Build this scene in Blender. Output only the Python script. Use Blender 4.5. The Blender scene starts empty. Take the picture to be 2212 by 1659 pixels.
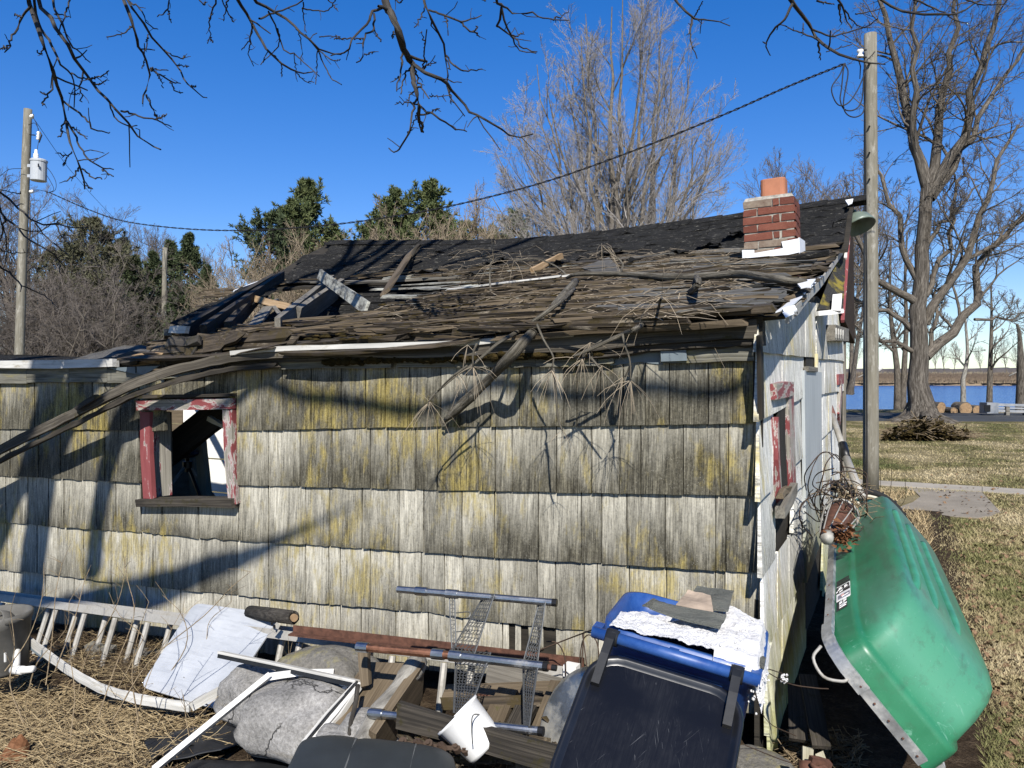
import bpy, math, random
import numpy as np
from mathutils import Vector, Matrix, noise as mnoise

SC = bpy.context.scene
COL = SC.collection
R = math.radians

# ---------------------------------------------------------------- camera
FPX, CX, CY, EYE = 1640.0, 1106.0, 829.5, 1.68
YAW, PITCH = R(26.95), -math.atan(24.5 / 1640.0)
cam_d = bpy.data.cameras.new('camera')
cam = bpy.data.objects.new('camera', cam_d)
COL.objects.link(cam)
cam.location = (0, 0, EYE)
cam.rotation_euler = (math.pi / 2 + PITCH, 0, YAW)
cam_d.sensor_width = 36.0
cam_d.lens = 36.0 * FPX / 2212.0
cam_d.clip_start = 0.05
cam_d.clip_end = 4000.0
SC.camera = cam

# ---------------------------------------------------------------- light
SUN = Vector((0.54, -1.0, 0.97)).normalized()          # direction towards the sun
SUN_ELEV = math.asin(SUN.z)
world = bpy.data.worlds.new('World')
SC.world = world
world.use_nodes = True
wn = world.node_tree
wn.nodes.clear()
sky = wn.nodes.new('ShaderNodeTexSky')
sky.sky_type = 'NISHITA'
sky.sun_disc = False
sky.sun_elevation = SUN_ELEV
sky.sun_rotation = math.atan2(SUN.x, SUN.y)
sky.altitude = 250
sky.air_density = 1.0
sky.dust_density = 0.0
sky.ozone_density = 6.0
bg = wn.nodes.new('ShaderNodeBackground')
bg.inputs['Strength'].default_value = 0.088
wo = wn.nodes.new('ShaderNodeOutputWorld')
hs = wn.nodes.new('ShaderNodeHueSaturation')
hs.inputs['Hue'].default_value = 0.519
hs.inputs['Saturation'].default_value = 1.3
hs.inputs['Value'].default_value = 1.46
gm = wn.nodes.new('ShaderNodeGamma')
gm.inputs[1].default_value = 0.82
wn.links.new(sky.outputs[0], hs.inputs['Color'])
wn.links.new(hs.outputs[0], gm.inputs[0])
wn.links.new(gm.outputs[0], bg.inputs[0])
wn.links.new(bg.outputs[0], wo.inputs[0])

sun_d = bpy.data.lights.new('sun', 'SUN')
sun_d.energy = 5.0
sun_d.angle = R(0.53)
sun_d.color = (1.0, 0.955, 0.88)
sun = bpy.data.objects.new('sun', sun_d)
COL.objects.link(sun)
sun.location = (5, -15, 20)
sun.rotation_euler = SUN.to_track_quat('Z', 'Y').to_euler()

SC.view_settings.view_transform = 'Standard'
SC.view_settings.look = 'None'
SC.view_settings.gamma = 1.0
SC.view_settings.exposure = 0.76
SC.view_settings.use_curve_mapping = False
SC.cycles.max_bounces = 6
SC.cycles.transparent_max_bounces = 8

# ---------------------------------------------------------------- pixel -> world (photograph 2212 px wide)
RM = cam.rotation_euler.to_matrix()
CAM = Vector((0, 0, EYE))


def ray(x, y):
    return RM @ Vector(((x - CX) / FPX, -(y - CY) / FPX, -1.0))


def at(x, y, t):
    return CAM + ray(x, y) * t


def at_z(x, y, z):
    d = ray(x, y)
    return CAM + d * ((z - EYE) / d.z)


def at_Y(x, y, Y):
    d = ray(x, y)
    return CAM + d * (Y / d.y)


def at_X(x, y, X):
    d = ray(x, y)
    return CAM + d * (X / d.x)


FW = Vector((-math.sin(YAW), math.cos(YAW), 0))
RT = Vector((math.cos(YAW), math.sin(YAW), 0))


def cf(lat, t, z):
    """camera aligned ground frame: metres right, metres ahead, height"""
    v = RT * lat + FW * t
    return Vector((v.x, v.y, z))


def gx(px, t, z=0.0):
    """point seen in column px, t metres ahead, at height z"""
    return cf((px - CX) / FPX * t, t, z)


# ---------------------------------------------------------------- objects
WLOC = {}


def tag(o, label=None, cat=None, group=None, kind=None):
    if label: o['label'] = label
    if cat: o['category'] = cat
    if group: o['group'] = group
    if kind: o['kind'] = kind
    return o


def thing(name, loc, label, cat, group=None):
    o = bpy.data.objects.new(name, None)
    COL.objects.link(o)
    o.empty_display_size = 0.1
    o.location = loc
    WLOC[o.name] = Vector(loc)
    return tag(o, label, cat, group)


def link(me, name, loc, parent=None):
    o = bpy.data.objects.new(name, me)
    COL.objects.link(o)
    loc = Vector(loc)
    WLOC[o.name] = loc
    if parent is not None:
        o.parent = parent
        o.location = loc - WLOC[parent.name]
    else:
        o.location = loc
    return o


class MB:
    """collects vertices, faces and grain coordinates, all in world space"""

    def __init__(self):
        self.V, self.F, self.G, self.n = [], [], [], 0

    def add(self, V, F, G=None):
        V = np.asarray(V, float).reshape(-1, 3)
        G = V if G is None else np.asarray(G, float).reshape(-1, 3)
        self.V.append(V); self.G.append(G)
        o = self.n
        self.F += [tuple(i + o for i in f) for f in F]
        self.n += len(V)
        return self

    def box(self, c, s, M=None, jit=0, grain=0):
        c = np.array(c, float)
        q = np.array([[x, y, z] for x in (-.5, .5) for y in (-.5, .5) for z in (-.5, .5)]) * np.array(s)
        if jit: q = q + np.random.uniform(-jit, jit, q.shape)
        G = np.roll(q, -grain, axis=1) + c.sum()
        if M is not None: q = q @ np.array(M.to_3x3()).T
        F = [(0, 1, 3, 2), (4, 6, 7, 5), (0, 4, 5, 1), (2, 3, 7, 6), (0, 2, 6, 4), (1, 5, 7, 3)]
        return self.add(q + c, F, G)

    def plank(self, pts, w, th, wdir, jit=0.0, endj=0.0, taper=1.0, rng=random):
        """rectangular section w x th swept along pts; wdir is the width direction"""
        P = [Vector(p) for p in pts]
        K = len(P)
        V, G = [], []
        L = 0.0
        for k in range(K):
            T = (P[min(k + 1, K - 1)] - P[max(k - 1, 0)]).normalized()
            wd = Vector(wdir)
            wd = (wd - T * wd.dot(T)).normalized()
            nd = T.cross(wd).normalized()
            if k: L += (P[k] - P[k - 1]).length
            s = 1.0 + (taper - 1.0) * k / max(1, K - 1)
            ww = (w[k] if isinstance(w, (list, tuple)) else w) * s
            for a, b in ((-.5, -.5), (.5, -.5), (.5, .5), (-.5, .5)):
                q = P[k] + wd * (ww * a + rng.uniform(-jit, jit)) + nd * (th * b + rng.uniform(-jit, jit) * .4)
                if endj and k in (0, K - 1):
                    q = q + T * rng.uniform(-endj, endj)
                V.append(q); G.append((L, ww * a, th * b))
        F = []
        for k in range(K - 1):
            o = 4 * k
            for i in range(4):
                j = (i + 1) % 4
                F.append((o + i, o + j, o + 4 + j, o + 4 + i))
        F.append((3, 2, 1, 0))
        o = 4 * (K - 1)
        F.append((o, o + 1, o + 2, o + 3))
        return self.add(V, F, G)

    def tube(self, pts, r, n=8, caps=True, bump=0.0, hollow=0.0, rng=random):
        P = [Vector(p) for p in pts]
        K = len(P)
        rad = list(r) if hasattr(r, '__len__') else [r] * K
        V, G = [], []
        L = 0.0
        T0 = (P[1] - P[0]).normalized()
        up = Vector((0, 0, 1)) if abs(T0.z) < .9 else Vector((1, 0, 0))
        a = T0.cross(up).normalized()
        for k in range(K):
            T = (P[min(k + 1, K - 1)] - P[max(k - 1, 0)]).normalized()
            a = (a - T * a.dot(T)).normalized()
            b = T.cross(a)
            if k: L += (P[k] - P[k - 1]).length
            for i in range(n):
                th = 2 * math.pi * i / n
                rr = rad[k] * (1 + rng.uniform(-bump, bump))
                V.append(P[k] + (a * math.cos(th) + b * math.sin(th)) * rr)
                G.append((L, rad[k] * math.cos(th), rad[k] * math.sin(th)))
        F = []
        for k in range(K - 1):
            o = n * k
            for i in range(n):
                j = (i + 1) % n
                F.append((o + i, o + j, o + n + j, o + n + i))
        if caps:
            F.append(tuple(range(n - 1, -1, -1)))
            F.append(tuple(range(n * (K - 1), n * K)))
        return self.add(V, F, G)

    def loft(self, rings, closed=True, cap0=False, cap1=False):
        m, n = len(rings), len(rings[0])
        V = [v for r in rings for v in r]
        F = []
        for k in range(m - 1):
            for i in range(n if closed else n - 1):
                j = (i + 1) % n
                F.append((k * n + i, k * n + j, (k + 1) * n + j, (k + 1) * n + i))
        if cap0: F.append(tuple(range(n - 1, -1, -1)))
        if cap1: F.append(tuple(range((m - 1) * n, m * n)))
        return self.add(V, F)

    def lathe(self, prof, base, axis=(0, 0, 1), n=16, cap0=False, cap1=False, squash=1.0):
        ax = Vector(axis).normalized()
        u = ax.cross(Vector((0, 0, 1)) if abs(ax.z) < .9 else Vector((1, 0, 0))).normalized()
        w = ax.cross(u)
        b = Vector(base)
        rings = [[b + ax * h + u * (r * math.cos(2 * math.pi * i / n)) + w * (r * squash * math.sin(2 * math.pi * i / n))
                  for i in range(n)] for r, h in prof]
        return self.loft(rings, True, cap0, cap1)

    def sheet(self, P, th=None, ndir=None):
        """grid of points (rows of equal length); th gives it a back face offset along -ndir"""
        m, n = len(P), len(P[0])
        V = [Vector(p) for r in P for p in r]
        F = [(k * n + i, k * n + i + 1, (k + 1) * n + i + 1, (k + 1) * n + i) for k in range(m - 1) for i in range(n - 1)]
        if th:
            nd = Vector(ndir).normalized() * th
            o = m * n
            V += [v - nd for v in V]
            F += [tuple(o + i for i in reversed(f)) for f in F]
            bd = [i for i in range(n)] + [k * n + n - 1 for k in range(1, m)] + \
                 [(m - 1) * n + i for i in range(n - 2, -1, -1)] + [k * n for k in range(m - 2, 0, -1)]
            for a, b in zip(bd, bd[1:] + bd[:1]):
                F.append((a, o + a, o + b, b))
        return self.add(V, F)

    def prism(self, poly, ndir, th):
        """flat polygon (3D points) extruded by th along -ndir"""
        nd = Vector(ndir).normalized() * th
        n = len(poly)
        V = [Vector(p) for p in poly]
        V += [v - nd for v in V]
        F = [tuple(range(n)), tuple(range(2 * n - 1, n - 1, -1))]
        for i in range(n):
            j = (i + 1) % n
            F.append((i, n + i, n + j, j))
        return self.add(V, F)

    def mesh(self, name, smooth=False, mat=None, origin=None):
        V = np.concatenate(self.V); G = np.concatenate(self.G)
        if origin is None:
            origin = np.array([(V[:, 0].min() + V[:, 0].max()) / 2, (V[:, 1].min() + V[:, 1].max()) / 2, V[:, 2].min()])
        me = bpy.data.meshes.new(name)
        me.from_pydata((V - origin).tolist(), [], self.F)
        at_ = me.attributes.new('gr', 'FLOAT_VECTOR', 'POINT')
        at_.data.foreach_set('vector', G.astype(np.float32).ravel())
        if smooth:
            me.polygons.foreach_set('use_smooth', np.ones(len(me.polygons), bool))
        if mat: me.materials.append(mat)
        me.update()
        return me, Vector(origin)

    def build(self, name, mat, parent=None, smooth=False, label=None, cat=None, group=None, kind=None):
        me, org = self.mesh(name, smooth, mat)
        o = link(me, name, org, parent)
        return tag(o, label, cat, group, kind)


def fast_mesh(name, V, Q, mat, smooth=False, parent=None, G=None, origin=None, quad=4):
    """big meshes: V (n,3), Q (m,quad)"""
    V = np.ascontiguousarray(V, np.float32); Q = np.ascontiguousarray(Q, np.int32)
    if origin is None:
        origin = np.array([V[:, 0].mean(), V[:, 1].mean(), V[:, 2].min()], np.float32)
    me = bpy.data.meshes.new(name)
    me.vertices.add(len(V)); me.vertices.foreach_set('co', (V - np.array(origin, np.float32)).ravel())
    me.loops.add(Q.size); me.loops.foreach_set('vertex_index', Q.ravel())
    me.polygons.add(len(Q))
    me.polygons.foreach_set('loop_start', np.arange(0, Q.size, quad, dtype=np.int32))
    if smooth: me.polygons.foreach_set('use_smooth', np.ones(len(Q), bool))
    if G is not None:
        a = me.attributes.new('gr', 'FLOAT_VECTOR', 'POINT')
        a.data.foreach_set('vector', np.ascontiguousarray(G, np.float32).ravel())
    if mat: me.materials.append(mat)
    me.update(calc_edges=True)
    return link(me, name, Vector([float(x) for x in origin]), parent)


def smooth_line(pts, k=6):
    """Catmull-Rom through the points"""
    P = [Vector(p) for p in pts]
    if len(P) < 3:
        return [P[0].lerp(P[-1], i / k) for i in range(k + 1)]
    Q = [P[0] * 2 - P[1]] + P + [P[-1] * 2 - P[-2]]
    out = []
    for i in range(1, len(Q) - 2):
        a, b, c, d = Q[i - 1], Q[i], Q[i + 1], Q[i + 2]
        for s in range(k):
            t = s / k
            out.append(.5 * ((2 * b) + (c - a) * t + (2 * a - 5 * b + 4 * c - d) * t * t + (3 * b - a - 3 * c + d) * t ** 3))
    out.append(P[-1])
    return out


def yline(pts, x):
    """y of a polyline [(x,y)...] at x, linear"""
    if x <= pts[0][0]:
        (x0, y0), (x1, y1) = pts[0], pts[1]
    elif x >= pts[-1][0]:
        (x0, y0), (x1, y1) = pts[-2], pts[-1]
    else:
        for (x0, y0), (x1, y1) in zip(pts, pts[1:]):
            if x0 <= x <= x1: break
    return y0 + (y1 - y0) * (x - x0) / (x1 - x0)

# ---------------------------------------------------------------- materials
KEEP = ('white', 'insulation', 'porcelain', 'sticker', 'bleached', 'dirty', 'lake', 'pale_sheet')


class NT:
    def __init__(self, name):
        self.m = bpy.data.materials.new(name)
        self.m.use_nodes = True
        self.t = self.m.node_tree
        self.b = self.t.nodes['Principled BSDF']
        self.b.inputs['Specular IOR Level'].default_value = 0.25

    def n(self, typ, **kw):
        nd = self.t.nodes.new(typ)
        for k, v in kw.items(): setattr(nd, k, v)
        return nd

    def put(self, sock, v):
        if isinstance(v, bpy.types.NodeSocket): self.t.links.new(v, sock)
        elif v is not None:
            if isinstance(v, (tuple, list)) and len(v) == 3 and sock.type == 'RGBA': v = (*v, 1)
            sock.default_value = v

    def coord(self, kind='gr', rand=True, scale=(1, 1, 1)):
        if kind == 'gr':
            v = self.n('ShaderNodeAttribute', attribute_name='gr').outputs['Vector']
        elif kind == 'pos':
            v = self.n('ShaderNodeNewGeometry').outputs['Position']
        else:
            v = self.n('ShaderNodeTexCoord').outputs['Object']
        if rand:
            oi = self.n('ShaderNodeObjectInfo').outputs['Random']
            mu = self.mth('MULTIPLY', oi, 37.0)
            va = self.n('ShaderNodeVectorMath', operation='ADD')
            self.put(va.inputs[0], v); self.put(va.inputs[1], mu)
            v = va.outputs[0]
        if scale != (1, 1, 1):
            vm = self.n('ShaderNodeVectorMath', operation='MULTIPLY')
            self.put(vm.inputs[0], v); vm.inputs[1].default_value = scale
            v = vm.outputs[0]
        return v

    def scl(self, v, s):
        vm = self.n('ShaderNodeVectorMath', operation='MULTIPLY')
        self.put(vm.inputs[0], v); vm.inputs[1].default_value = s
        return vm.outputs[0]

    def noise(self, v, scale, detail=4, rough=.6, dist=0.0):
        nd = self.n('ShaderNodeTexNoise')
        self.put(nd.inputs['Vector'], v)
        nd.inputs['Scale'].default_value = scale
        nd.inputs['Detail'].default_value = detail
        nd.inputs['Roughness'].default_value = rough
        nd.inputs['Distortion'].default_value = dist
        return nd.outputs['Fac']

    def vor(self, v, scale, feature='F1', out='Distance'):
        nd = self.n('ShaderNodeTexVoronoi', feature=feature)
        self.put(nd.inputs['Vector'], v)
        nd.inputs['Scale'].default_value = scale
        return nd.outputs[out]

    def mth(self, op, a, b=None, c=None, clamp=False):
        nd = self.n('ShaderNodeMath', operation=op, use_clamp=clamp)
        self.put(nd.inputs[0], a); self.put(nd.inputs[1], b); self.put(nd.inputs[2], c)
        return nd.outputs[0]

    def rng(self, v, a, b, c=0.0, d=1.0):
        nd = self.n('ShaderNodeMapRange')
        self.put(nd.inputs[0], v)
        for i, x in zip((1, 2, 3, 4), (a, b, c, d)): nd.inputs[i].default_value = x
        return nd.outputs[0]

    def mix(self, f, a, b, mode='MIX'):
        nd = self.n('ShaderNodeMix', data_type='RGBA', blend_type=mode)
        self.put(nd.inputs[0], f); self.put(nd.inputs[6], a); self.put(nd.inputs[7], b)
        return nd.outputs[2]

    def ramp(self, f, stops):
        nd = self.n('ShaderNodeValToRGB')
        self.put(nd.inputs[0], f)
        e = nd.color_ramp.elements
        while len(e) < len(stops): e.new(0.5)
        for el, (p, c) in zip(e, stops):
            el.position = p; el.color = (*c, 1) if len(c) == 3 else c
        return nd.outputs[0]

    def rand(self):
        return self.n('ShaderNodeObjectInfo').outputs['Random']

    def xyz(self, v):
        nd = self.n('ShaderNodeSeparateXYZ'); self.put(nd.inputs[0], v)
        return nd.outputs

    def fin(self, color, rough=.8, bump=None, bs=.5, bd=.01, metal=0.0, spec=None, bump2=None):
        k = 1.0 if self.m.name.startswith(KEEP) else .68
        if isinstance(color, bpy.types.NodeSocket): color = self.mix(1.0, color, (k, k, k), 'MULTIPLY')
        self.put(self.b.inputs['Base Color'], color)
        self.put(self.b.inputs['Roughness'], rough)
        self.put(self.b.inputs['Metallic'], metal)
        if spec is not None: self.b.inputs['Specular IOR Level'].default_value = spec
        if bump is not None:
            bn = self.n('ShaderNodeBump')
            bn.inputs['Strength'].default_value = bs
            bn.inputs['Distance'].default_value = bd
            self.put(bn.inputs['Height'], bump)
            self.t.links.new(bn.outputs[0], self.b.inputs['Normal'])
        return self.m


def plain(name, col, rough=.6, metal=0.0, spec=.3, var=.15, scale=20, bs=.15, bd=.004):
    m = NT(name)
    v = m.coord('gr')
    f = m.noise(v, scale, 5)
    c = m.mix(m.rng(f, .3, .7), tuple(x * (1 - var) for x in col), tuple(min(1, x * (1 + var)) for x in col))
    return m.fin(c, rough, f, bs, bd, metal, spec)


def wood(name, lo, hi, stain=None, stain_amt=.4, fine=140, rough=.85, moss=None, moss_amt=0.0, bs=.7, bd=.006, blotch=None):
    """weathered timber: grain runs along the x of the 'gr' coordinate"""
    m = NT(name)
    v = m.coord('gr')
    g1 = m.noise(m.scl(v, (1.3, fine, fine)), 1.0, 6, .65)
    g2 = m.noise(m.scl(v, (2.5, 22, 22)), 1.0, 4, .6, .6)
    big = m.noise(m.scl(v, (1.2, 4, 4)), 1.3, 4)
    f = m.mth('ADD', m.mth('MULTIPLY', g1, .55), m.mth('MULTIPLY', g2, .45))
    c = m.ramp(m.rng(f, .33, .67), [(0, tuple(x * .45 for x in lo)), (.35, lo), (1, hi)])
    c = m.mix(m.rng(m.rand(), 0, 1, 0, .35), c, lo)
    c = m.mix(m.rng(big, .4, .75, 0, .55), c, blotch or tuple(x * .45 for x in lo))
    if stain is not None:
        s = m.noise(m.scl(v, (3, 9, 9)), 1.6, 6, .7)
        c = m.mix(m.rng(s, .62 - .25 * stain_amt, .72 - .1 * stain_amt, 0, .85), c, stain)
    if moss is not None:
        s = m.noise(v, 9, 8, .72)
        c = m.mix(m.rng(s, .68 - .3 * moss_amt, .74 - .25 * moss_amt), c, moss)
    return m.fin(c, rough, f, bs, bd)


def shingle_mat(name, base_hi, base_lo, lichen_amt, bleach, zgain=.38, algae=False):
    m = NT(name)
    v = m.coord('gr')                 # x: down the shingle 0..1 (1 = butt) , y: metres across, z: metres down
    s = m.xyz(m.n('ShaderNodeAttribute', attribute_name='gr').outputs['Vector'])
    w = m.coord('pos', rand=False)
    v2 = m.scl(v, (0.0, 1.0, 1.0))
    fine = m.noise(m.scl(v2, (1, 210, 5)), 1.0, 5, .7)
    mid = m.noise(m.scl(v2, (1, 48, 3.0)), 1.0, 5, .65)
    spk = m.noise(w, 85, 4, .75)
    f = m.mth('ADD', m.mth('ADD', m.mth('MULTIPLY', fine, .5), m.mth('MULTIPLY', mid, .32)), m.mth('MULTIPLY', spk, .28))
    # whole-wall weathering: mildew and rain-washed areas
    big = m.noise(w, 1.15, 5, .6)
    zz = m.xyz(w)[2]
    drift = m.noise(m.scl(w, (9, 9, 2.2)), 1.0, 6, .68)
    down = m.mth('ADD', s[0], m.mth('MULTIPLY', m.mth('SUBTRACT', drift, .5), 1.5))
    down = m.mth('ADD', down, m.mth('MULTIPLY', m.mth('SUBTRACT', m.rand(), .5), .45))
    down = m.mth('ADD', down, m.mth('MULTIPLY', m.mth('SUBTRACT', big, .5), 1.4))
    down = m.mth('ADD', down, m.mth('MULTIPLY', m.mth('SUBTRACT', zz, .75), zgain))
    down = m.rng(down, bleach, bleach + .95)
    light = m.ramp(m.rng(f, .45, .63), [(0, tuple(x * .30 for x in base_hi)), (.3, tuple(x * .72 for x in base_hi)), (1, base_hi)])
    dark = m.ramp(m.rng(f, .45, .66), [(0, tuple(x * .30 for x in base_lo)), (.45, base_lo), (.85, tuple(x * 2.0 for x in base_lo)), (1, tuple(x * 2.9 for x in base_lo))])
    c = m.mix(down, light, dark)
    c = m.mix(m.rng(m.rand(), .4, 1, 0, .3), c, m.mix(m.rng(f, .42, .62), (.05, .048, .04), (.27, .26, .225)))
    li = m.noise(m.scl(w, (14, 14, 5)), 1.0, 6, .72)
    lp = m.noise(w, 1.7, 3, .5)
    li = m.mth('ADD', li, m.mth('MULTIPLY', m.mth('SUBTRACT', lp, .5), .9))
    li = m.mth('MULTIPLY', m.rng(li, .60 - .13 * lichen_amt, .74 - .08 * lichen_amt), m.rng(f, .40, .56))
    c = m.mix(m.mth('MULTIPLY', li, .72), c, m.mix(m.rng(f, .42, .62), (.17, .125, .02), (.55, .44, .13)))
    st = m.noise(m.scl(v2, (1, 95, 6.5)), 1.0, 6, .75)
    pat = m.noise(m.scl(w, (7, 7, 3)), 1.0, 4, .6)
    st = m.rng(m.mth('ADD', st, m.mth('MULTIPLY', m.mth('SUBTRACT', pat, .5), .35)), .43, .57, .66, 1.08)
    c = m.mix(1.0, c, st, 'MULTIPLY')
    sp2 = m.rng(m.noise(w, 160, 2, .6), .66, .72)
    c = m.mix(m.mth('MULTIPLY', sp2, m.rng(big, .4, .6, 0, .75)), c, (.55, .53, .45))
    if algae:
        al = m.mth('ADD', m.mth('MULTIPLY', drift, 1.3), m.mth('SUBTRACT', .62, zz))
        c = m.mix(m.rng(al, .62, 1.15, 0, .72), c, m.mix(f, (.12, .13, .025), (.36, .36, .12)))
    return m.fin(c, .9, m.mth('ADD', m.mth('MULTIPLY', fine, .6), m.mth('MULTIPLY', mid, .5)), .9, .007, spec=.12)


MAT = {}
MAT['shingle'] = shingle_mat('weathered_shingle', (.74, .70, .58), (.105, .096, .069), .62, .10, .55)
MAT['gable_shingle'] = shingle_mat('bleached_shingle', (.80, .79, .73), (.34, .33, .28), .4, .62, 0.0, True)
MAT['old_wood'] = wood('old_grey_wood', (.17, .155, .13), (.40, .37, .31), moss=(.075, .065, .02), moss_amt=.15)
MAT['fascia'] = wood('rotting_fascia', (.07, .060, .046), (.30, .265, .21), moss=(.05, .042, .015), moss_amt=.3)
MAT['dark_wood'] = wood('dark_rotten_wood', (.035, .030, .024), (.15, .128, .10), moss=(.040, .034, .012), moss_amt=.42)
MAT['moss_wood'] = wood('mossy_lath', (.034, .026, .018), (.185, .145, .10), moss=(.052, .038, .014), moss_amt=.6, stain=(.42, .36, .27), stain_amt=.22)
MAT['lichen_wood'] = wood('lichen_speckled_board', (.075, .072, .065), (.20, .19, .17), stain=(.62, .62, .54), stain_amt=.9)
MAT['fresh_wood'] = wood('broken_pale_wood', (.38, .25, .13), (.62, .46, .29))
MAT['tan_wood'] = wood('brown_grey_board', (.13, .098, .062), (.30, .235, .155), moss=(.10, .095, .03), moss_amt=.12)
MAT['frieze'] = wood('frieze_board', (.13, .125, .10), (.40, .385, .32), stain=(.25, .22, .09), stain_amt=.35)
MAT['shake'] = wood('roof_shake', (.085, .082, .074), (.30, .29, .26), moss=(.085, .07, .03), moss_amt=.15)
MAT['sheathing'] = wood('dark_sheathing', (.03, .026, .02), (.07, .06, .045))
MAT['brown_soffit'] = wood('brown_soffit', (.045, .028, .017), (.085, .055, .036))
MAT['inside_board'] = wood('inside_board', (.40, .37, .26), (.62, .58, .46))
MAT['white_board'] = wood('white_board', (.66, .65, .60), (.80, .79, .75), blotch=(.55, .54, .48), bs=.2)

# red paint flaking off grey wood
def flaky(name, amt):
    m = NT(name)
    v = m.coord('gr')
    n1 = m.noise(m.scl(v, (6, 22, 22)), 1.0, 7, .65, .5)
    g = m.noise(m.scl(v, (2, 120, 120)), 1.0, 5)
    w = m.ramp(m.rng(g, .3, .7), [(0, (.16, .145, .12)), (1, (.48, .45, .38))])
    p = m.mix(m.rng(n1, .3, .8), (.22, .052, .055), (.34, .105, .105))
    k = m.rng(n1, amt, amt + .03)
    c = m.mix(k, p, w)
    wh = m.mth('MULTIPLY', m.rng(n1, amt - .02, amt), m.rng(n1, amt + .04, amt + .02))
    c = m.mix(m.mth('MULTIPLY', wh, .8), c, (.62, .56, .53))
    return m.fin(c, .6, m.mth('ADD', m.mth('MULTIPLY', k, -1.0), m.mth('MULTIPLY', g, .3)), .6, .003)
MAT['red_paint'] = flaky('red_paint', .62)
MAT['red_flaky'] = flaky('flaking_red_paint', .50)
MAT['red_gone'] = flaky('mostly_bare_red_paint', .40)


def felt(name, col, grit=.5, spots=.0):
    m = NT(name)
    v = m.coord('pos', rand=False)
    a = m.noise(v, 260, 2, .7)
    b = m.noise(v, 5, 6, .65)
    s = m.noise(m.scl(v, (3, 9, 9)), 5, 6, .7)
    c = m.mix(m.rng(b, .3, .7), tuple(x * .6 for x in col), tuple(x * 1.5 for x in col))
    g2 = m.noise(m.scl(v, (14, 50, 50)), 1.0, 5, .75)
    c = m.mix(m.rng(g2, .52, .66, 0, grit * .8), c, (.17, .16, .14))
    c = m.mix(m.rng(a, .55, .8, 0, grit), c, (.22, .215, .20))
    c = m.mix(m.rng(m.rand(), 0, 1, 0, .2), c, tuple(x * 1.9 for x in col))
    if spots: c = m.mix(m.rng(s, .60, .66, 0, spots), c, (.42, .40, .34))
    return m.fin(c, 1.0, m.mth('ADD', a, m.mth('ADD', b, m.mth('MULTIPLY', g2, 2.0))), .8, .012, spec=.04)
MAT['felt'] = felt('black_roof_felt', (.021, .021, .021), .30, .5)
MAT['felt_grey'] = felt('grey_roof_felt', (.13, .125, .118), .5)
MAT['asphalt_scrap'] = felt('grey_asphalt_scrap', (.16, .165, .145), .9)

m = NT('mossy_black_shingle')
v = m.coord('pos', rand=False)
a = m.noise(v, 7, 6, .6); b = m.noise(v, 120, 3)
c = m.mix(m.rng(b, .4, .8), (.02, .02, .02), (.07, .07, .065))
c = m.mix(m.rng(a, .5, .62), c, (.23, .185, .035))
MAT['moss_felt'] = m.fin(c, .95, b, .6, .008)

m = NT('moss')
v = m.coord('pos', rand=False)
a = m.noise(v, 25, 6, .7)
c = m.ramp(m.rng(a, .3, .7), [(0, (.018, .015, .007)), (.5, (.048, .036, .013)), (1, (.105, .072, .028))])
MAT['moss'] = m.fin(c, 1.0, m.noise(v, 220, 3), 1.0, .01, spec=.05)

m = NT('chimney_brick')
v = m.coord('gr')
a = m.noise(v, 16, 6, .65); b = m.noise(m.scl(v, (1, 1, 1)), 150, 3)
c = m.mix(m.rng(m.rand(), 0, 1), (.15, .05, .035), (.25, .09, .06))
c = m.mix(m.rng(a, .35, .75, 0, .7), c, (.15, .045, .03))
c = m.mix(m.rng(b, .62, .75, 0, .5), c, (.42, .30, .22))
MAT['brick'] = m.fin(c, .9, m.mth('ADD', a, b), .6, .005)
m = NT('sooty_brick')
v = m.coord('gr')
a = m.noise(v, 20, 6, .7)
MAT['brick_grey'] = m.fin(m.mix(m.rng(a, .3, .7), (.17, .115, .085), (.33, .27, .21)), .95, a, .7, .006)
MAT['mortar'] = plain('mortar', (.36, .335, .29), .95, var=.4, scale=40, bs=.6)
MAT['clay'] = plain('clay_flue', (.44, .18, .10), .75, var=.16, scale=9, bs=.2)

def metal(name, col, rough=.35, dirt=None, dirt_amt=.3, sc=8, mt=1.0):
    m = NT(name)
    v = m.coord('gr')
    a = m.noise(v, sc, 6, .65)
    b = m.noise(v, sc * 9, 4, .6)
    c = m.mix(m.rng(b, .3, .7), tuple(x * .8 for x in col), col)
    k = m.rng(a, .65 - .3 * dirt_amt, .75 - .2 * dirt_amt)
    if dirt: c = m.mix(m.mth('MULTIPLY', k, .85), c, dirt)
    me = m.mth('MULTIPLY', m.mth('SUBTRACT', 1.0, m.mth('MULTIPLY', k, .8)), mt) if dirt else mt
    return m.fin(c, m.rng(a, .3, .7, rough * .8, rough * 1.4), b, .12, .003, me, .5)
MAT['galv'] = metal('galvanised_pipe', (.56, .58, .60), .34, (.20, .19, .17), .2)
MAT['alu'] = metal('dull_aluminium', (.47, .45, .405), .6, (.26, .24, .20), .45, mt=.25)
MAT['copper_pipe'] = metal('rusty_copper_tint_pipe', (.42, .20, .12), .5, (.17, .07, .045), .5)
MAT['rust'] = plain('rusty_steel', (.115, .052, .033), .8, 0.0, .3, .45, 30, .4)
MAT['wire'] = plain('grey_steel_wire', (.16, .165, .165), .5, .6)
MAT['rust_wire'] = plain('rusty_wire', (.07, .045, .03), .8)
MAT['cap'] = metal('white_cap_metal', (.6, .6, .58), .5, (.30, .29, .26), .35)
MAT['tub'] = metal('galvanised_tub', (.55, .56, .55), .5, (.36, .34, .29), .55, 5)
MAT['white_metal'] = plain('white_flashing', (.60, .61, .62), .45, 0, .4, .08, 14)
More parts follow.
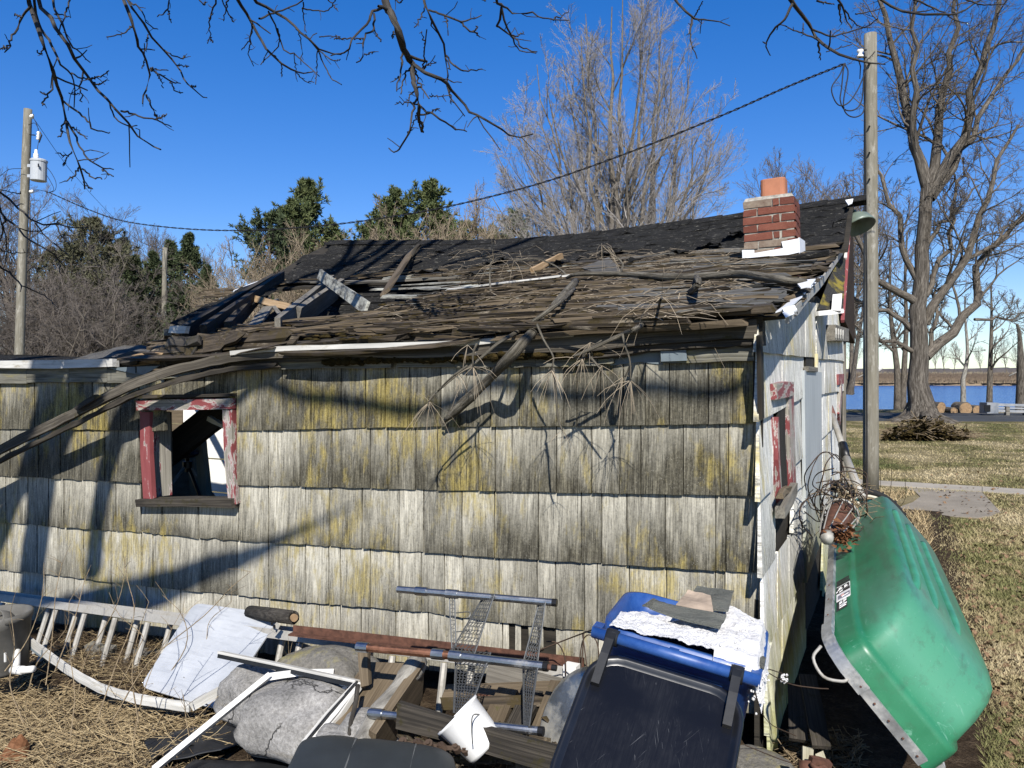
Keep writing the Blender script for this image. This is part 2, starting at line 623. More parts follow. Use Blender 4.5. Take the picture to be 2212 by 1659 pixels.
MAT['white_paint'] = plain('white_trim', (.58, .57, .545), .6, 0, .3, .22, 16)
MAT['white_dirty'] = wood('dirty_white_trim', (.40, .39, .36), (.66, .65, .62), stain=(.22, .19, .13), stain_amt=.22, bs=.2)
MAT['membrane'] = plain('blue_grey_membrane', (.17, .21, .235), .6, 0, .4, .25, 7)
MAT['sheet_metal'] = None
m = NT('grey_door_metal')
v = m.coord('pos', rand=False)
a = m.noise(m.scl(v, (9, 9, .8)), 2, 5, .6)
z = m.xyz(v)
c = m.mix(m.rng(a, .3, .7), (.36, .39, .40), (.50, .53, .54))
c = m.mix(m.mth('MULTIPLY', m.rng(m.mth('ADD', z[2], m.mth('MULTIPLY', a, .9)), 1.45, .95), .65), c, (.36, .34, .11))
MAT['door_metal'] = m.fin(c, .55, a, .2, .004)

m = NT('pale_sheet_panel')
v = m.coord('gr')
a = m.noise(v, 3, 6, .6); b = m.noise(m.scl(v, (3, 30, 30)), 2.0, 5, .65); d = m.noise(v, 60, 4)
c = m.mix(m.rng(a, .3, .7), (.29, .305, .325), (.42, .435, .455))
c = m.mix(m.rng(b, .5, .7, 0, .45), c, (.22, .235, .26))
c = m.mix(m.rng(d, .62, .72, 0, .3), c, (.55, .56, .57))
MAT['sheet_metal'] = m.fin(c, m.rng(a, .3, .7, .35, .55), b, .12, .003, .15, .5)

m = NT('blue_bin_plastic')
v = m.coord('gr')
a = m.noise(v, 14, 6, .7)
c = m.mix(m.rng(a, .4, .75), (.016, .065, .26), (.04, .12, .36))
MAT['bin_blue'] = m.fin(c, m.rng(a, .3, .7, .3, .5), a, .1, .003, 0, .5)
m = NT('black_lid_plastic')
v = m.coord('gr')
b = m.noise(v, 5.5, 4, .6)
x, y, _ = m.xyz(v)
wv = m.n('ShaderNodeTexWave'); m.put(wv.inputs[0], v)
sc1 = m.noise(m.scl(v, (9, 150, 1)), 1.0, 3, .6, 1.2)
vr = m.n('ShaderNodeVectorRotate'); m.put(vr.inputs[0], v); vr.inputs['Angle'].default_value = .55
vr.rotation_type = 'Z_AXIS'
sc2 = m.noise(m.scl(vr.outputs[0], (5, 190, 1)), 1.0, 2, .5, 1.6)
vs = m.n('ShaderNodeVectorRotate'); m.put(vs.inputs[0], v); vs.inputs['Angle'].default_value = -.35
vs.rotation_type = 'Z_AXIS'
sc3 = m.noise(m.scl(vs.outputs[0], (7, 120, 1)), 1.0, 2, .5, 2.2)
lines = m.mth('MAXIMUM', m.rng(sc2, .70, .75), m.rng(sc3, .70, .75))
haze_ = m.mth('MULTIPLY', m.rng(b, .44, .62), m.rng(sc1, .36, .66))
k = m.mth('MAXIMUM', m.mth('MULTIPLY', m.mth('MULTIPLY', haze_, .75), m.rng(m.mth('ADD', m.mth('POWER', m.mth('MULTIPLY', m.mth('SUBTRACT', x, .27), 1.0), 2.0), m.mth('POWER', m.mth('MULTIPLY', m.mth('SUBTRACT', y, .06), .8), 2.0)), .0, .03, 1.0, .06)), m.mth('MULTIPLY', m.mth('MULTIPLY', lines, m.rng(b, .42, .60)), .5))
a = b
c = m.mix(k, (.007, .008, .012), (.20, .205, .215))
MAT['lid_black'] = m.fin(c, m.rng(a, .3, .7, .22, .36), a, .05, .002, 0, .22)
MAT['lid_rim'] = plain('lid_rim', (.010, .011, .014), .35, 0, .5, .3, 12, .1)
MAT['black_plastic'] = plain('black_plastic', (.016, .017, .019), .5, 0, .4, .4, 12, .2)
MAT['vinyl'] = plain('dark_vinyl', (.030, .035, .037), .55, 0, .4, .2, 5, .25, .01)
MAT['seam'] = plain('cushion_seam', (.16, .165, .16), .7)

m = NT('green_hull')
v = m.coord('gr', rand=False)          # x along, y across, z depth of the hull
s_, u_, h_ = m.xyz(v)
a = m.noise(v, 2.6, 6, .62)
sc_ = m.noise(m.scl(v, (34, 5, 5)), 1.4, 5, .7, 2.2)
sc2 = m.noise(m.scl(v, (6, 36, 30)), 1.4, 5, .7, 2.8)
e = m.noise(m.scl(v, (2.5, 9, 9)), 2.0, 7, .7)
g = m.noise(v, 90, 4, .7)
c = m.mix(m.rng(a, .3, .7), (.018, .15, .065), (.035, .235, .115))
painted_glare = m.mth('MULTIPLY', m.rng(m.mth('ADD', s_, m.mth('MULTIPLY', a, .9)), 1.25, .55), m.rng(h_, .13, .20))  # sun glare painted into the hull colour, lighter towards the near end
c = m.mix(m.mth('MULTIPLY', painted_glare, .38), c, (.17, .46, .32))
c = m.mix(m.rng(m.mth('MAXIMUM', sc_, sc2), .62, .69, 0, .5), c, (.20, .42, .31))
grime = m.mth('MULTIPLY', m.rng(m.mth('ADD', e, m.mth('MULTIPLY', s_, .10)), .54, .74), m.rng(h_, .05, .34, .45, 1.0))
c = m.mix(m.mth('MULTIPLY', grime, .6), c, (.055, .062, .042))
c = m.mix(m.rng(g, .62, .72, 0, .35), c, (.03, .07, .045))
MAT['hull'] = m.fin(c, m.rng(a, .3, .7, .34, .5), sc_, .1, .002, 0, .5)
MAT['hull_rib'] = plain('green_hull_rib', (.05, .27, .15), .45, 0, .5, .25, 9)

m = NT('boulder')
v = m.coord('obj', rand=False)
a = m.noise(v, 4, 7, .65); b = m.noise(v, 70, 5, .75); d = m.noise(m.scl(v, (1, 3, 5)), 3.0, 6)
c = m.ramp(m.rng(m.mth('ADD', m.mth('MULTIPLY', a, .5), m.mth('MULTIPLY', b, .5)), .35, .66), [(0, (.11, .107, .10)), (.5, (.30, .29, .275)), (1, (.55, .535, .51))])
c = m.mix(m.rng(d, .58, .75, 0, .5), c, (.24, .20, .13))
ed = m.n('ShaderNodeTexVoronoi', feature='DISTANCE_TO_EDGE'); ed.inputs['Scale'].default_value = 2.3
warp = m.n('ShaderNodeVectorMath', operation='ADD'); m.put(warp.inputs[0], v); m.put(warp.inputs[1], m.mth('MULTIPLY', m.noise(v, 6, 4, .6), .22)); m.put(ed.inputs['Vector'], warp.outputs[0])
cr = m.mth('MULTIPLY', m.rng(ed.outputs['Distance'], .016, .0), m.rng(m.noise(v, 3, 2), .46, .52))
c = m.mix(m.mth('MULTIPLY', cr, .9), c, (.03, .027, .024))
MAT['stone'] = m.fin(c, .9, m.mth('SUBTRACT', m.mth('ADD', a, m.mth('MULTIPLY', b, .35)), m.mth('MULTIPLY', cr, .8)), .8, .016)
m = NT('lichen_boulder')
v = m.coord('obj', rand=False)
a = m.noise(v, 5, 7, .7); b = m.noise(v, 60, 5, .75)
c = m.mix(m.rng(b, .3, .7), (.10, .095, .085), (.26, .245, .215))
c = m.mix(m.rng(a, .50, .60, 0, .8), c, (.34, .30, .13))
MAT['stone_lichen'] = m.fin(c, .95, b, .7, .01)

m = NT('insulation_fluff')
v = m.coord('pos', rand=False)
a = m.noise(v, 40, 5, .7)
MAT['fluff'] = m.fin(m.mix(m.rng(a, .3, .7), (.50, .495, .49), (.60, .595, .59)), 1.0, m.noise(v, 180, 4), .8, .01, spec=.05)
m.b.inputs['Subsurface Weight'].default_value = 0.0
MAT['bucket_white'] = plain('white_bucket', (.66, .66, .65), .45, 0, .4, .04, 6, .05)
MAT['pvc'] = plain('white_pvc', (.6, .59, .56), .4, 0, .4, .06)
MAT['bucket_grey'] = plain('grey_bucket', (.13, .125, .112), .6, 0, .3, .3, 9)
MAT['cardboard'] = plain('water_stained_board', (.42, .33, .25), .8, 0, .2, .3, 12)

def bark(name, lo, hi, fine=26, along=5):
    m = NT(name)
    v = m.coord('gr')
    a = m.noise(m.scl(v, (along, fine, fine)), 1.0, 6, .7, .6)
    w = m.noise(m.coord('pos', rand=False), 1.3, 4)
    c = m.ramp(m.rng(a, .32, .68), [(0, tuple(x * .35 for x in lo)), (.4, lo), (1, hi)])
    c = m.mix(m.rng(w, .35, .7, 0, .4), c, lo)
    return m.fin(c, .95, a, .9, .02)
MAT['bark'] = bark('grey_bark', (.10, .085, .068), (.28, .245, .20))
MAT['bark_pale'] = bark('maple_bark', (.15, .13, .105), (.36, .32, .27))
MAT['bark_big'] = bark('old_tree_bark', (.075, .064, .052), (.29, .26, .22), fine=24, along=2.2)
MAT['bark_dark'] = bark('dark_branch_bark', (.045, .04, .035), (.13, .118, .10), fine=60)
MAT['bark_log'] = bark('dead_limb_bark', (.10, .088, .066), (.30, .275, .225), fine=60)
MAT['twig'] = plain('grey_twig', (.19, .165, .145), .9, 0, .15, .25, 3)
MAT['twig_pale'] = plain('pale_twig', (.36, .335, .315), .9, 0, .15, .25, 3)
MAT['twig_tan'] = plain('tan_twig', (.30, .24, .17), .9, 0, .15, .3, 3)
MAT['dry_needle'] = plain('dry_pine_needle', (.40, .33, .24), .9, 0, .15, .3, 3)
MAT['birch'] = bark('pale_log_bark', (.24, .225, .195), (.52, .50, .45), fine=14)
MAT['pole_wood'] = wood('utility_pole_wood', (.20, .185, .145), (.36, .34, .285), stain=(.42, .40, .345), stain_amt=.35, fine=50, bs=.5, blotch=(.20, .18, .13))

def needles(name, a_, b_):
    m = NT(name)
    v = m.coord('pos', rand=False)
    f = m.noise(v, 1.1, 4); g = m.noise(v, 30, 2)
    c = m.mix(m.rng(f, .3, .7), a_, b_)
    c = m.mix(m.rng(g, .3, .8, 0, .5), c, tuple(x * 1.5 for x in b_))
    return m.fin(c, .7, spec=.2)
MAT['spruce'] = needles('spruce_needles', (.030, .050, .026), (.085, .105, .045))
MAT['pine'] = needles('pine_needles', (.050, .078, .030), (.135, .155, .060))
MAT['thin_green'] = needles('thin_evergreen', (.060, .065, .038), (.12, .115, .065))

m = NT('lawn')
v = m.coord('pos', rand=False)
a = m.noise(v, .55, 6, .6); b = m.noise(v, 6, 6, .7); d = m.noise(v, 60, 4, .7)
e = m.mth('ADD', m.mth('MULTIPLY', a, .8), m.mth('MULTIPLY', b, .25))
c = m.ramp(m.rng(e, .38, .66), [(0, (.085, .105, .03)), (.35, (.20, .175, .075)), (.65, (.38, .31, .17)), (1, (.50, .42, .25))])
c = m.mix(m.rng(d, .35, .7, 0, .6), c, (.10, .085, .045))
MAT['lawn'] = m.fin(c, 1.0, d, .9, .03, spec=.05)
m = NT('dead_leaf_ground')
v = m.coord('pos', rand=False)
a = m.noise(v, 9, 7, .72); d = m.noise(v, 70, 4, .7)
c = m.ramp(m.rng(m.mth('ADD', m.mth('MULTIPLY', a, .6), m.mth('MULTIPLY', d, .4)), .35, .68), [(0, (.018, .013, .009)), (.5, (.065, .046, .03)), (1, (.16, .12, .08))])
MAT['litter'] = m.fin(c, 1.0, d, 1.0, .02, spec=.05)
m = NT('blade')
v = m.coord('pos', rand=False)
f = m.noise(v, .55, 6, .6); b = m.noise(v, 6, 6, .7); g = m.noise(v, 140, 2)
e = m.mth('ADD', m.mth('MULTIPLY', f, .8), m.mth('MULTIPLY', b, .25))
c = m.ramp(m.rng(e, .40, .62), [(0, (.09, .13, .035)), (.36, (.19, .195, .075)), (.62, (.42, .35, .19)), (1, (.60, .50, .31))])
c = m.mix(m.rng(g, .4, .7, 0, .55), c, (.44, .36, .20))
MAT['blade'] = m.fin(c, .9, spec=.1)
def straw(name, a_, b_):
    m = NT(name)
    v = m.coord('pos', rand=False)
    g = m.noise(v, 60, 2)
    return m.fin(m.mix(m.rng(g, .3, .7), a_, b_), .75, spec=.2)
MAT['straw'] = straw('dry_straw', (.27, .19, .10), (.62, .49, .28))
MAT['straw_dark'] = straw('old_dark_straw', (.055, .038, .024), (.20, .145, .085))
MAT['stem'] = straw('dry_weed_stem', (.13, .095, .06), (.34, .26, .155))
MAT['leaf'] = straw('brown_leaf', (.11, .065, .035), (.33, .21, .12))
MAT['leaf_orange'] = straw('rust_brown_leaf', (.12, .05, .02), (.24, .11, .05))
m = NT('concrete')
v = m.coord('pos', rand=False)
a = m.noise(v, 1.4, 6, .65); b = m.noise(v, 90, 3)
c = m.mix(m.rng(a, .3, .7), (.36, .32, .255), (.52, .465, .375))
c = m.mix(m.rng(b, .4, .8, 0, .4), c, (.20, .19, .17))
MAT['concrete'] = m.fin(c, .95, b, .4, .006)
m = NT('concrete_old')
v = m.coord('pos', rand=False)
a = m.noise(v, 1.8, 6, .65); b = m.noise(v, 70, 3)
c = m.mix(m.rng(a, .3, .7), (.25, .215, .165), (.39, .34, .265))
c = m.mix(m.rng(b, .4, .8, 0, .5), c, (.12, .11, .10))
MAT['concrete_old'] = m.fin(c, .95, b, .5, .008)
m = NT('asphalt')
v = m.coord('pos', rand=False)
a = m.noise(v, .5, 5); b = m.noise(v, 50, 3)
MAT['asphalt'] = m.fin(m.mix(m.rng(a, .3, .7), (.045, .048, .05), (.075, .077, .077)), .9, b, .3, .006)
m = NT('lake_water')
v = m.coord('pos', rand=False)
a = m.noise(m.scl(v, (.55, .55, 1)), 1.0, 7, .62); b = m.noise(m.scl(v, (.02, .06, 1)), 1.0, 3)
MAT['water'] = m.fin(m.mix(m.rng(b, .3, .7), (.010, .045, .16), (.014, .06, .20)), .22, a, .8, .35, spec=.4)
m = NT('reed_bank')
v = m.coord('pos', rand=False)
a = m.noise(m.scl(v, (.25, .25, 1.0)), 1.0, 7, .7); z = m.xyz(v)
c = m.ramp(m.rng(m.mth('ADD', m.mth('MULTIPLY', z[2], .22), a), .2, .95), [(0, (.30, .23, .15)), (.45, (.19, .145, .105)), (.75, (.13, .10, .08)), (1, (.33, .28, .19))])
MAT['bank'] = m.fin(c, 1.0, a, .8, .5, spec=.03)
m = NT('far_woods')
v = m.coord('pos', rand=False)
a = m.noise(m.scl(v, (.12, .12, .05)), 1.0, 6, .7)
MAT['woods'] = m.fin(m.mix(m.rng(a, .3, .7), (.085, .078, .082), (.155, .14, .138)), 1.0, spec=.02)
MAT['transformer'] = plain('transformer_paint', (.50, .53, .56), .5, 0, .4, .08)
MAT['porcelain'] = plain('porcelain', (.72, .71, .68), .3, 0, .5, .06)
MAT['cable'] = plain('black_cable', (.016, .016, .017), .6)
MAT['lamp_green'] = plain('green_enamel', (.16, .20, .16), .4, 0, .5, .3, 12)
MAT['rubber'] = plain('tyre_rubber', (.014, .014, .014), .8)
MAT['rim'] = plain('cream_rim', (.62, .58, .46), .5)
MAT['teal'] = plain('teal_frame', (.02, .26, .30), .35, 0, .5)
MAT['black_metal'] = plain('black_metal', (.015, .015, .016), .4, .3, .4)
MAT['wood_end'] = plain('sawn_log_end', (.33, .22, .125), .9, 0, .1, .35, 16)
MAT['guard'] = metal('guard_rail', (.55, .56, .57), .5, (.30, .29, .27), .3, 3)
MAT['sticker_white'] = plain('sticker_white', (.68, .67, .65), .5)
MAT['sticker_black'] = plain('sticker_black', (.022, .02, .02), .5)
MAT['sticker_grey'] = plain('sticker_grey', (.19, .185, .21), .5)
MAT['sticker_pink'] = plain('sticker_pink', (.55, .28, .25), .5)
MAT['grip'] = plain('rusty_grip', (.15, .06, .045), .7)
MAT['green_algae'] = None

# ================================================================ SETTING
random.seed(11); np.random.seed(11)
rg = np.random.default_rng(11)


def proj(v):
    q = RM.transposed() @ (Vector(v) - CAM)
    return CX + FPX * q.x / -q.z, CY - FPX * q.y / -q.z


def proj_np(P):
    M_ = np.array(RM)
    q = (P - np.array(CAM)) @ M_
    return CX + FPX * q[:, 0] / -q[:, 2], CY - FPX * q[:, 1] / -q[:, 2], -q[:, 2]


def sstep(x, a, b):
    x = np.clip((x - a) / (b - a), 0, 1)
    return x * x * (3 - 2 * x)


def ground_h(X, Y):
    X = np.asarray(X, float); Y = np.asarray(Y, float)
    lat = X * RT.x + Y * RT.y
    t = X * FW.x + Y * FW.y
    z = -np.clip((-.6 - X) * .066, 0, .42) * (1 - sstep(t, 9, 18))
    side = sstep(lat - .22 * t, 0, .1 * np.maximum(t, 1))
    z = z - 3.0 * sstep(t, 34.5, 52) * side * (1 - sstep(t, 186, 190))
    z = z + (-.8 + 2.0 * sstep(t, 188, 235)) * sstep(t, 186, 190) * side
    return z


def at_g(x, y, lift=0.0):
    """where the ray through a pixel meets the ground"""
    z = 0.0
    for _ in range(12):
        p = at_z(x, y, z)
        z = float(ground_h(p.x, p.y)) + lift
    return p


# ground: one sheet out to the horizon, in camera-aligned polar rows
ts = np.concatenate([np.linspace(-12, 30, 60), np.linspace(31, 60, 30), np.linspace(66, 180, 14), np.linspace(184, 240, 20), np.geomspace(260, 2600, 10)])
us = np.linspace(-1.5, 1.5, 100)
P, Q = [], []
for t in ts:
    w = 14 + abs(t)
    for u in us:
        l = u * w
        v = RT * l + FW * t
        P.append((v.x, v.y, 0))
P = np.array(P)
P[:, 2] = ground_h(P[:, 0], P[:, 1])
n = len(us)
i = np.arange(len(P)).reshape(len(ts), n)
Q = np.stack([i[:-1, :-1], i[:-1, 1:], i[1:, 1:], i[1:, :-1]], -1).reshape(-1, 4)
tag(fast_mesh('ground', P, Q, MAT['lawn'], True, origin=(0, 0, 0)), 'dry tan and green lawn around the shed reaching to the lake', kind='structure')

# lake
q = [cf(-60, 40, -1.5), cf(330, 40, -1.5), cf(330, 192, -1.5), cf(-60, 192, -1.5)]
tag(MB().add(q, [(0, 1, 2, 3)]).build('water', MAT['water']), 'rippled blue lake water beyond the road', kind='structure')

# far bank (reeds, brush) and woods on the horizon
rows = []
for k, (t, z) in enumerate(((187, -1.6), (188, -.7), (193, -.1), (204, .45), (216, .95), (228, 1.2), (300, 1.3), (520, 1.35))):
    rows.append([cf(l, t + random.uniform(-1, 1) * (k < 4), z + (random.uniform(-.18, .22) if 0 < k < 6 else 0)) for l in np.linspace(30, 420, 200)])
tag(MB().sheet(rows).build('far_shore', MAT['bank'], smooth=True), 'brown reedy bank across the lake', kind='structure')
# dead reeds and brush standing on the far bank
N = 12000
t = 187 + 30 * rg.random(N) ** 1.5; l = t * (.40 + .34 * rg.random(N))
base = np.outer(l, np.array(RT)) + np.outer(t, np.array(FW)); base[:, 2] = -.9 + 1.7 * np.clip((t - 188) / 26, 0, 1)
hh = .5 + .9 * rg.random(N); ww = .10 + .16 * rg.random(N); lean = rg.normal(0, .25, (N, 2))
top = base + np.stack([lean[:, 0], lean[:, 1], hh], 1)
side = np.array(RT) * ww[:, None]
V = np.stack([base - side, base + side, top], 1).reshape(-1, 3)
tag(fast_mesh('dead_reeds', V, np.arange(3 * N).reshape(-1, 3), MAT['bank'], quad=3), 'dead brown reeds and brush on the far bank', kind='stuff')

ls = np.linspace(60, 900, 700)
hz = 4.2 + np.array([mnoise.noise(Vector((x * .02, 1.3, 0))) * 1.5 + mnoise.noise(Vector((x * .3, 0, 0))) * .6 for x in ls]) + np.random.uniform(-.2, .3, len(ls))
mb = MB()
mb.sheet([[cf(l, 600, .6) for l in ls], [cf(l, 600, .6 + h * .8) for l, h in zip(ls, hz)], [cf(l, 606, .9 + h) for l, h in zip(ls, hz)], [cf(l, 640, .9 + h * .9) for l, h in zip(ls, hz)]])
tag(mb.build('far_woods', MAT['woods']), 'dark far wood on the horizon beyond the lake', kind='stuff')

# road, sidewalk, slab
def flat(name, pts, mat, z, label, th=.0, n=1):
    poly = [at_z(x, y, 0) for x, y in pts]
    poly = [Vector((p.x, p.y, z)) for p in poly]
    o = MB().prism(poly, (0, 0, 1), th or .05).build(name, mat)
    return tag(o, label, kind='structure')
a = [cf(-6, 33.4, .012), cf(40, 30.0, .012), cf(40, 24.4, .012), cf(-6, 27.6, .012)]
tag(MB().prism(a, (0, 0, 1), .05).build('road', MAT['asphalt']), 'dark asphalt road between the lawn and the lake', kind='structure')
sw = [(1700, 1028), (1897, 1040), (1955, 1043), (2121, 1053), (2330, 1066)]
sb = [(1700, 1036), (1897, 1049), (1955, 1053), (2121, 1063), (2330, 1078)]
for k in range(4):
    g0, g1 = (.0, .0) if k == 0 else (1.2, 0)
    flat('sidewalk', [(sw[k][0] + g0, sw[k][1]), sw[k + 1], sb[k + 1], (sb[k][0] + g0, sb[k][1])], MAT['concrete'], .016, 'pale concrete sidewalk strip across the lawn')
flat('path', [(1956, 1055), (2121, 1064.5), (2140, 1085), (2161, 1107), (2140, 1116), (2112, 1120), (2060, 1117), (2010, 1111), (1953, 1104), (1944, 1096), (1972, 1086), (1988, 1074), (1978, 1064)], MAT['concrete_old'], .010, 'old stained concrete slab joining the sidewalk')

# soil and leaf litter bed in front of the shed
xs = np.linspace(-8.5, .55, 120); ys = np.linspace(.9, 10.5, 90)
rows = []
for y in ys:
    r = []
    for x in xs:
        e = min(1, (x + 8.5) / .6, (.55 - x) / .5, (y - .9) / .4, (10.5 - y) / .5)
        h = (.075 if x < -1.6 and 2.75 < y < 3.5 else 0) + mnoise.noise(Vector((x * 1.7, y * 1.7, 0))) * .035 + mnoise.noise(Vector((x * 7, y * 7, 3))) * .018
        r.append((x, y, float(ground_h(x, y)) + .006 + max(0, e) * (.035 + h)))
    rows.append(r)
tag(MB().sheet(rows).build('soil', MAT['litter'], smooth=True), 'dark soil and rotting leaves beside the shed', kind='structure')


def sgh(x, y):
    return float(ground_h(x, y)) + .04


def in_poly(px, py, poly):
    c = np.zeros(len(px), bool)
    j = len(poly) - 1
    for k in range(len(poly)):
        xi, yi = poly[k]; xj, yj = poly[j]
        c ^= ((yi > py) != (yj > py)) & (px < (xj - xi) * (py - yi) / (yj - yi + 1e-9) + xi)
        j = k
    return c


# ---- lawn blades
def blades(name, N, tlo, thi, plo, phi, hlo, hhi, mat, label, wmul=1.0, skip=None):
    u = rg.random(N)
    t = 1 / (1 / thi + (1 / tlo - 1 / thi) * u)
    p = plo + (phi - plo) * rg.random(N)
    l = (p - CX) / FPX * t
    B = np.outer(l, np.array(RT)) + np.outer(t, np.array(FW))
    B[:, 2] = ground_h(B[:, 0], B[:, 1])
    px, py, _ = proj_np(B)
    ok = ~in_poly(px, py, [(1925, 1086), (1990, 1064), (2121, 1064), (2165, 1109), (2112, 1124), (1945, 1110)])
    line1 = np.interp(px, [p_[0] for p_ in sw], [p_[1] for p_ in sw]); line2 = np.interp(px, [p_[0] for p_ in sb], [p_[1] for p_ in sb])
    ok &= ~((py > line1 - 1) & (py < line2 + 1))
    if skip is not None: ok &= ~skip(B)
    B = B[ok]; t = t[ok]; N = len(B)
    h = (hlo + (hhi - hlo) * rg.random(N)) * (.7 + .6 * np.array([0.5]))
    w = (.0035 + .004 * rg.random(N)) * (1 + t / 7) * wmul
    th = rg.random(N) * 2 * np.pi
    sd = np.stack([np.cos(th), np.sin(th), np.zeros(N)], 1) * w[:, None] * .5
    ph = rg.random(N) * 2 * np.pi; ln = h * (.3 + 1.1 * rg.random(N))
    tip = B + np.stack([np.cos(ph) * ln, np.sin(ph) * ln, h], 1)
    V = np.stack([B - sd, B + sd, tip], 1).reshape(-1, 3)
    return tag(fast_mesh(name, V, np.arange(3 * N).reshape(-1, 3), mat, quad=3), label, kind='stuff')


blades('lawn_grass', 230000, 2.4, 25.2, 1780, 2750, .014, .042, MAT['blade'], 'short dry tan and green grass blades of the lawn',
       skip=lambda B: (B[:, 0] < .35) & (B[:, 1] < 9.5))
blades('tall_grass', 9000, 6.0, 10.5, 1800, 2010, .04, .13, MAT['straw'], 'longer dry grass around the pole and sidewalk', skip=lambda B: (B[:, 0] < .1) & (B[:, 1] < 9.5))


def scatter_leaves(name, pts, size, mat, label):
    N = len(pts)
    th = rg.random(N) * 6.283
    a = np.stack([np.cos(th), np.sin(th), rg.normal(0, .35, N)], 1)
    b = np.stack([-np.sin(th), np.cos(th), rg.normal(0, .35, N)], 1)
    s = size * (.5 + rg.random(N))[:, None]
    c = pts + np.array([0, 0, 1]) * (.25 * s)
    mid = c + np.array([0, 0, 1]) * s * .25
    V = np.stack([c - a * s, c + b * s * .55, c + a * s, c - b * s * .55], 1)
    V[:, 1, 2] += s[:, 0] * rg.normal(.2, .25, N); V[:, 3, 2] += s[:, 0] * rg.normal(.2, .25, N)
    return tag(fast_mesh(name, V.reshape(-1, 3), np.arange(4 * N).reshape(-1, 4), mat), label, kind='stuff')


N = 2300
t = 1 / (1 / 14 + (1 / 2.6 - 1 / 14) * rg.random(N)); p = 1900 + 380 * rg.random(N) ** .9; l = (p - CX) / FPX * t
B = np.outer(l, np.array(RT)) + np.outer(t, np.array(FW)); B[:, 2] = .012
B = B[(B[:, 0] > .42)]
scatter_leaves('fallen_leaves', B, .022, MAT['leaf'], 'scattered dry leaves on the lawn beside the boat')

# ================================================================ SHED
random.seed(5)
YW = 3.43                     # plane of the front wall
XG = -.541                    # plane of the right gable wall
shed = thing('shed', (-3.4, YW, -.1), 'derelict wood-shingled shed with a caved-in roof and brick chimney', 'shed')


def on_gable(x, y, out=0.0):
    X = XG
    for _ in range(8):
        p = at_X(x, y, X + out)
        X = XG + .06 * max(0.0, 1 - p.z / 1.75) ** 1.6
    return p


def corner_x(y):
    z = at_Y(1645, y, YW).z
    return proj((XG + .06 * max(0.0, 1 - z / 1.75) ** 1.6, YW - .02, z))[0]


def W(x, y, out=0.0):
    return at_Y(x, y, YW - out)


# ---- roof surface
RIDGE = [(560, 523), (713, 523), (808, 523), (1028, 523), (1138, 519), (1248, 510), (1440, 486), (1600, 466), (1711, 448), (1843, 431)]
RT_ = sorted([(at_Y(x, y, 7.4).x, at_Y(x, y, 7.4).z) for x, y in RIDGE])


def prof(X, Y):
    ze = 1.9 - .042 * max(0, -X - .5)
    if Y <= 6.6:
        return ze + (2.70 - ze) * (Y - 3.2) / 3.4
    if Y <= 7.4:
        return 2.70 + (yline(RT_, X) - 2.70) * (Y - 6.6) / .8
    return yline(RT_, X) - (Y - 7.4) * .58


def on_roof(x, y, lift=0.0):
    d = ray(x, y)
    t = 2.5
    prev = None
    while t < 14:
        p = CAM + d * t
        f = p.z - prof(p.x, p.y) - lift
        if p.y > 3.26 and prev is not None and f < 0 <= prev:
            a, b = t - .02, t
            for _ in range(20):
                m_ = (a + b) / 2; p = CAM + d * m_
                if p.z - prof(p.x, p.y) - lift < 0: b = m_
                else: a = m_
            return CAM + d * a
        prev = f
        t += .02
    return at_Y(x, y, 7.4)


def rp(X, Y, lift=0.0):
    return Vector((X, Y, prof(X, Y) + lift))


RN = Vector((0, -.235, 1)).normalized()

# ---- dark sheathing behind the shingles, with the window left open
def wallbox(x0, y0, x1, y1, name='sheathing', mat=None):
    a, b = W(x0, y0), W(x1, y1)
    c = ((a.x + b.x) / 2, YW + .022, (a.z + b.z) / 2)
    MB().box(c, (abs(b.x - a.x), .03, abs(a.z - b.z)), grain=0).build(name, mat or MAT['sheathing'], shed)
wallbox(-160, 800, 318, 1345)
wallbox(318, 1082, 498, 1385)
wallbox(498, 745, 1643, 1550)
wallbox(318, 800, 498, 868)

L0 = [(-160, 830), (0, 827), (130, 825), (300, 824), (420, 812), (510, 802), (740, 794), (1100, 794), (1250, 789), (1430, 785), (1700, 777)]
L1 = [(-160, 923), (0, 926), (180, 928), (300, 931), (510, 930), (900, 922), (1300, 920), (1700, 913)]
L2 = [(-160, 1022), (0, 1028), (300, 1043), (517, 1048), (733, 1053), (885, 1057), (1384, 1067), (1700, 1071)]
L3 = [(-160, 1121), (0, 1128), (143, 1140), (305, 1150), (430, 1162), (710, 1180), (885, 1191), (1068, 1204), (1354, 1221), (1700, 1242)]
L4 = [(-160, 1212), (27, 1233), (187, 1251), (307, 1267), (437, 1278), (587, 1294), (737, 1308), (924, 1323), (1078, 1345), (1292, 1366), (1700, 1402)]
L5 = [(-160, 1305), (0, 1330), (300, 1368), (600, 1415), (924, 1446), (1292, 1490), (1700, 1554)]
LINES = [L0, L1, L2, L3, L4, L5]
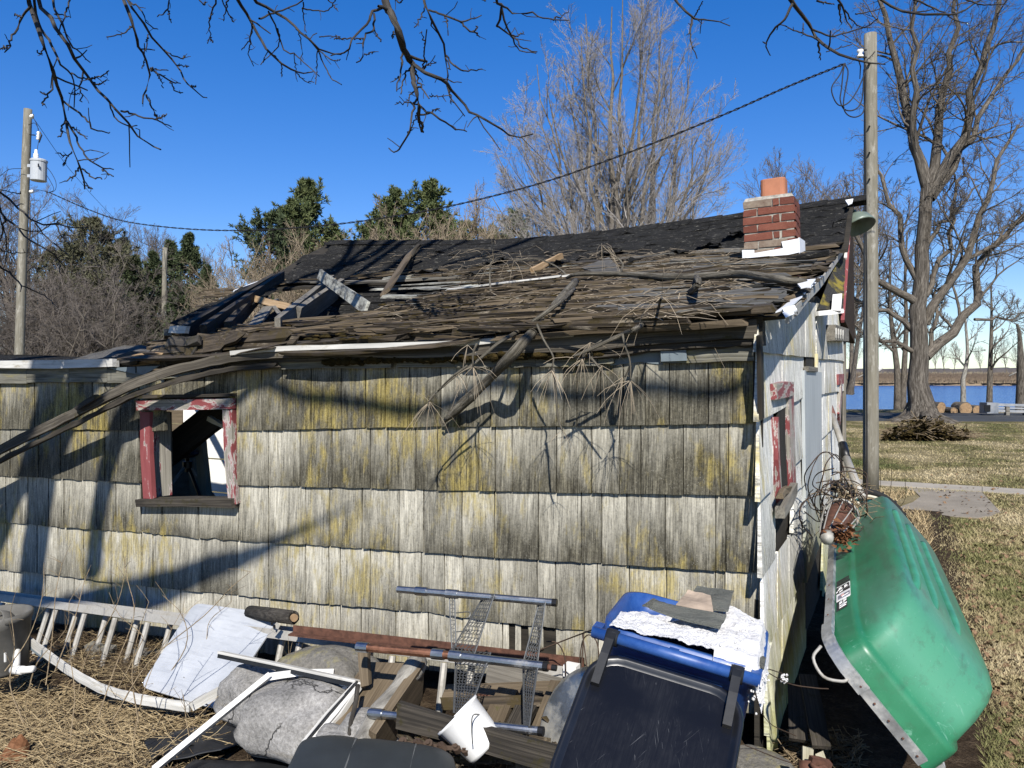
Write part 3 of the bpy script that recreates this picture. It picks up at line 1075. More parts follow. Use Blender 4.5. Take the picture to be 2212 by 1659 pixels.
SEAMS = {0: [0, 75, 148, 200, 226, 260, 300, 356, 442, 510, 565, 610, 672, 737, 790, 832, 885, 952, 1008, 1060, 1122, 1148, 1218, 1246, 1297, 1346, 1394, 1446, 1530, 1583, 1636],
         1: [22, 83, 130, 175, 226, 300, 510, 580, 648, 717, 800, 838, 898, 945, 1034, 1070, 1106, 1202, 1278, 1338, 1384, 1476, 1555, 1574, 1640],
         2: [12, 60, 105, 138, 208, 250, 305, 350, 428, 515, 580, 660, 712, 782, 862, 915, 998, 1068, 1163, 1256, 1300, 1354, 1437, 1546, 1568, 1645],
         3: [15, 80, 125, 180, 240, 306, 330, 436, 512, 580, 660, 710, 735, 800, 862, 910, 960, 1000, 1078, 1160, 1200, 1262, 1290, 1360, 1440, 1545, 1566, 1648],
         4: [30, 98, 160, 240, 316, 390, 460, 560, 620, 690, 735, 780, 855, 925, 1000, 1030, 1085, 1140, 1200, 1292, 1380, 1470, 1560, 1650]}
WX0, WX1, WY0, WY1 = 303, 510, 864, 1088


def one_shingle(x0, x1, top, bot, lift=.024, mat='shingle', jag=2.0, tilt=0.0):
    """a wedge nailed at the top and standing proud at its ragged butt"""
    K = 6
    xs = [x0 + 1.25 + (x1 - x0 - 2.5) * k / (K - 1) for k in range(K)]
    V, G = [], []
    rag = [random.uniform(-jag, jag) for _ in range(K)]
    curl = [random.uniform(-.0025, .003) for _ in range(K)]
    for row, (f, o) in enumerate(((0, .004), (.5, .013), (1, lift))):
        for k, x in enumerate(xs):
            yt, yb = yline(top, x) - 16, yline(bot, x) + rag[k] + tilt * (k / (K - 1) - .5)
            y = yt + (yb - yt) * f
            if x1 > 1625: x = x0 + .8 + (corner_x(y) - 1.5 - x0 - .8) * k / (K - 1)
            p = W(x, y, o + (curl[k] if row == 2 else 0))
            V.append(p); G.append((f, p.x, -p.z))
    for k, x in enumerate(xs):                       # butt thickness
        p = V[2 * K + k].copy(); p.y = YW - .002
        V.append(p); G.append((1.0, p.x, -p.z))
    for k in (0, K - 1):
        pass
    F = []
    for r in range(3):
        for k in range(K - 1):
            F.append((r * K + k, (r + 1) * K + k, (r + 1) * K + k + 1, r * K + k + 1))
    for e in (0, K - 1):                             # side edges
        p = V[e].copy(); p.y = YW - .002
        V.append(p); G.append((0.0, p.x, -p.z))
        F.append((e, 2 * K + e, 3 * K + e, len(V) - 1))
    mb = MB().add(V, F, G)
    mb.build('shingle', MAT[mat], shed)


for r in range(5):
    top, bot = LINES[r], LINES[r + 1]
    s = [x for x in SEAMS[r]]
    s = [-150, -70] + s if s[0] > -40 else s
    if r == 4: top = [(x, y) for x, y in top]
    for x0, x1 in zip(s, s[1:]):
        if r == 0 and WX0 - 2 <= x0 and x1 <= WX1 + 2:
            one_shingle(x0, x1, L0, [(0, 858), (2000, 862)], .016)
            continue
        if r == 1 and x0 >= WX0 - 4 and x1 <= WX1 + 4: continue
        if r == 2 and x0 >= WX0 and x1 <= WX1 + 6:
            one_shingle(x0, x1, [(0, 1098), (300, 1102), (515, 1112)], bot, .022, jag=3.5)
            continue
        if r == 4 and 1085 < (x0 + x1) / 2 < 1180: continue
        lift = random.uniform(.017, .029)
        one_shingle(x0, x1, top, bot, lift, jag=.7 + .25 * r, tilt=random.uniform(-2, 2))
# broken shingle stubs in the gap of the lowest course
for x0, x1, yb in ((1086, 1100, 1490), (1112, 1126, 1475), (1140, 1162, 1385), (1166, 1174, 1400)):
    one_shingle(x0, x1, L4, [(0, yb), (2000, yb + 4)], .012, 'shingle', 9)

# frieze boards under the eave
for x0, x1, m_, dy in ((-70, 60, 'frieze', 0), (61, 152, 'frieze', 0), (153, 234, 'frieze', 0), (235, 318, 'frieze', 4), (345, 415, 'frieze', 2), (416, 503, 'frieze', 0), (504, 604, 'frieze', 0),
                       (605, 702, 'frieze', 0), (703, 846, 'frieze', 0), (860, 985, 'frieze', 0), (986, 1104, 'frieze', 0), (1106, 1158, 'frieze', 0),
                       (1160, 1292, 'frieze', 2), (1293, 1326, 'frieze', -4), (1427, 1630, 'frieze', 0)):
    TOPF = [(-100, 793), (0, 795), (235, 795), (330, 803), (420, 785), (510, 777), (700, 762), (900, 760), (1160, 752), (1430, 742), (1640, 733)]
    q = [W(x0, yline(TOPF, x0) + dy, .03), W(x1, yline(TOPF, x1) + dy, .03), W(x1, yline(L0, x1) + dy * .5, .03), W(x0, yline(L0, x0) + dy * .5, .03)]
    a, b = (q[0] + q[3]) / 2, (q[1] + q[2]) / 2
    pts = [a.lerp(b, k / 4) for k in range(5)]
    MB().plank(pts, (q[0] - q[3]).length, .022, (0, 0, 1), .003, .004).build('frieze_board', MAT[m_], shed)
# blue-grey membrane patches
for poly in ([(1325, 750), (1440, 740), (1432, 788), (1380, 782), (1318, 790)],):
    MB().prism([W(x, y, .012) for x, y in poly], (0, -1, 0), .006).build('membrane_patch', MAT['membrane'], shed)
MB().prism([W(x, y, .052) for x, y in ((1426, 741), (1481, 739), (1484, 779), (1428, 781))], (0, -1, 0), .004).build('membrane_patch', MAT['membrane'], shed)

# corner boards and the dark corner gap
MB().plank([W(1633, y, .02) for y in (735, 800, 905)], .022, .03, (1, 0, 0), .003).build('corner_board_and_gap', MAT['sheathing'], shed)  # dark strip painting the shade in the open corner gap, no board
MB().plank([on_gable(1640 + k * 2.2, y, .026) for k, y in enumerate((725, 820, 905))], .05, .02, (0, 1, 0), .004).build('corner_board_and_gap', MAT['sheathing'], shed)
MB().plank([on_gable(x, y, .02) + Vector((0, -.015, 0)) for x, y in ((1662, 1390), (1668, 1470), (1674, 1560), (1682, 1640), (1688, 1700))], .05, .02, (0, 1, 0), .004).build('corner_board_and_gap', MAT['gable_shingle'], shed)

# ---- front window opening
def wbeam(name, pts, w, th, out, mat, jit=.003, wd=(0, 0, 1)):
    return MB().plank([W(x, y, out) for x, y in pts], w, th, wd, jit, .004).build(name, MAT[mat], win)
win = MB().plank([W(300, 876, .035), W(400, 874, .037), W(503, 871, .035)], .066, .045, (0, 0, 1), .003, .005).build('window_frame', MAT['red_flaky'], shed)
tk = 5.0
wbeam('jamb', [(317, 889), (318, 980), (324, 1076)], .092, .03, .03, 'red_paint', wd=(1, 0, 0))
wbeam('jamb', [(496, 886), (499, 980), (504, 1040), (508, 1088)], .066, .045, .025, 'red_flaky', .006, wd=(1, 0, 0))
wbeam('sill', [(308, 1085), (410, 1083), (515, 1086)], .055, .11, .02, 'dark_wood', .006)
a = W(333, 888); 
MB().plank([W(340, 890, -.06), W(345, 1072, -.06)], .16, .02, (.25, 1, 0), .003).build('jamb', MAT['red_gone'], win)
MB().plank([W(362, 890, -.17), W(364, 1068, -.17)], .05, .03, (1, 0, 0), .003).build('jamb', MAT['old_wood'], win)
MB().plank([W(300, 857, .04), W(505, 853, .04)], .02, .07, (0, 0, 1), .003).build('lintel', MAT['dark_wood'], win)

# ---- inside: floor boards, back wall, leaning timbers
MB().box((-3.4, 6.4, -.32), (6.4, 5.6, .04)).build('floor', MAT['dark_wood'], shed)
ybk = 6.0
for k in range(6):
    z = -.2 + k * .37
    for (xa, xb) in ((-8.6, -7.25), (-7.24, -6.5), (-6.49, -5.6)):
        MB().box(((xa + xb) / 2, ybk + random.uniform(0, .01), z), (xb - xa - .006, .03, .352), grain=0).build('inside_panel', MAT['white_board' if xa > -7.3 else 'tan_wood'], shed)
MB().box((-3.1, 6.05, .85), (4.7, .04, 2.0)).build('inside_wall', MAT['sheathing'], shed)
def stick(name, a, b, w, th, mat, wd=(0, 0, 1), parent=None):
    return MB().plank([a.lerp(b, k / 3) for k in range(4)], w, th, wd, .004, .01).build(name, MAT[mat], parent or shed)
stick('fallen_rafter', at(352, 985, 5.6), at(500, 870, 5.3), .20, .05, 'sheathing')
stick('fallen_rafter', at(430, 925, 5.9), at(445, 1085, 5.75), .085, .05, 'inside_board', (1, 0, 0))
stick('fallen_rafter', at(408, 930, 6.3), at(425, 1075, 6.1), .09, .04, 'inside_board', (1, 0, 0))
stick('inside_panel', at(366, 1000, 6.4), at(425, 950, 6.2), .05, .03, 'inside_board')
MB().prism([at(x, y, 6.6) for x, y in ((360, 1000), (402, 960), (425, 1010), (438, 1090), (366, 1090))], ray(400, 1000) * -1, .02).build('inside_panel', MAT['inside_board'], shed)
stick('fallen_rafter', at(452, 903, 5.2), at(492, 925, 5.0), .03, .03, 'inside_board')

# ---- gable wall shingles
MB().prism([on_gable(1640, 690, -.03), on_gable(1640, 1700, -.03), on_gable(1828, 1300, -.03), on_gable(1828, 700, -.03), on_gable(1765, 640, -.03), on_gable(1700, 655, -.03)], (1, 0, 0), .02).build('gable_sheathing', MAT['sheathing'], shed)
G_ = [[(1640, 655), (1824, 640)], [(1641, 760), (1740, 771), (1824, 780)], [(1640, 911), (1738, 857), (1816, 845)], [(1643, 1084), (1738, 984), (1813, 912)],
      [(1648, 1245), (1740, 1115), (1816, 1000)], [(1655, 1405), (1742, 1238), (1816, 1090)], [(1668, 1560), (1742, 1365), (1816, 1185)], [(1690, 1680), (1742, 1480), (1816, 1290)]]
GT = [(1640, 690), (1700, 683), (1740, 652), (1768, 655), (1824, 668)]


def gable_shingle(x0, x1, top, bot, lift=.022, raw=False, mat='gable_shingle'):
    first = x0 < 1669
    K = 5
    xs = [x0 + .3 + (x1 - x0 - .6) * k / (K - 1) for k in range(K)]
    V, Gc = [], []
    for f, o in ((0, .004), (.5, .012), (1, lift)):
        for x in xs:
            yt, yb = yline(top, x) - (0 if raw else 8), yline(bot, x) + random.uniform(-1.2, 1.2)
            y = yt + (yb - yt) * f
            if first: x = corner_x(y) + .5 + (x1 - corner_x(y) - 1) * (x - x0) / (x1 - x0)
            p = on_gable(x, y, o)
            V.append(p); Gc.append((f, p.y, -p.z))
    for k in range(K):
        p = V[2 * K + k].copy(); p.x -= lift; V.append(p); Gc.append((1, p.y, -p.z))
    F = []
    for r in range(3):
        for k in range(K - 1):
            F.append((r * K + k, (r + 1) * K + k, (r + 1) * K + k + 1, r * K + k + 1))
    V.append(V[0] - Vector((.01, 0, 0))); Gc.append(Gc[0]); F.append((0, 2 * K, 3 * K, len(V) - 1))
    V.append(V[K - 1] - Vector((.01, 0, 0))); Gc.append(Gc[K - 1]); F.append((K - 1, 3 * K - 1, 4 * K - 1, len(V) - 1))
    MB().add(V, F, Gc).build('shingle', MAT[mat], shed)


gs = {0: [1641, 1700, 1740, 1762], 1: [1642, 1690, 1736], 2: [1642, 1671], 3: [1644, 1676], 4: [1648, 1680, 1705, 1738], 5: [1656, 1690, 1715, 1740], 6: [1668, 1700, 1722, 1742]}
for r in range(7):
    s = gs[r]
    for x0, x1 in zip(s, s[1:]):
        gable_shingle(x0, x1, GT if r == 0 else G_[r], G_[r + 1], raw=(r == 0))
for r, s in {1: [1710, 1736], 2: [1711, 1739], 3: [1714, 1741]}.items():
    for x0, x1 in zip(s, s[1:]):
        if r > 1: gable_shingle(x0, x1, G_[r], G_[r + 1])
for r, s in {0: [1764, 1790, 1824], 1: [1764, 1782, 1806, 1824], 2: [1776, 1790, 1808], 3: [1777, 1795, 1812], 4: [1777, 1794, 1814], 5: [1778, 1796, 1816], 6: [1779, 1798, 1816]}.items():
    for x0, x1 in zip(s, s[1:]):
        gable_shingle(x0, x1, GT if r == 0 else G_[r], G_[r + 1], raw=(r == 0))
MB().plank([on_gable(1824, y, .02) for y in (660, 780, 900, 1100, 1280)], .09, .03, (0, 1, 0), .003).build('corner_board_and_gap', MAT['old_wood'], shed)

# gable window near the corner
def gb(name, pts, w, th, mat, wd, parent, out=.03, jit=.003):
    return MB().plank([on_gable(x, y, out) for x, y in pts], w, th, wd, jit, .004).build(name, MAT[mat], parent)
gwin = gb('window_frame', [(1671, 846), (1690, 842), (1709, 839)], .075, .03, 'red_flaky', (0, 0, 1), shed)
gb('jamb', [(1703, 852), (1706, 960), (1710, 1056)], .20, .03, 'red_flaky', (0, 1, 0), gwin, .02)
gb('jamb', [(1674, 900), (1676, 990), (1682, 1090)], .05, .03, 'red_flaky', (0, 1, 0), gwin, .02)
gb('pane_gap', [(1686, 862), (1687, 960), (1692, 1062)], .26, .01, 'sheathing', (0, 1, 0), gwin, .012).name = 'opening_shade'  # dark panel standing in for the shade inside the window opening
gb('sill', [(1686, 1108), (1700, 1080), (1716, 1054)], .045, .05, 'old_wood', (1, 0, 0), gwin, .05, .008)
gb('sill', [(1684, 1072), (1694, 1062), (1704, 1056)], .03, .03, 'tan_wood', (1, 0, 0), gwin, .05, .01)
# grey metal door panel and the small opening over it
q = [on_gable(x, y, .03) for x, y in ((1738, 800), (1775, 804), (1777, 1160), (1743, 1260))]
gdoor = MB().prism(q, (1, 0, 0), .02).build('door', MAT['door_metal'], shed, label='grey galvanised metal door panel streaked yellow low down')
q = [on_gable(x, y, .014) for x, y in ((1741, 762), (1762, 764), (1762, 800), (1741, 798))]
MB().prism(q, (1, 0, 0), .012).build('vent_opening', MAT['sheathing'], shed)
gb('vent_sill', [(1741, 797), (1762, 799)], .03, .03, 'old_wood', (0, 0, 1), shed)
gb('vent_sill', [(1764, 764), (1764, 800)], .06, .02, 'gable_shingle', (0, 1, 0), shed)
# far window trim
gw2 = gb('window_frame', [(1808, 820), (1820, 818)], .10, .03, 'red_paint', (0, 0, 1), shed, .02)
gb('jamb', [(1815, 830), (1813, 870), (1811, 906)], .16, .03, 'red_flaky', (0, 1, 0), gw2, .02)
# hook block
blk = gb('hook_block', [(1795, 719), (1826, 724)], .13, .07, 'old_wood', (0, 0, 1), shed, .05)
for k in range(4):
    c = on_gable(1806 + 5 * k, 721 + k, .10)
    MB().tube([c + Vector((.0, .025 * math.cos(a), .045 * math.sin(a))) for a in np.linspace(0, 5.2, 9)], .006, 5).build('rope_loop', MAT['white_dirty'], blk)

# ---- main roof fragment over the far half of the gable
mx = lambda x, y, t: at(x, y, t)
q = [at(1829, 532, 6.35), at(1814, 545, 6.2), at(1794, 593, 5.85), at(1766, 668, 5.45), at(1821, 668, 5.55), at(1826, 600, 6.0)]
MB().prism(q, (0, -.5, .85), .03).build('roof_slope', MAT['moss_felt'], shed, label='mossy black shingle remnant over the gable')
MB().plank([at(1765, 677, 5.40), at(1790, 675, 5.44), at(1819, 672, 5.5)], .032, .03, (0, 0, 1), .002).build('fascia', MAT['white_paint'], shed)
MB().prism([at(1799, 636, 5.55), at(1819, 634, 5.58), at(1816, 671, 5.45), at(1796, 670, 5.43)], (0, -1, .4), .02).build('fascia', MAT['white_paint'], shed)
MB().plank([at(1834, 508, 6.5), at(1828, 600, 6.0), at(1820, 694, 5.45)], .022, .02, (1, 0, 0), .002).build('rake_board', MAT['red_paint'], shed)
MB().plank([at(1824, 528, 6.4), at(1822, 560, 6.2)], .05, .03, (1, 0, 0), .002).build('rake_board', MAT['white_paint'], shed)

# ---- upper roof slope: deck and felt shingle strips
XL = on_roof(690, 528).x
bl = sorted([(p.y, p.x) for p in (on_roof(x, y) for x, y in ((702, 524), (640, 560), (550, 612), (470, 660), (385, 708)))])
left_X = lambda Y: yline(bl, Y)
Ys = [6.45, 6.6, 6.8, 7.0, 7.2, 7.4]
rows = [[rp(left_X(Y) + (-.36 - left_X(Y)) * k / 24, Y, -.03 + .008 * math.sin(k * 2.1 + Y * 9)) for k in range(25)] for Y in Ys]
MB().sheet(rows, .03, (0, 0, 1)).build('roof_deck', MAT['sheathing'], shed)
rows = [[rp(-6.4 + 6.02 * k / 20, Y, 0) for k in range(21)] for Y in (7.4, 7.9, 8.5, 9.3)]
rows = [[Vector((p.x - .02 * j, p.y, p.z)) for p in r] for j, r in enumerate(rows)]
MB().sheet(rows, .03, (0, 0, 1)).build('rear_roof', MAT['felt'], shed)
MB().prism([at(1842, 440, 6.85), at(1847, 742, 8.45), at(1824, 737, 8.35), at(1824, 690, 7.6), at(1833, 505, 6.95)], (1, -.3, 0), .03).build('soffit', MAT['brown_soffit'], shed)
for r in range(8):
    y0 = 6.52 + r * .118; y1 = y0 + .15
    x = left_X(min(y1, 7.4)) + random.uniform(0, .3)
    while x < -.40:
        w = min(random.uniform(.55, .95), -.385 - x)
        if w < .08: break
        K = 10
        lo = [rp(x + (w - .008) * k / (K - 1), max(y0 + random.uniform(-.035, .03), 6.44),   .010 + abs(random.gauss(0, .005)) * (2.8 if random.random() < .12 else 1)) for k in range(K)]
        mi = [rp(x + (w - .008) * k / (K - 1), (y0 + y1) / 2, .012 + random.uniform(0, .006)) for k in range(K)]
        hi = [rp(x + (w - .008) * k / (K - 1), min(y1, 7.405), .006) for k in range(K)]
        if not (r < 3 and random.random() < .07):
            MB().sheet([lo, mi, hi], .006, (0, 0, 1)).build('felt_strip', MAT['felt'], shed)
        x += w
# ridge cap pieces
x = -6.3
while x < -.5:
    w = random.uniform(.28, .36)
    pts = [[Vector((xx, 7.4 + dy, yline(RT_, xx) + .02 - abs(dy) * .6 + (.012 if e else 0))) for dy in (-.11, 0, .11)] for e, xx in enumerate((x, x + w + .03))]
    MB().sheet(pts, .006, (0, 0, 1)).build('ridge_cap', MAT['felt'], shed)
    x += w
MB().prism([at(1826, 432, 6.55), at(1843, 429, 6.6), at(1841, 437, 6.55), at(1832, 441, 6.5)], (0, 0, 1), .01).build('ridge_flashing', MAT['white_metal'], shed)
# torn, lifted felt flaps with dark gaps under them
for x0, y0, x1, y1 in ((1040, 575, 1100, 560), (1180, 582, 1260, 552), (1350, 575, 1395, 560), (1560, 525, 1600, 500), (1575, 520, 1610, 505), (1010, 600, 1075, 585), (1500, 545, 1560, 528), (1440, 560, 1500, 545), (880, 600, 960, 588), (1290, 560, 1350, 543)):
    a, b = on_roof(x0, y0, .02), on_roof(x1, y1, .02)
    rows = []
    for j in range(4):
        r = []
        for k in range(6):
            p = rp(a.x + (b.x - a.x) * k / 5, a.y + (b.y - a.y) * j / 3, .03)
            p.z += .05 * (1 - j / 3) * (.4 + random.random()) + random.uniform(-.008, .008)
            r.append(p)
        rows.append(r)
    MB().sheet(rows, .005, (0, 0, 1)).build('felt_flap', MAT['felt'], shed)
p0 = [on_roof(x, y, .05) for x, y in ((1255, 578), (1315, 555), (1345, 585), (1285, 588))]
MB().prism(p0, (0, -.2, 1), .006).build('felt_flap', MAT['felt_grey'], shed, label='flat grey felt scrap beside the long limb')
for pl in (((1415, 680), (1480, 655), (1560, 652), (1520, 668), (1500, 682)), ((1500, 660), (1570, 640), (1640, 640), (1600, 660))):
    MB().prism([on_roof(x, y, .035 + random.uniform(0, .01)) for x, y in pl], (0, -.2, 1), .006).build('felt_flap', MAT['felt_grey'], shed)

# ---- old board deck of the main roof, running down beneath the lean-to and seen through the hole
for r in range(11):
    y_ = 6.56 - r * .125; z_ = 2.64 - r * .125 * .62
    x = -5.6 - r * .08
    while x < -2.2:
        w = min(random.uniform(.9, 2.2), -2.0 - x)
        MB().plank([Vector((x + w * k / 3 - .012 * (k == 3), y_ + random.uniform(-.004, .004), z_ + random.uniform(-.006, .006))) for k in range(4)], .118, .02, (0, 1, .62), .002, .01).build('roof_board', MAT['felt'], shed)
        x += w
# ---- rotten laths of the lower slope
HOLE = [(392, 712), (470, 655), (560, 612), (700, 606), (960, 600), (940, 630), (840, 655), (740, 682), (600, 704)]
def inside(p, poly):
    return bool(in_poly(np.array([p[0]]), np.array([p[1]]), poly)[0])
SLOTS = [(880, 662), (1010, 648), (1190, 640), (1560, 628), (1560, 640), (1190, 664), (1010, 678), (900, 690)]
nl = 0
Y = 3.33
while Y < 6.55:
    x = left_X(Y) + random.uniform(-.1, .25)
    dense = Y < 3.75
    while x < -.44:
        w = min(random.uniform(.6, 2.2), -.42 - x)
        if w < .08: break
        mid = proj(rp(x + w / 2, Y))
        skip = (inside(mid, HOLE) and random.random() < .93) or (not dense and 1000 < mid[0] < 1600 and random.random() < .12)
        if inside(mid, SLOTS) and random.random() < .6: skip = True
        if not skip:
            K = 6
            dz = random.uniform(-.035, .025); sag = random.uniform(0, .03); sk = random.uniform(-.03, .03)
            pts = [rp(x + w * k / (K - 1), Y + sk * (k / (K - 1) - .5), .0 + dz - sag * math.sin(math.pi * k / (K - 1)) + random.uniform(-.004, .004)) for k in range(K)]
            mt = random.choice(['moss_wood', 'moss_wood', 'dark_wood', 'moss_wood', 'tan_wood', 'moss_wood'])
            if 640 < mid[0] < 1180 and 585 < mid[1] < 660: mt = random.choice(['lichen_wood', 'lichen_wood', 'moss_wood'])
            MB().plank(pts, random.uniform(.055, .12), random.uniform(.012, .03), (0, 1, .235), .010, .05).build('roof_lath', MAT[mt], shed)
            nl += 1
        x += w + random.uniform(.01, .12)
    Y += random.uniform(.075, .105) if dense else random.uniform(.085, .125)
# splinters and rotted layers lying over the laths
mb = MB(); mb2 = MB()
for k in range(1500):
    px = 420 + 1290 * random.random(); py = 560 + 165 * random.random() ** .8
    if inside((px, py), HOLE) or (inside((px, py), SLOTS) and random.random() < .7): continue
    p = on_roof(px, py, .02)
    if p.y > 6.6 or p.y < 3.28: continue
    L = random.uniform(.15, .8); a = random.gauss(0, .07)
    d = Vector((math.cos(a), math.sin(a), math.sin(a) * .235 + random.gauss(0, .03)))
    n0 = random.uniform(.0, .03)
    if p.x + L > -.42: continue
    (mb if random.random() < .6 else mb2).plank([p + d * (L * s) + Vector((0, 0, n0 + random.uniform(-.008, .008))) for s in (0, .5, 1)], random.uniform(.006, .024), random.uniform(.004, .016), (0, 1, .235), .004, .03)
mb.build('rotten_splinters', MAT['moss_wood'], shed, kind='stuff'); mb2.build('rotten_splinters', MAT['tan_wood'], shed, kind='stuff')

# split wood shakes on the right part of the slope
for k in range(150):
    px = random.uniform(1330, 1800); py = random.uniform(540, 672)
    p = on_roof(px, py, .03)
    if p.y > 6.65 or p.x > -.62: continue
    if px < 1480 and random.random() < .5: continue
    q = proj(p + Vector((.12, 0, 0)))
    w = random.uniform(.05, .11); L = min(random.uniform(.25, .7), 2 * (-.46 - p.x))
    if p.x < -2.4: continue
    d = Vector((1, random.gauss(0, .05), random.gauss(0, .02)))
    MB().plank([p - d * L * .5, p + Vector((0, 0, random.uniform(0, .012))), p + d * L * .5], w, random.uniform(.006, .014), (0, 1, .235 + random.gauss(0, .08)), .007, .03).build('roof_shake', MAT['shake'], shed)

# moss cushions along the laths
mb = MB()
for k in range(520):
    px = random.uniform(480, 1600); py = random.uniform(628, 738)
    yy = 700 + (px - 480) * -.012
    if inside((px, py), HOLE): continue
    p = on_roof(px, py, .012)
    if p.y > 5.6 or p.y < 3.36: continue
    r = random.uniform(.008, .022)
    ring = lambda s, h: [p + Vector((math.cos(a) * r * s * 2.4 * random.uniform(.7, 1.3), math.sin(a) * r * s * random.uniform(.7, 1.3), h)) for a in np.linspace(0, 5.5, 7)]
    mb.loft([ring(1, 0), ring(.8, r * .5), ring(.35, r * .8)], True, False, True)
mb.build('moss', MAT['moss'], shed, smooth=True, kind='stuff')

# rafters and broken boards standing out of the hole
def rstick(name, p, q, w, th, mat, wd, lp=.0, lq=.0, label=None, n=4, jit=.004, ej=.015):
    a = on_roof(*p, lp) if len(p) == 2 else at(*p)
    b = on_roof(*q, lq) if len(q) == 2 else at(*q)
    return MB().plank([a.lerp(b, k / n) for k in range(n + 1)], w, th, wd, jit, ej).build(name, MAT[mat], shed, label=label)
rstick('rafter', (600, 708), (718, 608), .14, .045, 'old_wood', (0, 0, 1), .02, -.02, 'pale grey rafter exposed across the roof hole')
rstick('rafter', (640, 690), (735, 622), .20, .04, 'old_wood', (.3, 0, 1), -.02, -.05)
rstick('rafter', (400, 725), (592, 606), .16, .05, 'dark_wood', (0, 0, 1), .03, .06)
rstick('rafter', (440, 716), (610, 596), .10, .05, 'dark_wood', (0, 0, 1), .05, .12)
rstick('rafter', (492, 712), (556, 640), .12, .05, 'dark_wood', (0, 0, 1), .0, .05)
rstick('broken_board', (545, 645), (640, 668), .06, .04, 'fresh_wood', (0, .4, 1), .08, .02, 'snapped board with a fresh orange break')
rstick('broken_board', (690, 592), (792, 665), .10, .02, 'lichen_wood', (0, .4, 1), .16, .03, 'lichen speckled board stuck up out of the roof hole')
rstick('broken_board', (832, 632), (890, 540), .11, .03, 'tan_wood', (.8, 0, .5), .02, .08, 'broken grey rafter end poking up above the upper slope', 6, .008, .03)
rstick('broken_board', (878, 575), (905, 528), .05, .03, 'dark_wood', (.8, 0, .5), .06, .26, None, 4, .01, .03)
rstick('broken_board', (548, 705), (590, 650), .11, .02, 'old_wood', (.9, .2, .2), .02, .02)
rstick('broken_board', (575, 640), (612, 690), .03, .03, 'old_wood', (.9, .2, .2), .02, .02)
rstick('broken_board', (750, 612), (1000, 598), .09, .02, 'old_wood', (0, 1, .2), .0, .0)
rstick('broken_board', (640, 610), (860, 606), .08, .02, 'old_wood', (0, 1, .2), -.01, .0)
rstick('broken_board', (1150, 585), (1212, 552), .05, .03, 'fresh_wood', (0, 1, .2), .05, .10)
rstick('broken_board', (965, 626), (1210, 596), .05, .012, 'white_dirty', (0, 1, .2), .05, .06, 'long white painted strip lying on the laths')
rstick('broken_board', (1190, 600), (1260, 590), .06, .012, 'white_dirty', (0, 1, .2), .05, .05)
# pale rafter faces seen between the lath rows
for px, py, L in ((1010, 665, .5), (1075, 690, .4), (930, 690, .35), (1130, 660, .45), (1200, 690, .4), (1290, 640, .3), (1350, 660, .35), (1060, 645, .3), (880, 690, .3)):
    p = on_roof(px, py, -.06)
    MB().plank([p - Vector((L / 2, 0, 0)), p, p + Vector((L / 2, 0, 0))], .10, .025, (0, .3, 1), .004).build('roof_lath', MAT['inside_board' if random.random() < .3 else 'old_wood'], shed)
for X in (-1.1, -1.7, -2.3, -2.9, -3.5):
    MB().plank([rp(X, Y, -.075) for Y in (3.4, 4.5, 5.6, 6.6)], .10, .045, (0, 0, 1), .003).build('rafter', MAT['dark_wood'], shed)
# tarpaper strips hanging over the collapsed left end
for (a, b, w) in (((395, 708), (540, 628), .16), ((430, 700), (600, 608), .12), ((380, 700), (500, 640), .10), ((470, 690), (590, 622), .1)):
    p, q = on_roof(*a, .05), on_roof(*b, .09)
    MB().plank([p.lerp(q, k / 5) + Vector((0, 0, random.uniform(-.02, .03))) for k in range(6)], w, .006, (.6, .7, 0), .01, .03).build('felt_flap', MAT['felt'], shed)
rstick('rake_flashing', (505, 632), (575, 604), .05, .01, 'white_metal', (.4, 0, 1), .09, .10)
rstick('rake_flashing', (370, 712), (405, 712), .05, .03, 'white_dirty', (.4, 0, 1), .10, .10)
rstick('rafter', (362, 775), (362, 718), .05, .05, 'old_wood', (1, 0, 0), .02, .08)

# ---- left end: low collapsed roof
LR = [(-80, 778), (60, 772), (160, 768), (250, 752), (330, 746), (352, 760)]
for k, (poly, mt) in enumerate(((((-120, 783), (-100, 765), (60, 766), (200, 772), (235, 785)), 'felt'), (((158, 776), (205, 762), (268, 746), (330, 750), (360, 742), (356, 770), (290, 782)), 'felt_grey'))):
    q = [at_Y(x, y, 3.9 if j in (0, len(poly) - 1) else 4.5) for j, (x, y) in enumerate(poly)]
    MB().prism(q, (0, -.2, 1), .02).build('felt_flap', MAT[mt], shed)
rows = [[at_Y(x, y + 4 * math.sin(x * .09) + o * 12, 3.5 + .5 * (1 - o)) for x in range(160, 361, 10)] for o in (0, .5, 1) for y in (762,)]
rows = [[at_Y(x, yline([(160, 777), (210, 762), (270, 748), (340, 747), (365, 740)], x) + o * 26 + 2.5 * math.sin(x * .12), 3.5 + .7 * (1 - o)) for x in range(165, 362, 8)] for o in (0, .35, .7, 1)]
MB().sheet(rows, .01, (0, 0, 1)).build('felt_flap', MAT['felt_grey'], shed, label='rumpled grey roofing felt on the low left end')
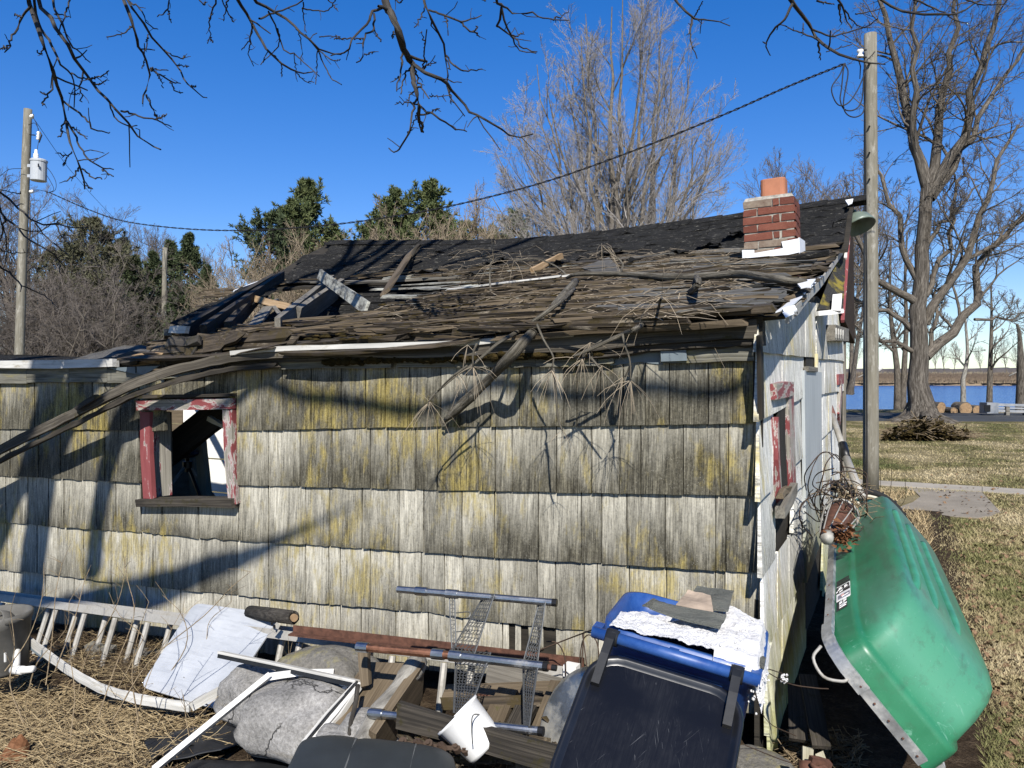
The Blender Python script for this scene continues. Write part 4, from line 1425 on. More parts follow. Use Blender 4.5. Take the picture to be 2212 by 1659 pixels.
for a, b, m_ in (((235, 790), (350, 772), 'fresh_wood'), ((250, 782), (420, 766), 'dark_wood'), ((300, 775), (420, 758), 'moss_wood'), ((330, 766), (480, 742), 'moss_wood'), ((380, 752), (520, 728), 'moss_wood'),
                 ((340, 785), (440, 764), 'dark_wood'), ((270, 795), (360, 782), 'dark_wood'), ((200, 786), (300, 778), 'dark_wood'), ((360, 745), (430, 735), 'dark_wood'), ((420, 735), (620, 722), 'moss_wood'), ((400, 748), (640, 735), 'moss_wood')):
    p, q = at_Y(*a, 3.55), at_Y(*b, 3.4)
    MB().plank([p.lerp(q, k / 5) + Vector((0, 0, random.uniform(-.01, .01))) for k in range(6)], random.uniform(.05, .1), .03, (0, .6, 1), .012, .04).build('roof_lath', MAT[m_], shed)
MB().plank([W(x, y, .06) for x, y in ((-100, 786), (0, 787), (120, 787), (250, 784))], .055, .05, (0, 0, 1), .004).build('drip_edge', MAT['white_dirty'], shed)
MB().prism([W(x, y, .05) for x, y in ((232, 795), (292, 792), (292, 806), (318, 813))], (0, -1, 0), .005).build('membrane_patch', MAT['membrane'], shed)
MB().prism([W(x, y, .055) for x, y in ((295, 792), (345, 790), (310, 810), (296, 806))], (0, -1, 0), .005).build('membrane_patch', MAT['membrane'], shed)

# ---- eave fascia: straight on the right, torn loose and drooping to the left
top = [(1636, 690), (1560, 694), (1400, 706), (1240, 722), (1100, 733), (1000, 741), (850, 746), (700, 750), (600, 754), (500, 763), (440, 775), (370, 792), (300, 815), (245, 840), (195, 866), (143, 892), (70, 927), (0, 962), (-80, 1003)]
def eaveY(x): return float(np.interp(x, [-80, 300, 420, 620, 2000], [3.14, 3.18, 3.25, 3.35, 3.36]))
ww, pts = [], []
for x, y in top:
    h = 40 if x > 1200 else (28 if x > 800 else 20)
    p = at_Y(x, y + h / 2, eaveY(x)); pts.append(p); ww.append(h / FPX * (p - CAM).dot(FW))
F1 = smooth_line(pts, 3)
wws = [yline(list(zip(range(len(ww)), ww)), k / 3) for k in range(len(F1))]
MB().plank(F1, wws, .03, (0, 0, 1), .004).build('fascia', MAT['fascia'], shed, label='long weathered eave board torn loose and drooping to the left')
pts = [at_Y(x, y + 44, 3.385) for x, y in top[:4]]
MB().plank(smooth_line(pts, 3), .05, .03, (0, .3, 1), .01, .02).build('fascia', MAT['dark_wood'], shed)
pts = [at_Y(x, y + 2, eaveY(x) - .012) for x, y in ((1240, 720), (1100, 731), (1000, 739), (850, 744), (700, 748), (600, 752), (500, 761))]
MB().plank(smooth_line(pts, 3), .026, .03, (0, 0, 1), .002).build('drip_edge', MAT['white_dirty'], shed)
pts = [at_Y(x, y + 34, eaveY(x) + .02) for x, y in top[8:]]
MB().plank(smooth_line(pts, 3), .03, .03, (0, 0, 1), .006, .02).build('fascia', MAT['dark_wood'], shed)
MB().plank([at_Y(x, y, 3.12) for x, y in ((162, 884), (188, 868), (212, 854))], .03, .02, (0, 0, 1), .006, .03).build('broken_board', MAT['dark_wood'], shed)
# mossy crumbling soffit under the eave
pts = [at_Y(x, y, 3.39) for x, y in ((1630, 738), (1400, 750), (1240, 760), (1000, 770), (850, 772), (700, 776), (560, 782), (440, 802))]
MB().plank(smooth_line(pts, 4), .06, .02, (0, 1, .1), .008).build('soffit', MAT['dark_wood'], shed)
mb = MB()
for k in range(220):
    x = random.uniform(700, 1300); p = at_Y(x, yline([(700, 784), (850, 776), (1000, 772), (1300, 762)], x) + random.uniform(-5, 5), 3.35 + random.uniform(0, .03))
    r = random.uniform(.006, .022)
    ring = lambda s, h: [p + Vector((math.cos(a) * r * s * 1.8, -h, math.sin(a) * r * s * random.uniform(.6, 1.3))) for a in np.linspace(0, 5.5, 7)]
    mb.loft([ring(1, 0), ring(.8, r * .6), ring(.3, r)], True, False, True)
mb.build('moss', MAT['moss'], shed, smooth=True, kind='stuff')
# end grain block at the right end of the eave
MB().box(W(1638, 715, .0), (.05, .12, .13), jit=.01).build('rafter', MAT['dark_wood'], shed)
MB().plank([rp(x, 3.34, .02) for x in (-2.0, -1.4, -.9, -.46)], .10, .03, (0, 1, .2), .006, .02).build('roof_lath', MAT['moss_wood'], shed)

# ---- metal drip edge along the torn right edge of the lean-to roof
pts = [at(1828, 530, 6.4), at(1806, 562, 5.9), at(1776, 607, 4.9), at(1745, 640, 4.0), at(1722, 667, 3.35), at(1700, 686, 3.06)]
de = MB().plank(smooth_line(pts, 3), .045, .012, (0, -.2, 1), .003).build('drip_edge', MAT['alu'], shed)
MB().plank([p + Vector((-.02, 0, .03)) for p in smooth_line(pts[2:], 3)], .05, .006, (1, 0, .3), .002).build('flange', MAT['white_metal'], de)
MB().prism([at(1690, 666, 3.06), at(1716, 659, 3.1), at(1722, 668, 3.09), at(1697, 680, 3.02)], (0, -.5, .8), .008).build('flange', MAT['white_metal'], de)
MB().prism([at(1690, 674, 3.02), at(1710, 668, 3.05), at(1716, 678, 3.05), at(1697, 686, 3.0)], (0, -1, .2), .008).build('flange', MAT['white_metal'], de)
MB().prism([on_roof(x, y, .05) for x, y in ((1722, 612), (1738, 604), (1762, 602), (1752, 616), (1730, 621))], (0, -.2, 1), .006).build('rake_flashing', MAT['white_metal'], shed)

# ---- chimney
cb = on_roof(1610, 572)
cx0, cy0 = cb.x, cb.y
tdep = (cb - CAM).dot(FW)
cw = 100 / FPX * tdep * 1.04
ch = at_Y(1605, 434, cy0).z
z0 = prof(cx0, cy0) - .25
tiltM = Matrix.Rotation(R(-2.0), 4, 'Y')
ctr = Vector((cx0 + cw / 2 + .005, cy0 + cw / 2, z0))
def CH(x, y, z): return ctr + (tiltM @ Vector((x, y, z)))
H_ = ch - z0
chim = MB().box(CH(0, 0, H_ / 2 - .004), (cw - .011, cw - .011, H_ - .008), tiltM).build('chimney', MAT['mortar'], shed)
nc = 15; hcs = .057
for k in range(nc):
    z = H_ - (k + .5) * hcs
    if z < .05: break
    sp = k % 2
    for face in range(4):
        rot = Matrix.Rotation(face * math.pi / 2, 4, 'Z')
        e = cw / 2
        segs = [(-e, -e + .09), (-e + .102, -e + .29), (-e + .302, e - .10)] if sp else [(-e, -e + .19), (-e + .202, e - .10)]
        for a, b in segs:
            if b - a < .03: continue
            c = rot @ Vector(((a + b) / 2, -e + .045 - random.uniform(0, .006), 0))
            worn = k >= nc - 5 and random.random() < .4
            mt = 'brick_grey' if (k in (0, 5, 6) and face == 0 and a < -.05) or worn else 'brick'
            MB().box(CH(c.x, c.y, z), (b - a, .09, hcs - .011), tiltM @ rot, jit=.0035).build('brick', MAT[mt], chim)
# worn mortar crown and clay flue
MB().loft([[CH(x * s, y * s, h) for x, y in ((-.5, -.5), (-.2, -.52), (.2, -.5), (.5, -.5), (.51, 0), (.5, .5), (0, .5), (-.5, .5), (-.51, 0))] for s, h in ((cw * .98, H_ - .004), (cw * .9, H_ + .022), (cw * .5, H_ + .03))], True, False, True).build('chimney_crown', MAT['mortar'], chim)
def rrect(hw, hd, r, n=4):
    out = []
    for cx_, cy_, a0 in ((hw - r, hd - r, 0), (-hw + r, hd - r, 90), (-hw + r, -hd + r, 180), (hw - r, -hd + r, 270)):
        for k in range(n + 1):
            a = R(a0 + 90 * k / n); out.append((cx_ + r * math.cos(a), cy_ + r * math.sin(a)))
    return out
fw_ = cw * .25
fl = [[CH(x + .02, y, h) for x, y in rrect(fw_ * s, fw_ * s, .035)] for s, h in ((1, H_ + .01), (1, H_ + .15), (.985, H_ + .158), (.87, H_ + .158), (.86, H_ + .02))]
MB().loft(fl, True).build('flue_liner', MAT['clay'], chim, smooth=False)
# white step flashing
e = cw / 2 + .012
base = [Vector((-e - .01, -e, 0)), Vector((e + .02, -e, 0))]
def fz(px, py): return at_Y(px, py, cy0 - .012).z - z0
MB().prism([CH(-e, -e - .004, fz(1607, 571)), CH(e + .015, -e - .004, fz(1716, 548)), CH(e + .015, -e - .004, fz(1711, 518)), CH(e * .45, -e - .004, fz(1690, 523)), CH(e * .5, -e - .004, fz(1690, 537)), CH(-e * .55, -e - .004, fz(1640, 545)), CH(-e * .55, -e - .004, fz(1640, 538)), CH(-e, -e - .004, fz(1606, 538))], (0, -1, 0), .006).build('flashing', MAT['white_metal'], chim)
MB().prism([CH(e + .016, -e, fz(1718, 550)), CH(e + .016, e, fz(1718, 550) + .07), CH(e + .016, e, fz(1710, 516) + .03), CH(e + .016, -e, fz(1710, 516))], (1, 0, 0), .006).build('flashing', MAT['white_metal'], chim)
MB().plank([CH(-e - .10, -e - .05, fz(1605, 574) - .01), CH(0, -e - .06, fz(1660, 566) - .01), CH(e + .18, -e - .05, fz(1716, 554) - .01)], .12, .03, (0, 1, .25), .008, .03).build('flashing', MAT['felt'], chim)

# ================================================================ TREES
def tubes_np(P, Rr, sides):
    """P (N,K,3), Rr (N,K) -> vertices, quads, grain"""
    N, K, _ = P.shape
    T = np.gradient(P, axis=1)
    T /= np.linalg.norm(T, axis=2, keepdims=True) + 1e-9
    ref = np.where(np.abs(T[:, :1, 2:3]) > .9, np.array([[[1., 0, 0]]]), np.array([[[0, 0, 1.]]]))
    ref = np.broadcast_to(ref, T.shape)
    A = np.cross(T, ref); A /= np.linalg.norm(A, axis=2, keepdims=True) + 1e-9
    B = np.cross(T, A)
    th = np.arange(sides) * 2 * np.pi / sides
    c, s = np.cos(th), np.sin(th)
    V = P[:, :, None, :] + (A[:, :, None, :] * c[None, None, :, None] + B[:, :, None, :] * s[None, None, :, None]) * Rr[:, :, None, None]
    L = np.concatenate([np.zeros((N, 1)), np.cumsum(np.linalg.norm(np.diff(P, axis=1), axis=2), axis=1)], 1)
    G = np.stack([np.broadcast_to(L[:, :, None], (N, K, sides)), Rr[:, :, None] * c, Rr[:, :, None] * s], -1)
    i = np.arange(N * K * sides).reshape(N, K, sides)
    a = i[:, :-1, :]; b = i[:, 1:, :]
    Q = np.stack([a, np.roll(a, -1, 2), np.roll(b, -1, 2), b], -1).reshape(-1, 4)
    return V.reshape(-1, 3), Q, G.reshape(-1, 3)


def tube_obj(name, groups, mat, parent=None, smooth=True, origin=None):
    V, Q, G, o = [], [], [], 0
    for P, Rr, s in groups:
        v, q, g = tubes_np(np.asarray(P, float), np.asarray(Rr, float), s)
        V.append(v); Q.append(q + o); G.append(g); o += len(v)
    return fast_mesh(name, np.concatenate(V), np.concatenate(Q), mat, smooth, parent, np.concatenate(G), origin)


def walk(P0, D, L, K, wob, trop, rng, droop=None):
    N = len(P0)
    out = np.zeros((N, K, 3)); out[:, 0] = P0
    d = D / (np.linalg.norm(D, axis=1, keepdims=True) + 1e-9)
    for k in range(1, K):
        d = d + rng.normal(0, wob, (N, 3)); d[:, 2] += trop
        d /= np.linalg.norm(d, axis=1, keepdims=True) + 1e-9
        out[:, k] = out[:, k - 1] + d * (L / (K - 1))[:, None]
    return out


def sprout(P, Rr, n, t0, t1, ang, lf, K, wob, trop, rfac, rmin, rng, taper=.7, aspread=.25, tend=.6):
    N, Kp, _ = P.shape
    idx = np.repeat(np.arange(N), n); M = len(idx)
    t = t0 + (t1 - t0) * ((np.tile(np.arange(n), N) + rng.random(M)) / n)
    f = t * (Kp - 1); i0 = np.minimum(f.astype(int), Kp - 2); w = f - i0
    base = P[idx, i0] * (1 - w)[:, None] + P[idx, i0 + 1] * w[:, None]
    T = P[idx, i0 + 1] - P[idx, i0]; T /= np.linalg.norm(T, axis=1, keepdims=True) + 1e-9
    rr = Rr[idx, i0] * (1 - w) + Rr[idx, i0 + 1] * w
    rv = rng.normal(size=(M, 3)); rv -= T * (rv * T).sum(1, keepdims=True); rv /= np.linalg.norm(rv, axis=1, keepdims=True) + 1e-9
    a = ang * (1 + rng.normal(0, aspread, M))
    D = T * np.cos(a)[:, None] + rv * np.sin(a)[:, None]
    Lp = np.linalg.norm(np.diff(P, axis=1), axis=2).sum(1)[idx]
    L = Lp * lf * (1 - tend * t) * (.65 + .7 * rng.random(M))
    C = walk(base, D, L, K, wob, trop, rng)
    r0 = np.maximum(rr * rfac, rmin)
    ks = np.linspace(0, 1, K)
    RR = np.maximum(r0[:, None] * (1 - taper * ks[None, :]), rmin * .6)
    return C, RR


def resample(pts, K):
    q = np.array([list(p) for p in smooth_line(pts, 8)])
    d = np.concatenate([[0], np.cumsum(np.linalg.norm(np.diff(q, axis=0), axis=1))])
    s = np.linspace(0, d[-1], K)
    return np.stack([np.interp(s, d, q[:, j]) for j in range(3)], 1)


def bare_tree(label, base, H, seed, stems=1, r0=.2, lean=.25, fork=.25, limbs=9, spread=.75, trop=.06, wob=.10, n2=9, n3=7, n4=5, rmin=.006,
              mats=('bark', 'twig'), name='bare_tree', group=None, trunk=None, cat='tree', lf2=.55, lf1=.62):
    rng = np.random.default_rng(seed)
    base = Vector(base)
    root = thing(name, base, label, cat, group)
    b = np.array(base)
    if trunk is None:
        P0 = np.tile(b, (stems, 1)) + rng.normal(0, r0 * .9 if stems > 1 else 0, (stems, 3)) * np.array([1, 1, 0])
        az = np.arange(stems) * 2 * np.pi / max(1, stems) + rng.random() * 6
        D = np.stack([np.cos(az) * lean, np.sin(az) * lean, np.ones(stems)], 1) if stems > 1 else np.array([[rng.normal(0, .05), rng.normal(0, .05), 1.0]])
        tr = walk(P0, D, np.full(stems, H) * (1 - .25 * rng.random(stems) * (stems > 1)), 12, .05, .05, rng)
        ks = np.linspace(0, 1, 12)
        rr = r0 * (1 - .93 * ks) * (1 + .5 * np.exp(-ks * 22))
        tR = np.tile(rr, (stems, 1)) * (1 - .25 * rng.random((stems, 1)) * (stems > 1))
    else:
        tr, tR = trunk
    l1, R1 = sprout(tr, tR, limbs, fork, .93, spread, lf1, 9, wob * .8, trop, .55, rmin * 3, rng, .85, tend=.75)
    l2, R2 = sprout(l1, R1, n2, .15, .97, .62, lf2, 7, wob, trop * .8, .55, rmin * 1.8, rng, .8)
    l3, R3 = sprout(l2, R2, n3, .12, 1.0, .6, .50, 5, wob * 1.1, trop * .7, .6, rmin, rng, .7)
    g = [(l3, R3, 3)]
    if n4:
        l4, R4 = sprout(l3, R3, n4, .1, 1.0, .6, .5, 4, wob * 1.1, trop * .6, .65, rmin * .8, rng, .6)
        g.append((l4, R4, 3))
    tube_obj('trunk', [(tr, tR, 9), (l1, R1, 6)], MAT[mats[0]], root)
    tube_obj('crown', [(l2, R2, 4)] + g, MAT[mats[1]], root)
    return root


def copy_tree(src, base, scale, rotz, label, group=None):
    r = src.copy(); COL.objects.link(r)
    r.location = base; r.scale = (scale, scale, scale); r.rotation_euler = (0, 0, rotz)
    r['label'] = label
    if group: r['group'] = group
    for c in list(src.children):
        d = c.copy(); COL.objects.link(d); d.parent = r
    return r


def blades_np(C, D, L, Wd, rng, jit=.3):
    """flat needle tufts: quads from C along D"""
    M = len(C)
    sd = np.cross(D, rng.normal(size=(M, 3))); sd /= np.linalg.norm(sd, axis=1, keepdims=True) + 1e-9
    a = C - sd * Wd[:, None] * .35; b = C + sd * Wd[:, None] * .35
    m = C + D * (L * .55)[:, None]
    c = m + sd * Wd[:, None] * .5; d = m - sd * Wd[:, None] * .5
    e = C + D * L[:, None]
    V = np.stack([a, b, c, e, d], 1)
    return V.reshape(-1, 3), np.arange(5 * M).reshape(-1, 5)


def conifer(name, label, base, H, seed, kind='spruce', wid=.24, mat='spruce', dens=1.0, group=None, zlo=.06, r0=.14):
    rng = np.random.default_rng(seed)
    base = Vector(base); root = thing(name, base, label, 'tree', group)
    b = np.array(base)
    ks = np.linspace(0, 1, 10)
    tr = b + np.stack([ks * rng.normal(0, .2), ks * rng.normal(0, .2), ks * H], 1)
    tube_obj('trunk', [(tr[None], (r0 * (1 - .95 * ks) + .01)[None], 7)], MAT['bark'], root)
    n = int((230 if kind == 'spruce' else 120) * dens)
    f = zlo + (1 - zlo) * np.sort(rng.random(n)) ** (.85 if kind == 'spruce' else .8)
    az = rng.random(n) * 6.283
    if kind == 'spruce':
        L = H * wid * (1 - f) ** .85 * (.7 + .5 * rng.random(n)) + .12
        el = -.25 + .75 * f; trop = .03
    else:
        env = np.interp(f, [zlo, .3, .55, .8, .93, 1], [.5, 1.0, .95, .75, .45, .1])
        L = H * wid * env * (.45 + .75 * rng.random(n)) + .1
        el = .15 + .5 * f; trop = .05
    D = np.stack([np.cos(az) * np.cos(el), np.sin(az) * np.cos(el), np.sin(el)], 1)
    P0 = b + np.stack([np.interp(f, ks, tr[:, 0] - b[0]), np.interp(f, ks, tr[:, 1] - b[1]), f * H], 1)
    br = walk(P0, D, L, 6, .06, trop, rng)
    bR = np.maximum((.012 + .02 * L / L.max())[:, None] * (1 - .8 * np.linspace(0, 1, 6))[None], .004)
    sub, sR = sprout(br, bR, 5 if kind == 'spruce' else 6, .2, 1.0, .8, .45, 4, .08, 0.0 if kind == 'spruce' else .07, .6, .004, rng)
    tube_obj('branch', [(br, bR, 4), (sub, sR, 3)], MAT['bark'], root)
    V, Q, o = [], [], 0
    for P, m in ((br, 26 if kind == 'spruce' else 12), (sub, 14 if kind == 'spruce' else 20)):
        N, K, _ = P.shape
        idx = np.repeat(np.arange(N), m)
        t = (.15 if kind == 'spruce' else .45) + (.85 if kind == 'spruce' else .55) * rng.random(len(idx))
        q = t * (K - 1); i0 = np.minimum(q.astype(int), K - 2); w = (q - i0)[:, None]
        c = P[idx, i0] * (1 - w) + P[idx, i0 + 1] * w
        T = P[idx, i0 + 1] - P[idx, i0]; T /= np.linalg.norm(T, axis=1, keepdims=True) + 1e-9
        d = T * (.7 if kind == 'spruce' else .4) + rng.normal(0, .55, (len(idx), 3)); d[:, 2] += -.15 if kind == 'spruce' else .3
        d /= np.linalg.norm(d, axis=1, keepdims=True)
        s = H / 12
        v, f5 = blades_np(c, d, (.16 + .20 * rng.random(len(idx))) * s, (.035 + .035 * rng.random(len(idx))) * s, rng)
        V.append(v); Q.append(f5 + o); o += len(v)
    fast_mesh('crown', np.concatenate(V), np.concatenate(Q), MAT[mat], False, root, quad=5)
    return root


# ---- the tall many-stemmed maple behind the roof
bt = gx(1325, 30)
rng = np.random.default_rng(4)
tr, tR = [], []
for px0, px1, top, t1, r in ((1318, 1322, 15, 30, .30), (1330, 1405, 50, 31, .24), (1310, 1255, 75, 29, .22), (1338, 1445, 120, 29.5, .20), (1302, 1180, 185, 30.5, .20), (1326, 1345, -10, 29, .24), (1312, 1215, 120, 31.5, .18), (1298, 1120, 290, 29.5, .16), (1345, 1500, 220, 31, .16), (1300, 1070, 330, 30, .15), (1296, 1060, 420, 29, .12), (1299, 1110, 230, 31, .15), (1305, 1160, 140, 30, .17), (1312, 1265, 30, 30.5, .18), (1294, 1095, 400, 31, .11), (1330, 1390, 10, 30, .2), (1348, 1540, 330, 30, .13)):
    a = gx(px0, 30); c = at(px1, top, t1)
    m1 = a.lerp(c, .35) ; m1.x = a.x + (c.x - a.x) * .22; m1.y = a.y + (c.y - a.y) * .22
    m2 = a.lerp(c, .7); m2.x = a.x + (c.x - a.x) * .62; m2.y = a.y + (c.y - a.y) * .62
    q = resample([a, m1, m2, c], 12); q[1:-1] += rng.normal(0, .08, (10, 3))
    tr.append(q); tR.append(r * .72 * (1 - .94 * np.linspace(0, 1, 12)) + .006)
bare_tree('tall bare maple fanning up from several stems behind the roof', bt, 15, 21, trunk=(np.array(tr), np.array(tR)), limbs=8, fork=.2, spread=.62, trop=.05, wob=.10, n2=10, n3=8, n4=6, rmin=.0052, mats=('bark_pale', 'twig_pale'), name='maple_tree', lf1=.42)
# second maple right of it
bt = gx(1392, 32)
tr, tR = [], []
for px0, px1, top, t1, r in ((1390, 1432, 25, 32, .26), (1398, 1490, 140, 33, .20), (1400, 1560, 270, 31, .15), (1384, 1455, 80, 31, .18), (1402, 1535, 200, 32, .14)):
    a = gx(px0, 32); c = at(px1, top, t1)
    m1 = a.lerp(c, .35); m1.x = a.x + (c.x - a.x) * .25; m1.y = a.y + (c.y - a.y) * .25
    m2 = a.lerp(c, .7); m2.x = a.x + (c.x - a.x) * .62; m2.y = a.y + (c.y - a.y) * .62
    q = resample([a, m1, m2, c], 12); q[1:-1] += rng.normal(0, .10, (10, 3))
    tr.append(q); tR.append(r * .72 * (1 - .94 * np.linspace(0, 1, 12)) + .006)
bare_tree('bare maple with a pale upper stem right of the tallest one', bt, 15, 22, trunk=(np.array(tr), np.array(tR)), limbs=8, fork=.18, spread=.60, trop=.055, wob=.08, n2=9, n3=7, n4=5, rmin=.0045, mats=('bark_pale', 'twig_pale'), name='maple_tree', lf1=.42)

# ---- the huge old tree on the lawn
TT = 26.0
def pl(pts, t=TT, K=12, dt=0.0):
    n_ = len(pts)
    return resample([at(x, y, t + dt * i / (n_ - 1)) for i, (x, y) in enumerate(pts)], K)
limbs = [
    ([(1990, 912), (1988, 860), (1984, 800), (1982, 745), (1985, 690), (1990, 600), (1996, 500), (2003, 400)], .48, .24, 0),
    ([(2003, 400), (1985, 330), (1965, 260), (1945, 170), (1925, 90), (1905, 0), (1890, -90)], .23, .05, 1.5),
    ([(2000, 410), (1985, 350), (1978, 290), (1968, 200), (1980, 110), (1975, 20), (1985, -80)], .17, .04, -1),
    ([(2003, 405), (2020, 360), (2030, 310), (2030, 240), (2045, 170), (2060, 60), (2055, -70)], .22, .05, .5),
    ([(2008, 420), (2030, 380), (2060, 330), (2085, 260), (2110, 180), (2145, 90), (2160, 0), (2170, -80)], .22, .05, -.5),
    ([(2012, 430), (2060, 360), (2090, 300), (2130, 230), (2150, 200), (2190, 140), (2230, 60)], .16, .04, 1.2),
    ([(1985, 660), (1960, 640), (1925, 625), (1895, 600), (1870, 560), (1850, 480), (1835, 420)], .17, .05, -.6),
    ([(1980, 720), (1940, 690), (1905, 668), (1870, 655), (1835, 640), (1790, 625)], .13, .03, .8),
    ([(1975, 760), (1940, 745), (1905, 735), (1870, 720), (1845, 700)], .11, .03, -.4),
    ([(2000, 770), (2040, 730), (2075, 695), (2105, 655), (2115, 620), (2118, 575), (2150, 530), (2190, 490), (2240, 430)], .22, .06, .6),
    ([(1998, 700), (2020, 650), (2055, 610), (2085, 560), (2110, 500), (2130, 430), (2155, 340), (2200, 270)], .19, .05, -.6),
    ([(2085, 560), (2120, 545), (2160, 510), (2200, 480), (2250, 470)], .09, .03, .4),
    ([(2105, 690), (2140, 690), (2170, 685), (2212, 675), (2260, 660)], .06, .02, .5),
    ([(1990, 620), (1960, 560), (1940, 480), (1920, 420), (1895, 350), (1870, 300)], .14, .04, 1),
    ([(1996, 540), (2020, 500), (2045, 470), (2080, 440), (2115, 400)], .10, .03, -.5),
    ([(2000, 640), (2025, 590), (2040, 540), (2060, 470), (2070, 400), (2080, 340)], .12, .04, .2),
    ([(2010, 760), (2015, 720), (2025, 680), (2030, 630), (2050, 600)], .10, .04, .2),
]
rng = np.random.default_rng(9)
P = np.array([pl(p, TT, 12, dt) for p, a, b, dt in limbs]); P[:, 2:-1] += rng.normal(0, .07, (len(P), 9, 3))
RR = np.array([.70 if k == 0 else .84 for k in range(len(limbs))])[:, None] * np.array([a + (b - a) * np.linspace(0, 1, 12) ** (.6 if k == 0 else 1) for k, (p, a, b, dt) in enumerate(limbs)])
RR[0] *= 1.12 + .6 * np.exp(-np.linspace(0, 1, 12) * 13)
old = thing('old_tree', Vector(P[0, 0]), 'huge old bare tree with a thick flared trunk on the lawn by the road', 'tree')
V, Q, G = tubes_np(P[:1], RR[:1], 28)
# buttressed bark: displace the trunk
ax = np.repeat(P[0], 28, axis=0)
rad = V - ax
an = np.arctan2(rad[:, 1], rad[:, 0]); zz = V[:, 2]
amp = .05 + .22 * np.exp(-np.clip(zz - P[0, 0, 2], 0, None) / .5)
V = ax + rad * (1 + amp * (np.sin(an * 5 + zz * .7) * .7 + np.sin(an * 9 + 1.3 + zz) * .5) * np.exp(-zz / 6))[:, None]
fast_mesh('trunk', V, Q, MAT['bark_big'], True, old, G)
for k in range(1, len(P)):
    tube_obj('limb', [(P[k:k + 1], RR[k:k + 1], 9)], MAT['bark_big' if k < 6 else 'bark'], old)
for a in np.linspace(-1.2, 4.0, 8):                    # surface roots
    d = Vector((math.cos(a + YAW - .6), math.sin(a + YAW - .6), 0)); o = Vector(P[0, 0])
    MB().tube([o + d * .35 + Vector((0, 0, .28)), o + d * .62 + Vector((0, 0, .12)), o + d * .95 + Vector((random.uniform(-.1, .1), 0, .03)), o + d * 1.3 + Vector((0, 0, -.05))], [.2, .14, .09, .04], 7, bump=.15).build('root', MAT['bark_big'], old, smooth=True)
l2, R2 = sprout(P[1:], RR[1:], 13, .15, 1.0, .75, .42, 8, .17, .05, .38, .014, rng, .8)
l3, R3 = sprout(l2, R2, 7, .12, 1.0, .75, .55, 6, .19, .05, .55, .009, rng, .7)
l4, R4 = sprout(l3, R3, 6, .1, 1.0, .7, .55, 5, .2, .04, .6, .006, rng, .7)
l5, R5 = sprout(l4, R4, 4, .1, 1.0, .7, .55, 4, .2, .03, .7, .0045, rng, .5)
tube_obj('crown', [(l2, R2, 5), (l3, R3, 4), (l4, R4, 3), (l5, R5, 3)], MAT['bark'], old)

# ---- smaller bare trees: prototypes and copies
pA = bare_tree('slim upright bare tree behind the chimney', gx(1625, 46), 13.2, 31, r0=.17, limbs=16, spread=.45, trop=.10, wob=.07, n2=8, n3=7, n4=5, rmin=.009, mats=('bark', 'twig'), fork=.2)
pB = bare_tree('spreading bare tree behind the utility pole', gx(1790, 44), 14.0, 32, stems=3, r0=.17, lean=.30, limbs=10, spread=.65, trop=.05, wob=.11, n2=9, n3=7, n4=5, rmin=.0085, mats=('bark', 'twig'))
pC = bare_tree('bare tree at the left edge of the photo', gx(15, 34), 10.5, 33, r0=.19, limbs=15, spread=.8, trop=.04, wob=.13, n2=9, n3=7, n4=4, rmin=.006, mats=('bark', 'twig'), fork=.2)
pD = bare_tree('low brushy bare thicket tree left of the spruces', gx(215, 33), 7.5, 34, stems=4, r0=.10, lean=.5, limbs=9, spread=.9, trop=.02, wob=.15, n2=9, n3=7, n4=4, rmin=.006, mats=('bark', 'twig'), fork=.12)
gW = 'bare trees in the wood behind the low left roof'
lw = 'grey bare tree in the wood behind the low left roof'
for px, t, s, src, rot in ((60, 38, 1.0, pC, 1.0), (105, 42, 1.12, pC, 2.2), (140, 36, .95, pC, 4.4), (170, 60, 1.2, pC, 3.1), (235, 62, 1.1, pC, .4),
                           (-40, 36, 1.0, pC, 2.7), (40, 31, 1.0, pD, .8), (120, 32, 1.1, pD, 2.1), (175, 30, 1.0, pD, 3.6), (275, 34, .8, pD, 5.0), (325, 36, .7, pD, .2), (0, 29, 1.0, pD, 1.2), (80, 27, .8, pD, 4.1), (240, 29, .85, pD, 2.9)):
    copy_tree(src, gx(px, t, -.1), s, rot, lw, gW)
gF = 'bare trees far behind the spruces'
for px, t, s, rot in ((300, 66, .98, 1.0), (335, 70, 1.02, 2.2), (440, 68, .86, 3.0), (475, 70, .88, 4.2), (505, 72, .80, 5.1), (540, 74, .76, .3), (250, 62, .95, 5.9)):
    copy_tree(pA, gx(px, t), s, rot, 'reddish bare treetop showing above and between the spruces', gF)
copy_tree(pA, gx(1575, 52), .62, 2.0, 'short bare tree just left of the chimney')
copy_tree(pB, gx(1720, 52), 1.02, 2.4, 'bare tree between the chimney and the utility pole')
copy_tree(pB, gx(1665, 56), .92, 1.2, 'bare tree low behind the right side of the chimney')
copy_tree(pB, gx(1765, 50), 1.05, 5.0, 'bare tree rising over the right end of the roof ridge')
copy_tree(pB, gx(1830, 60), 1.25, .6, 'tallest bare tree behind the barn lamp')

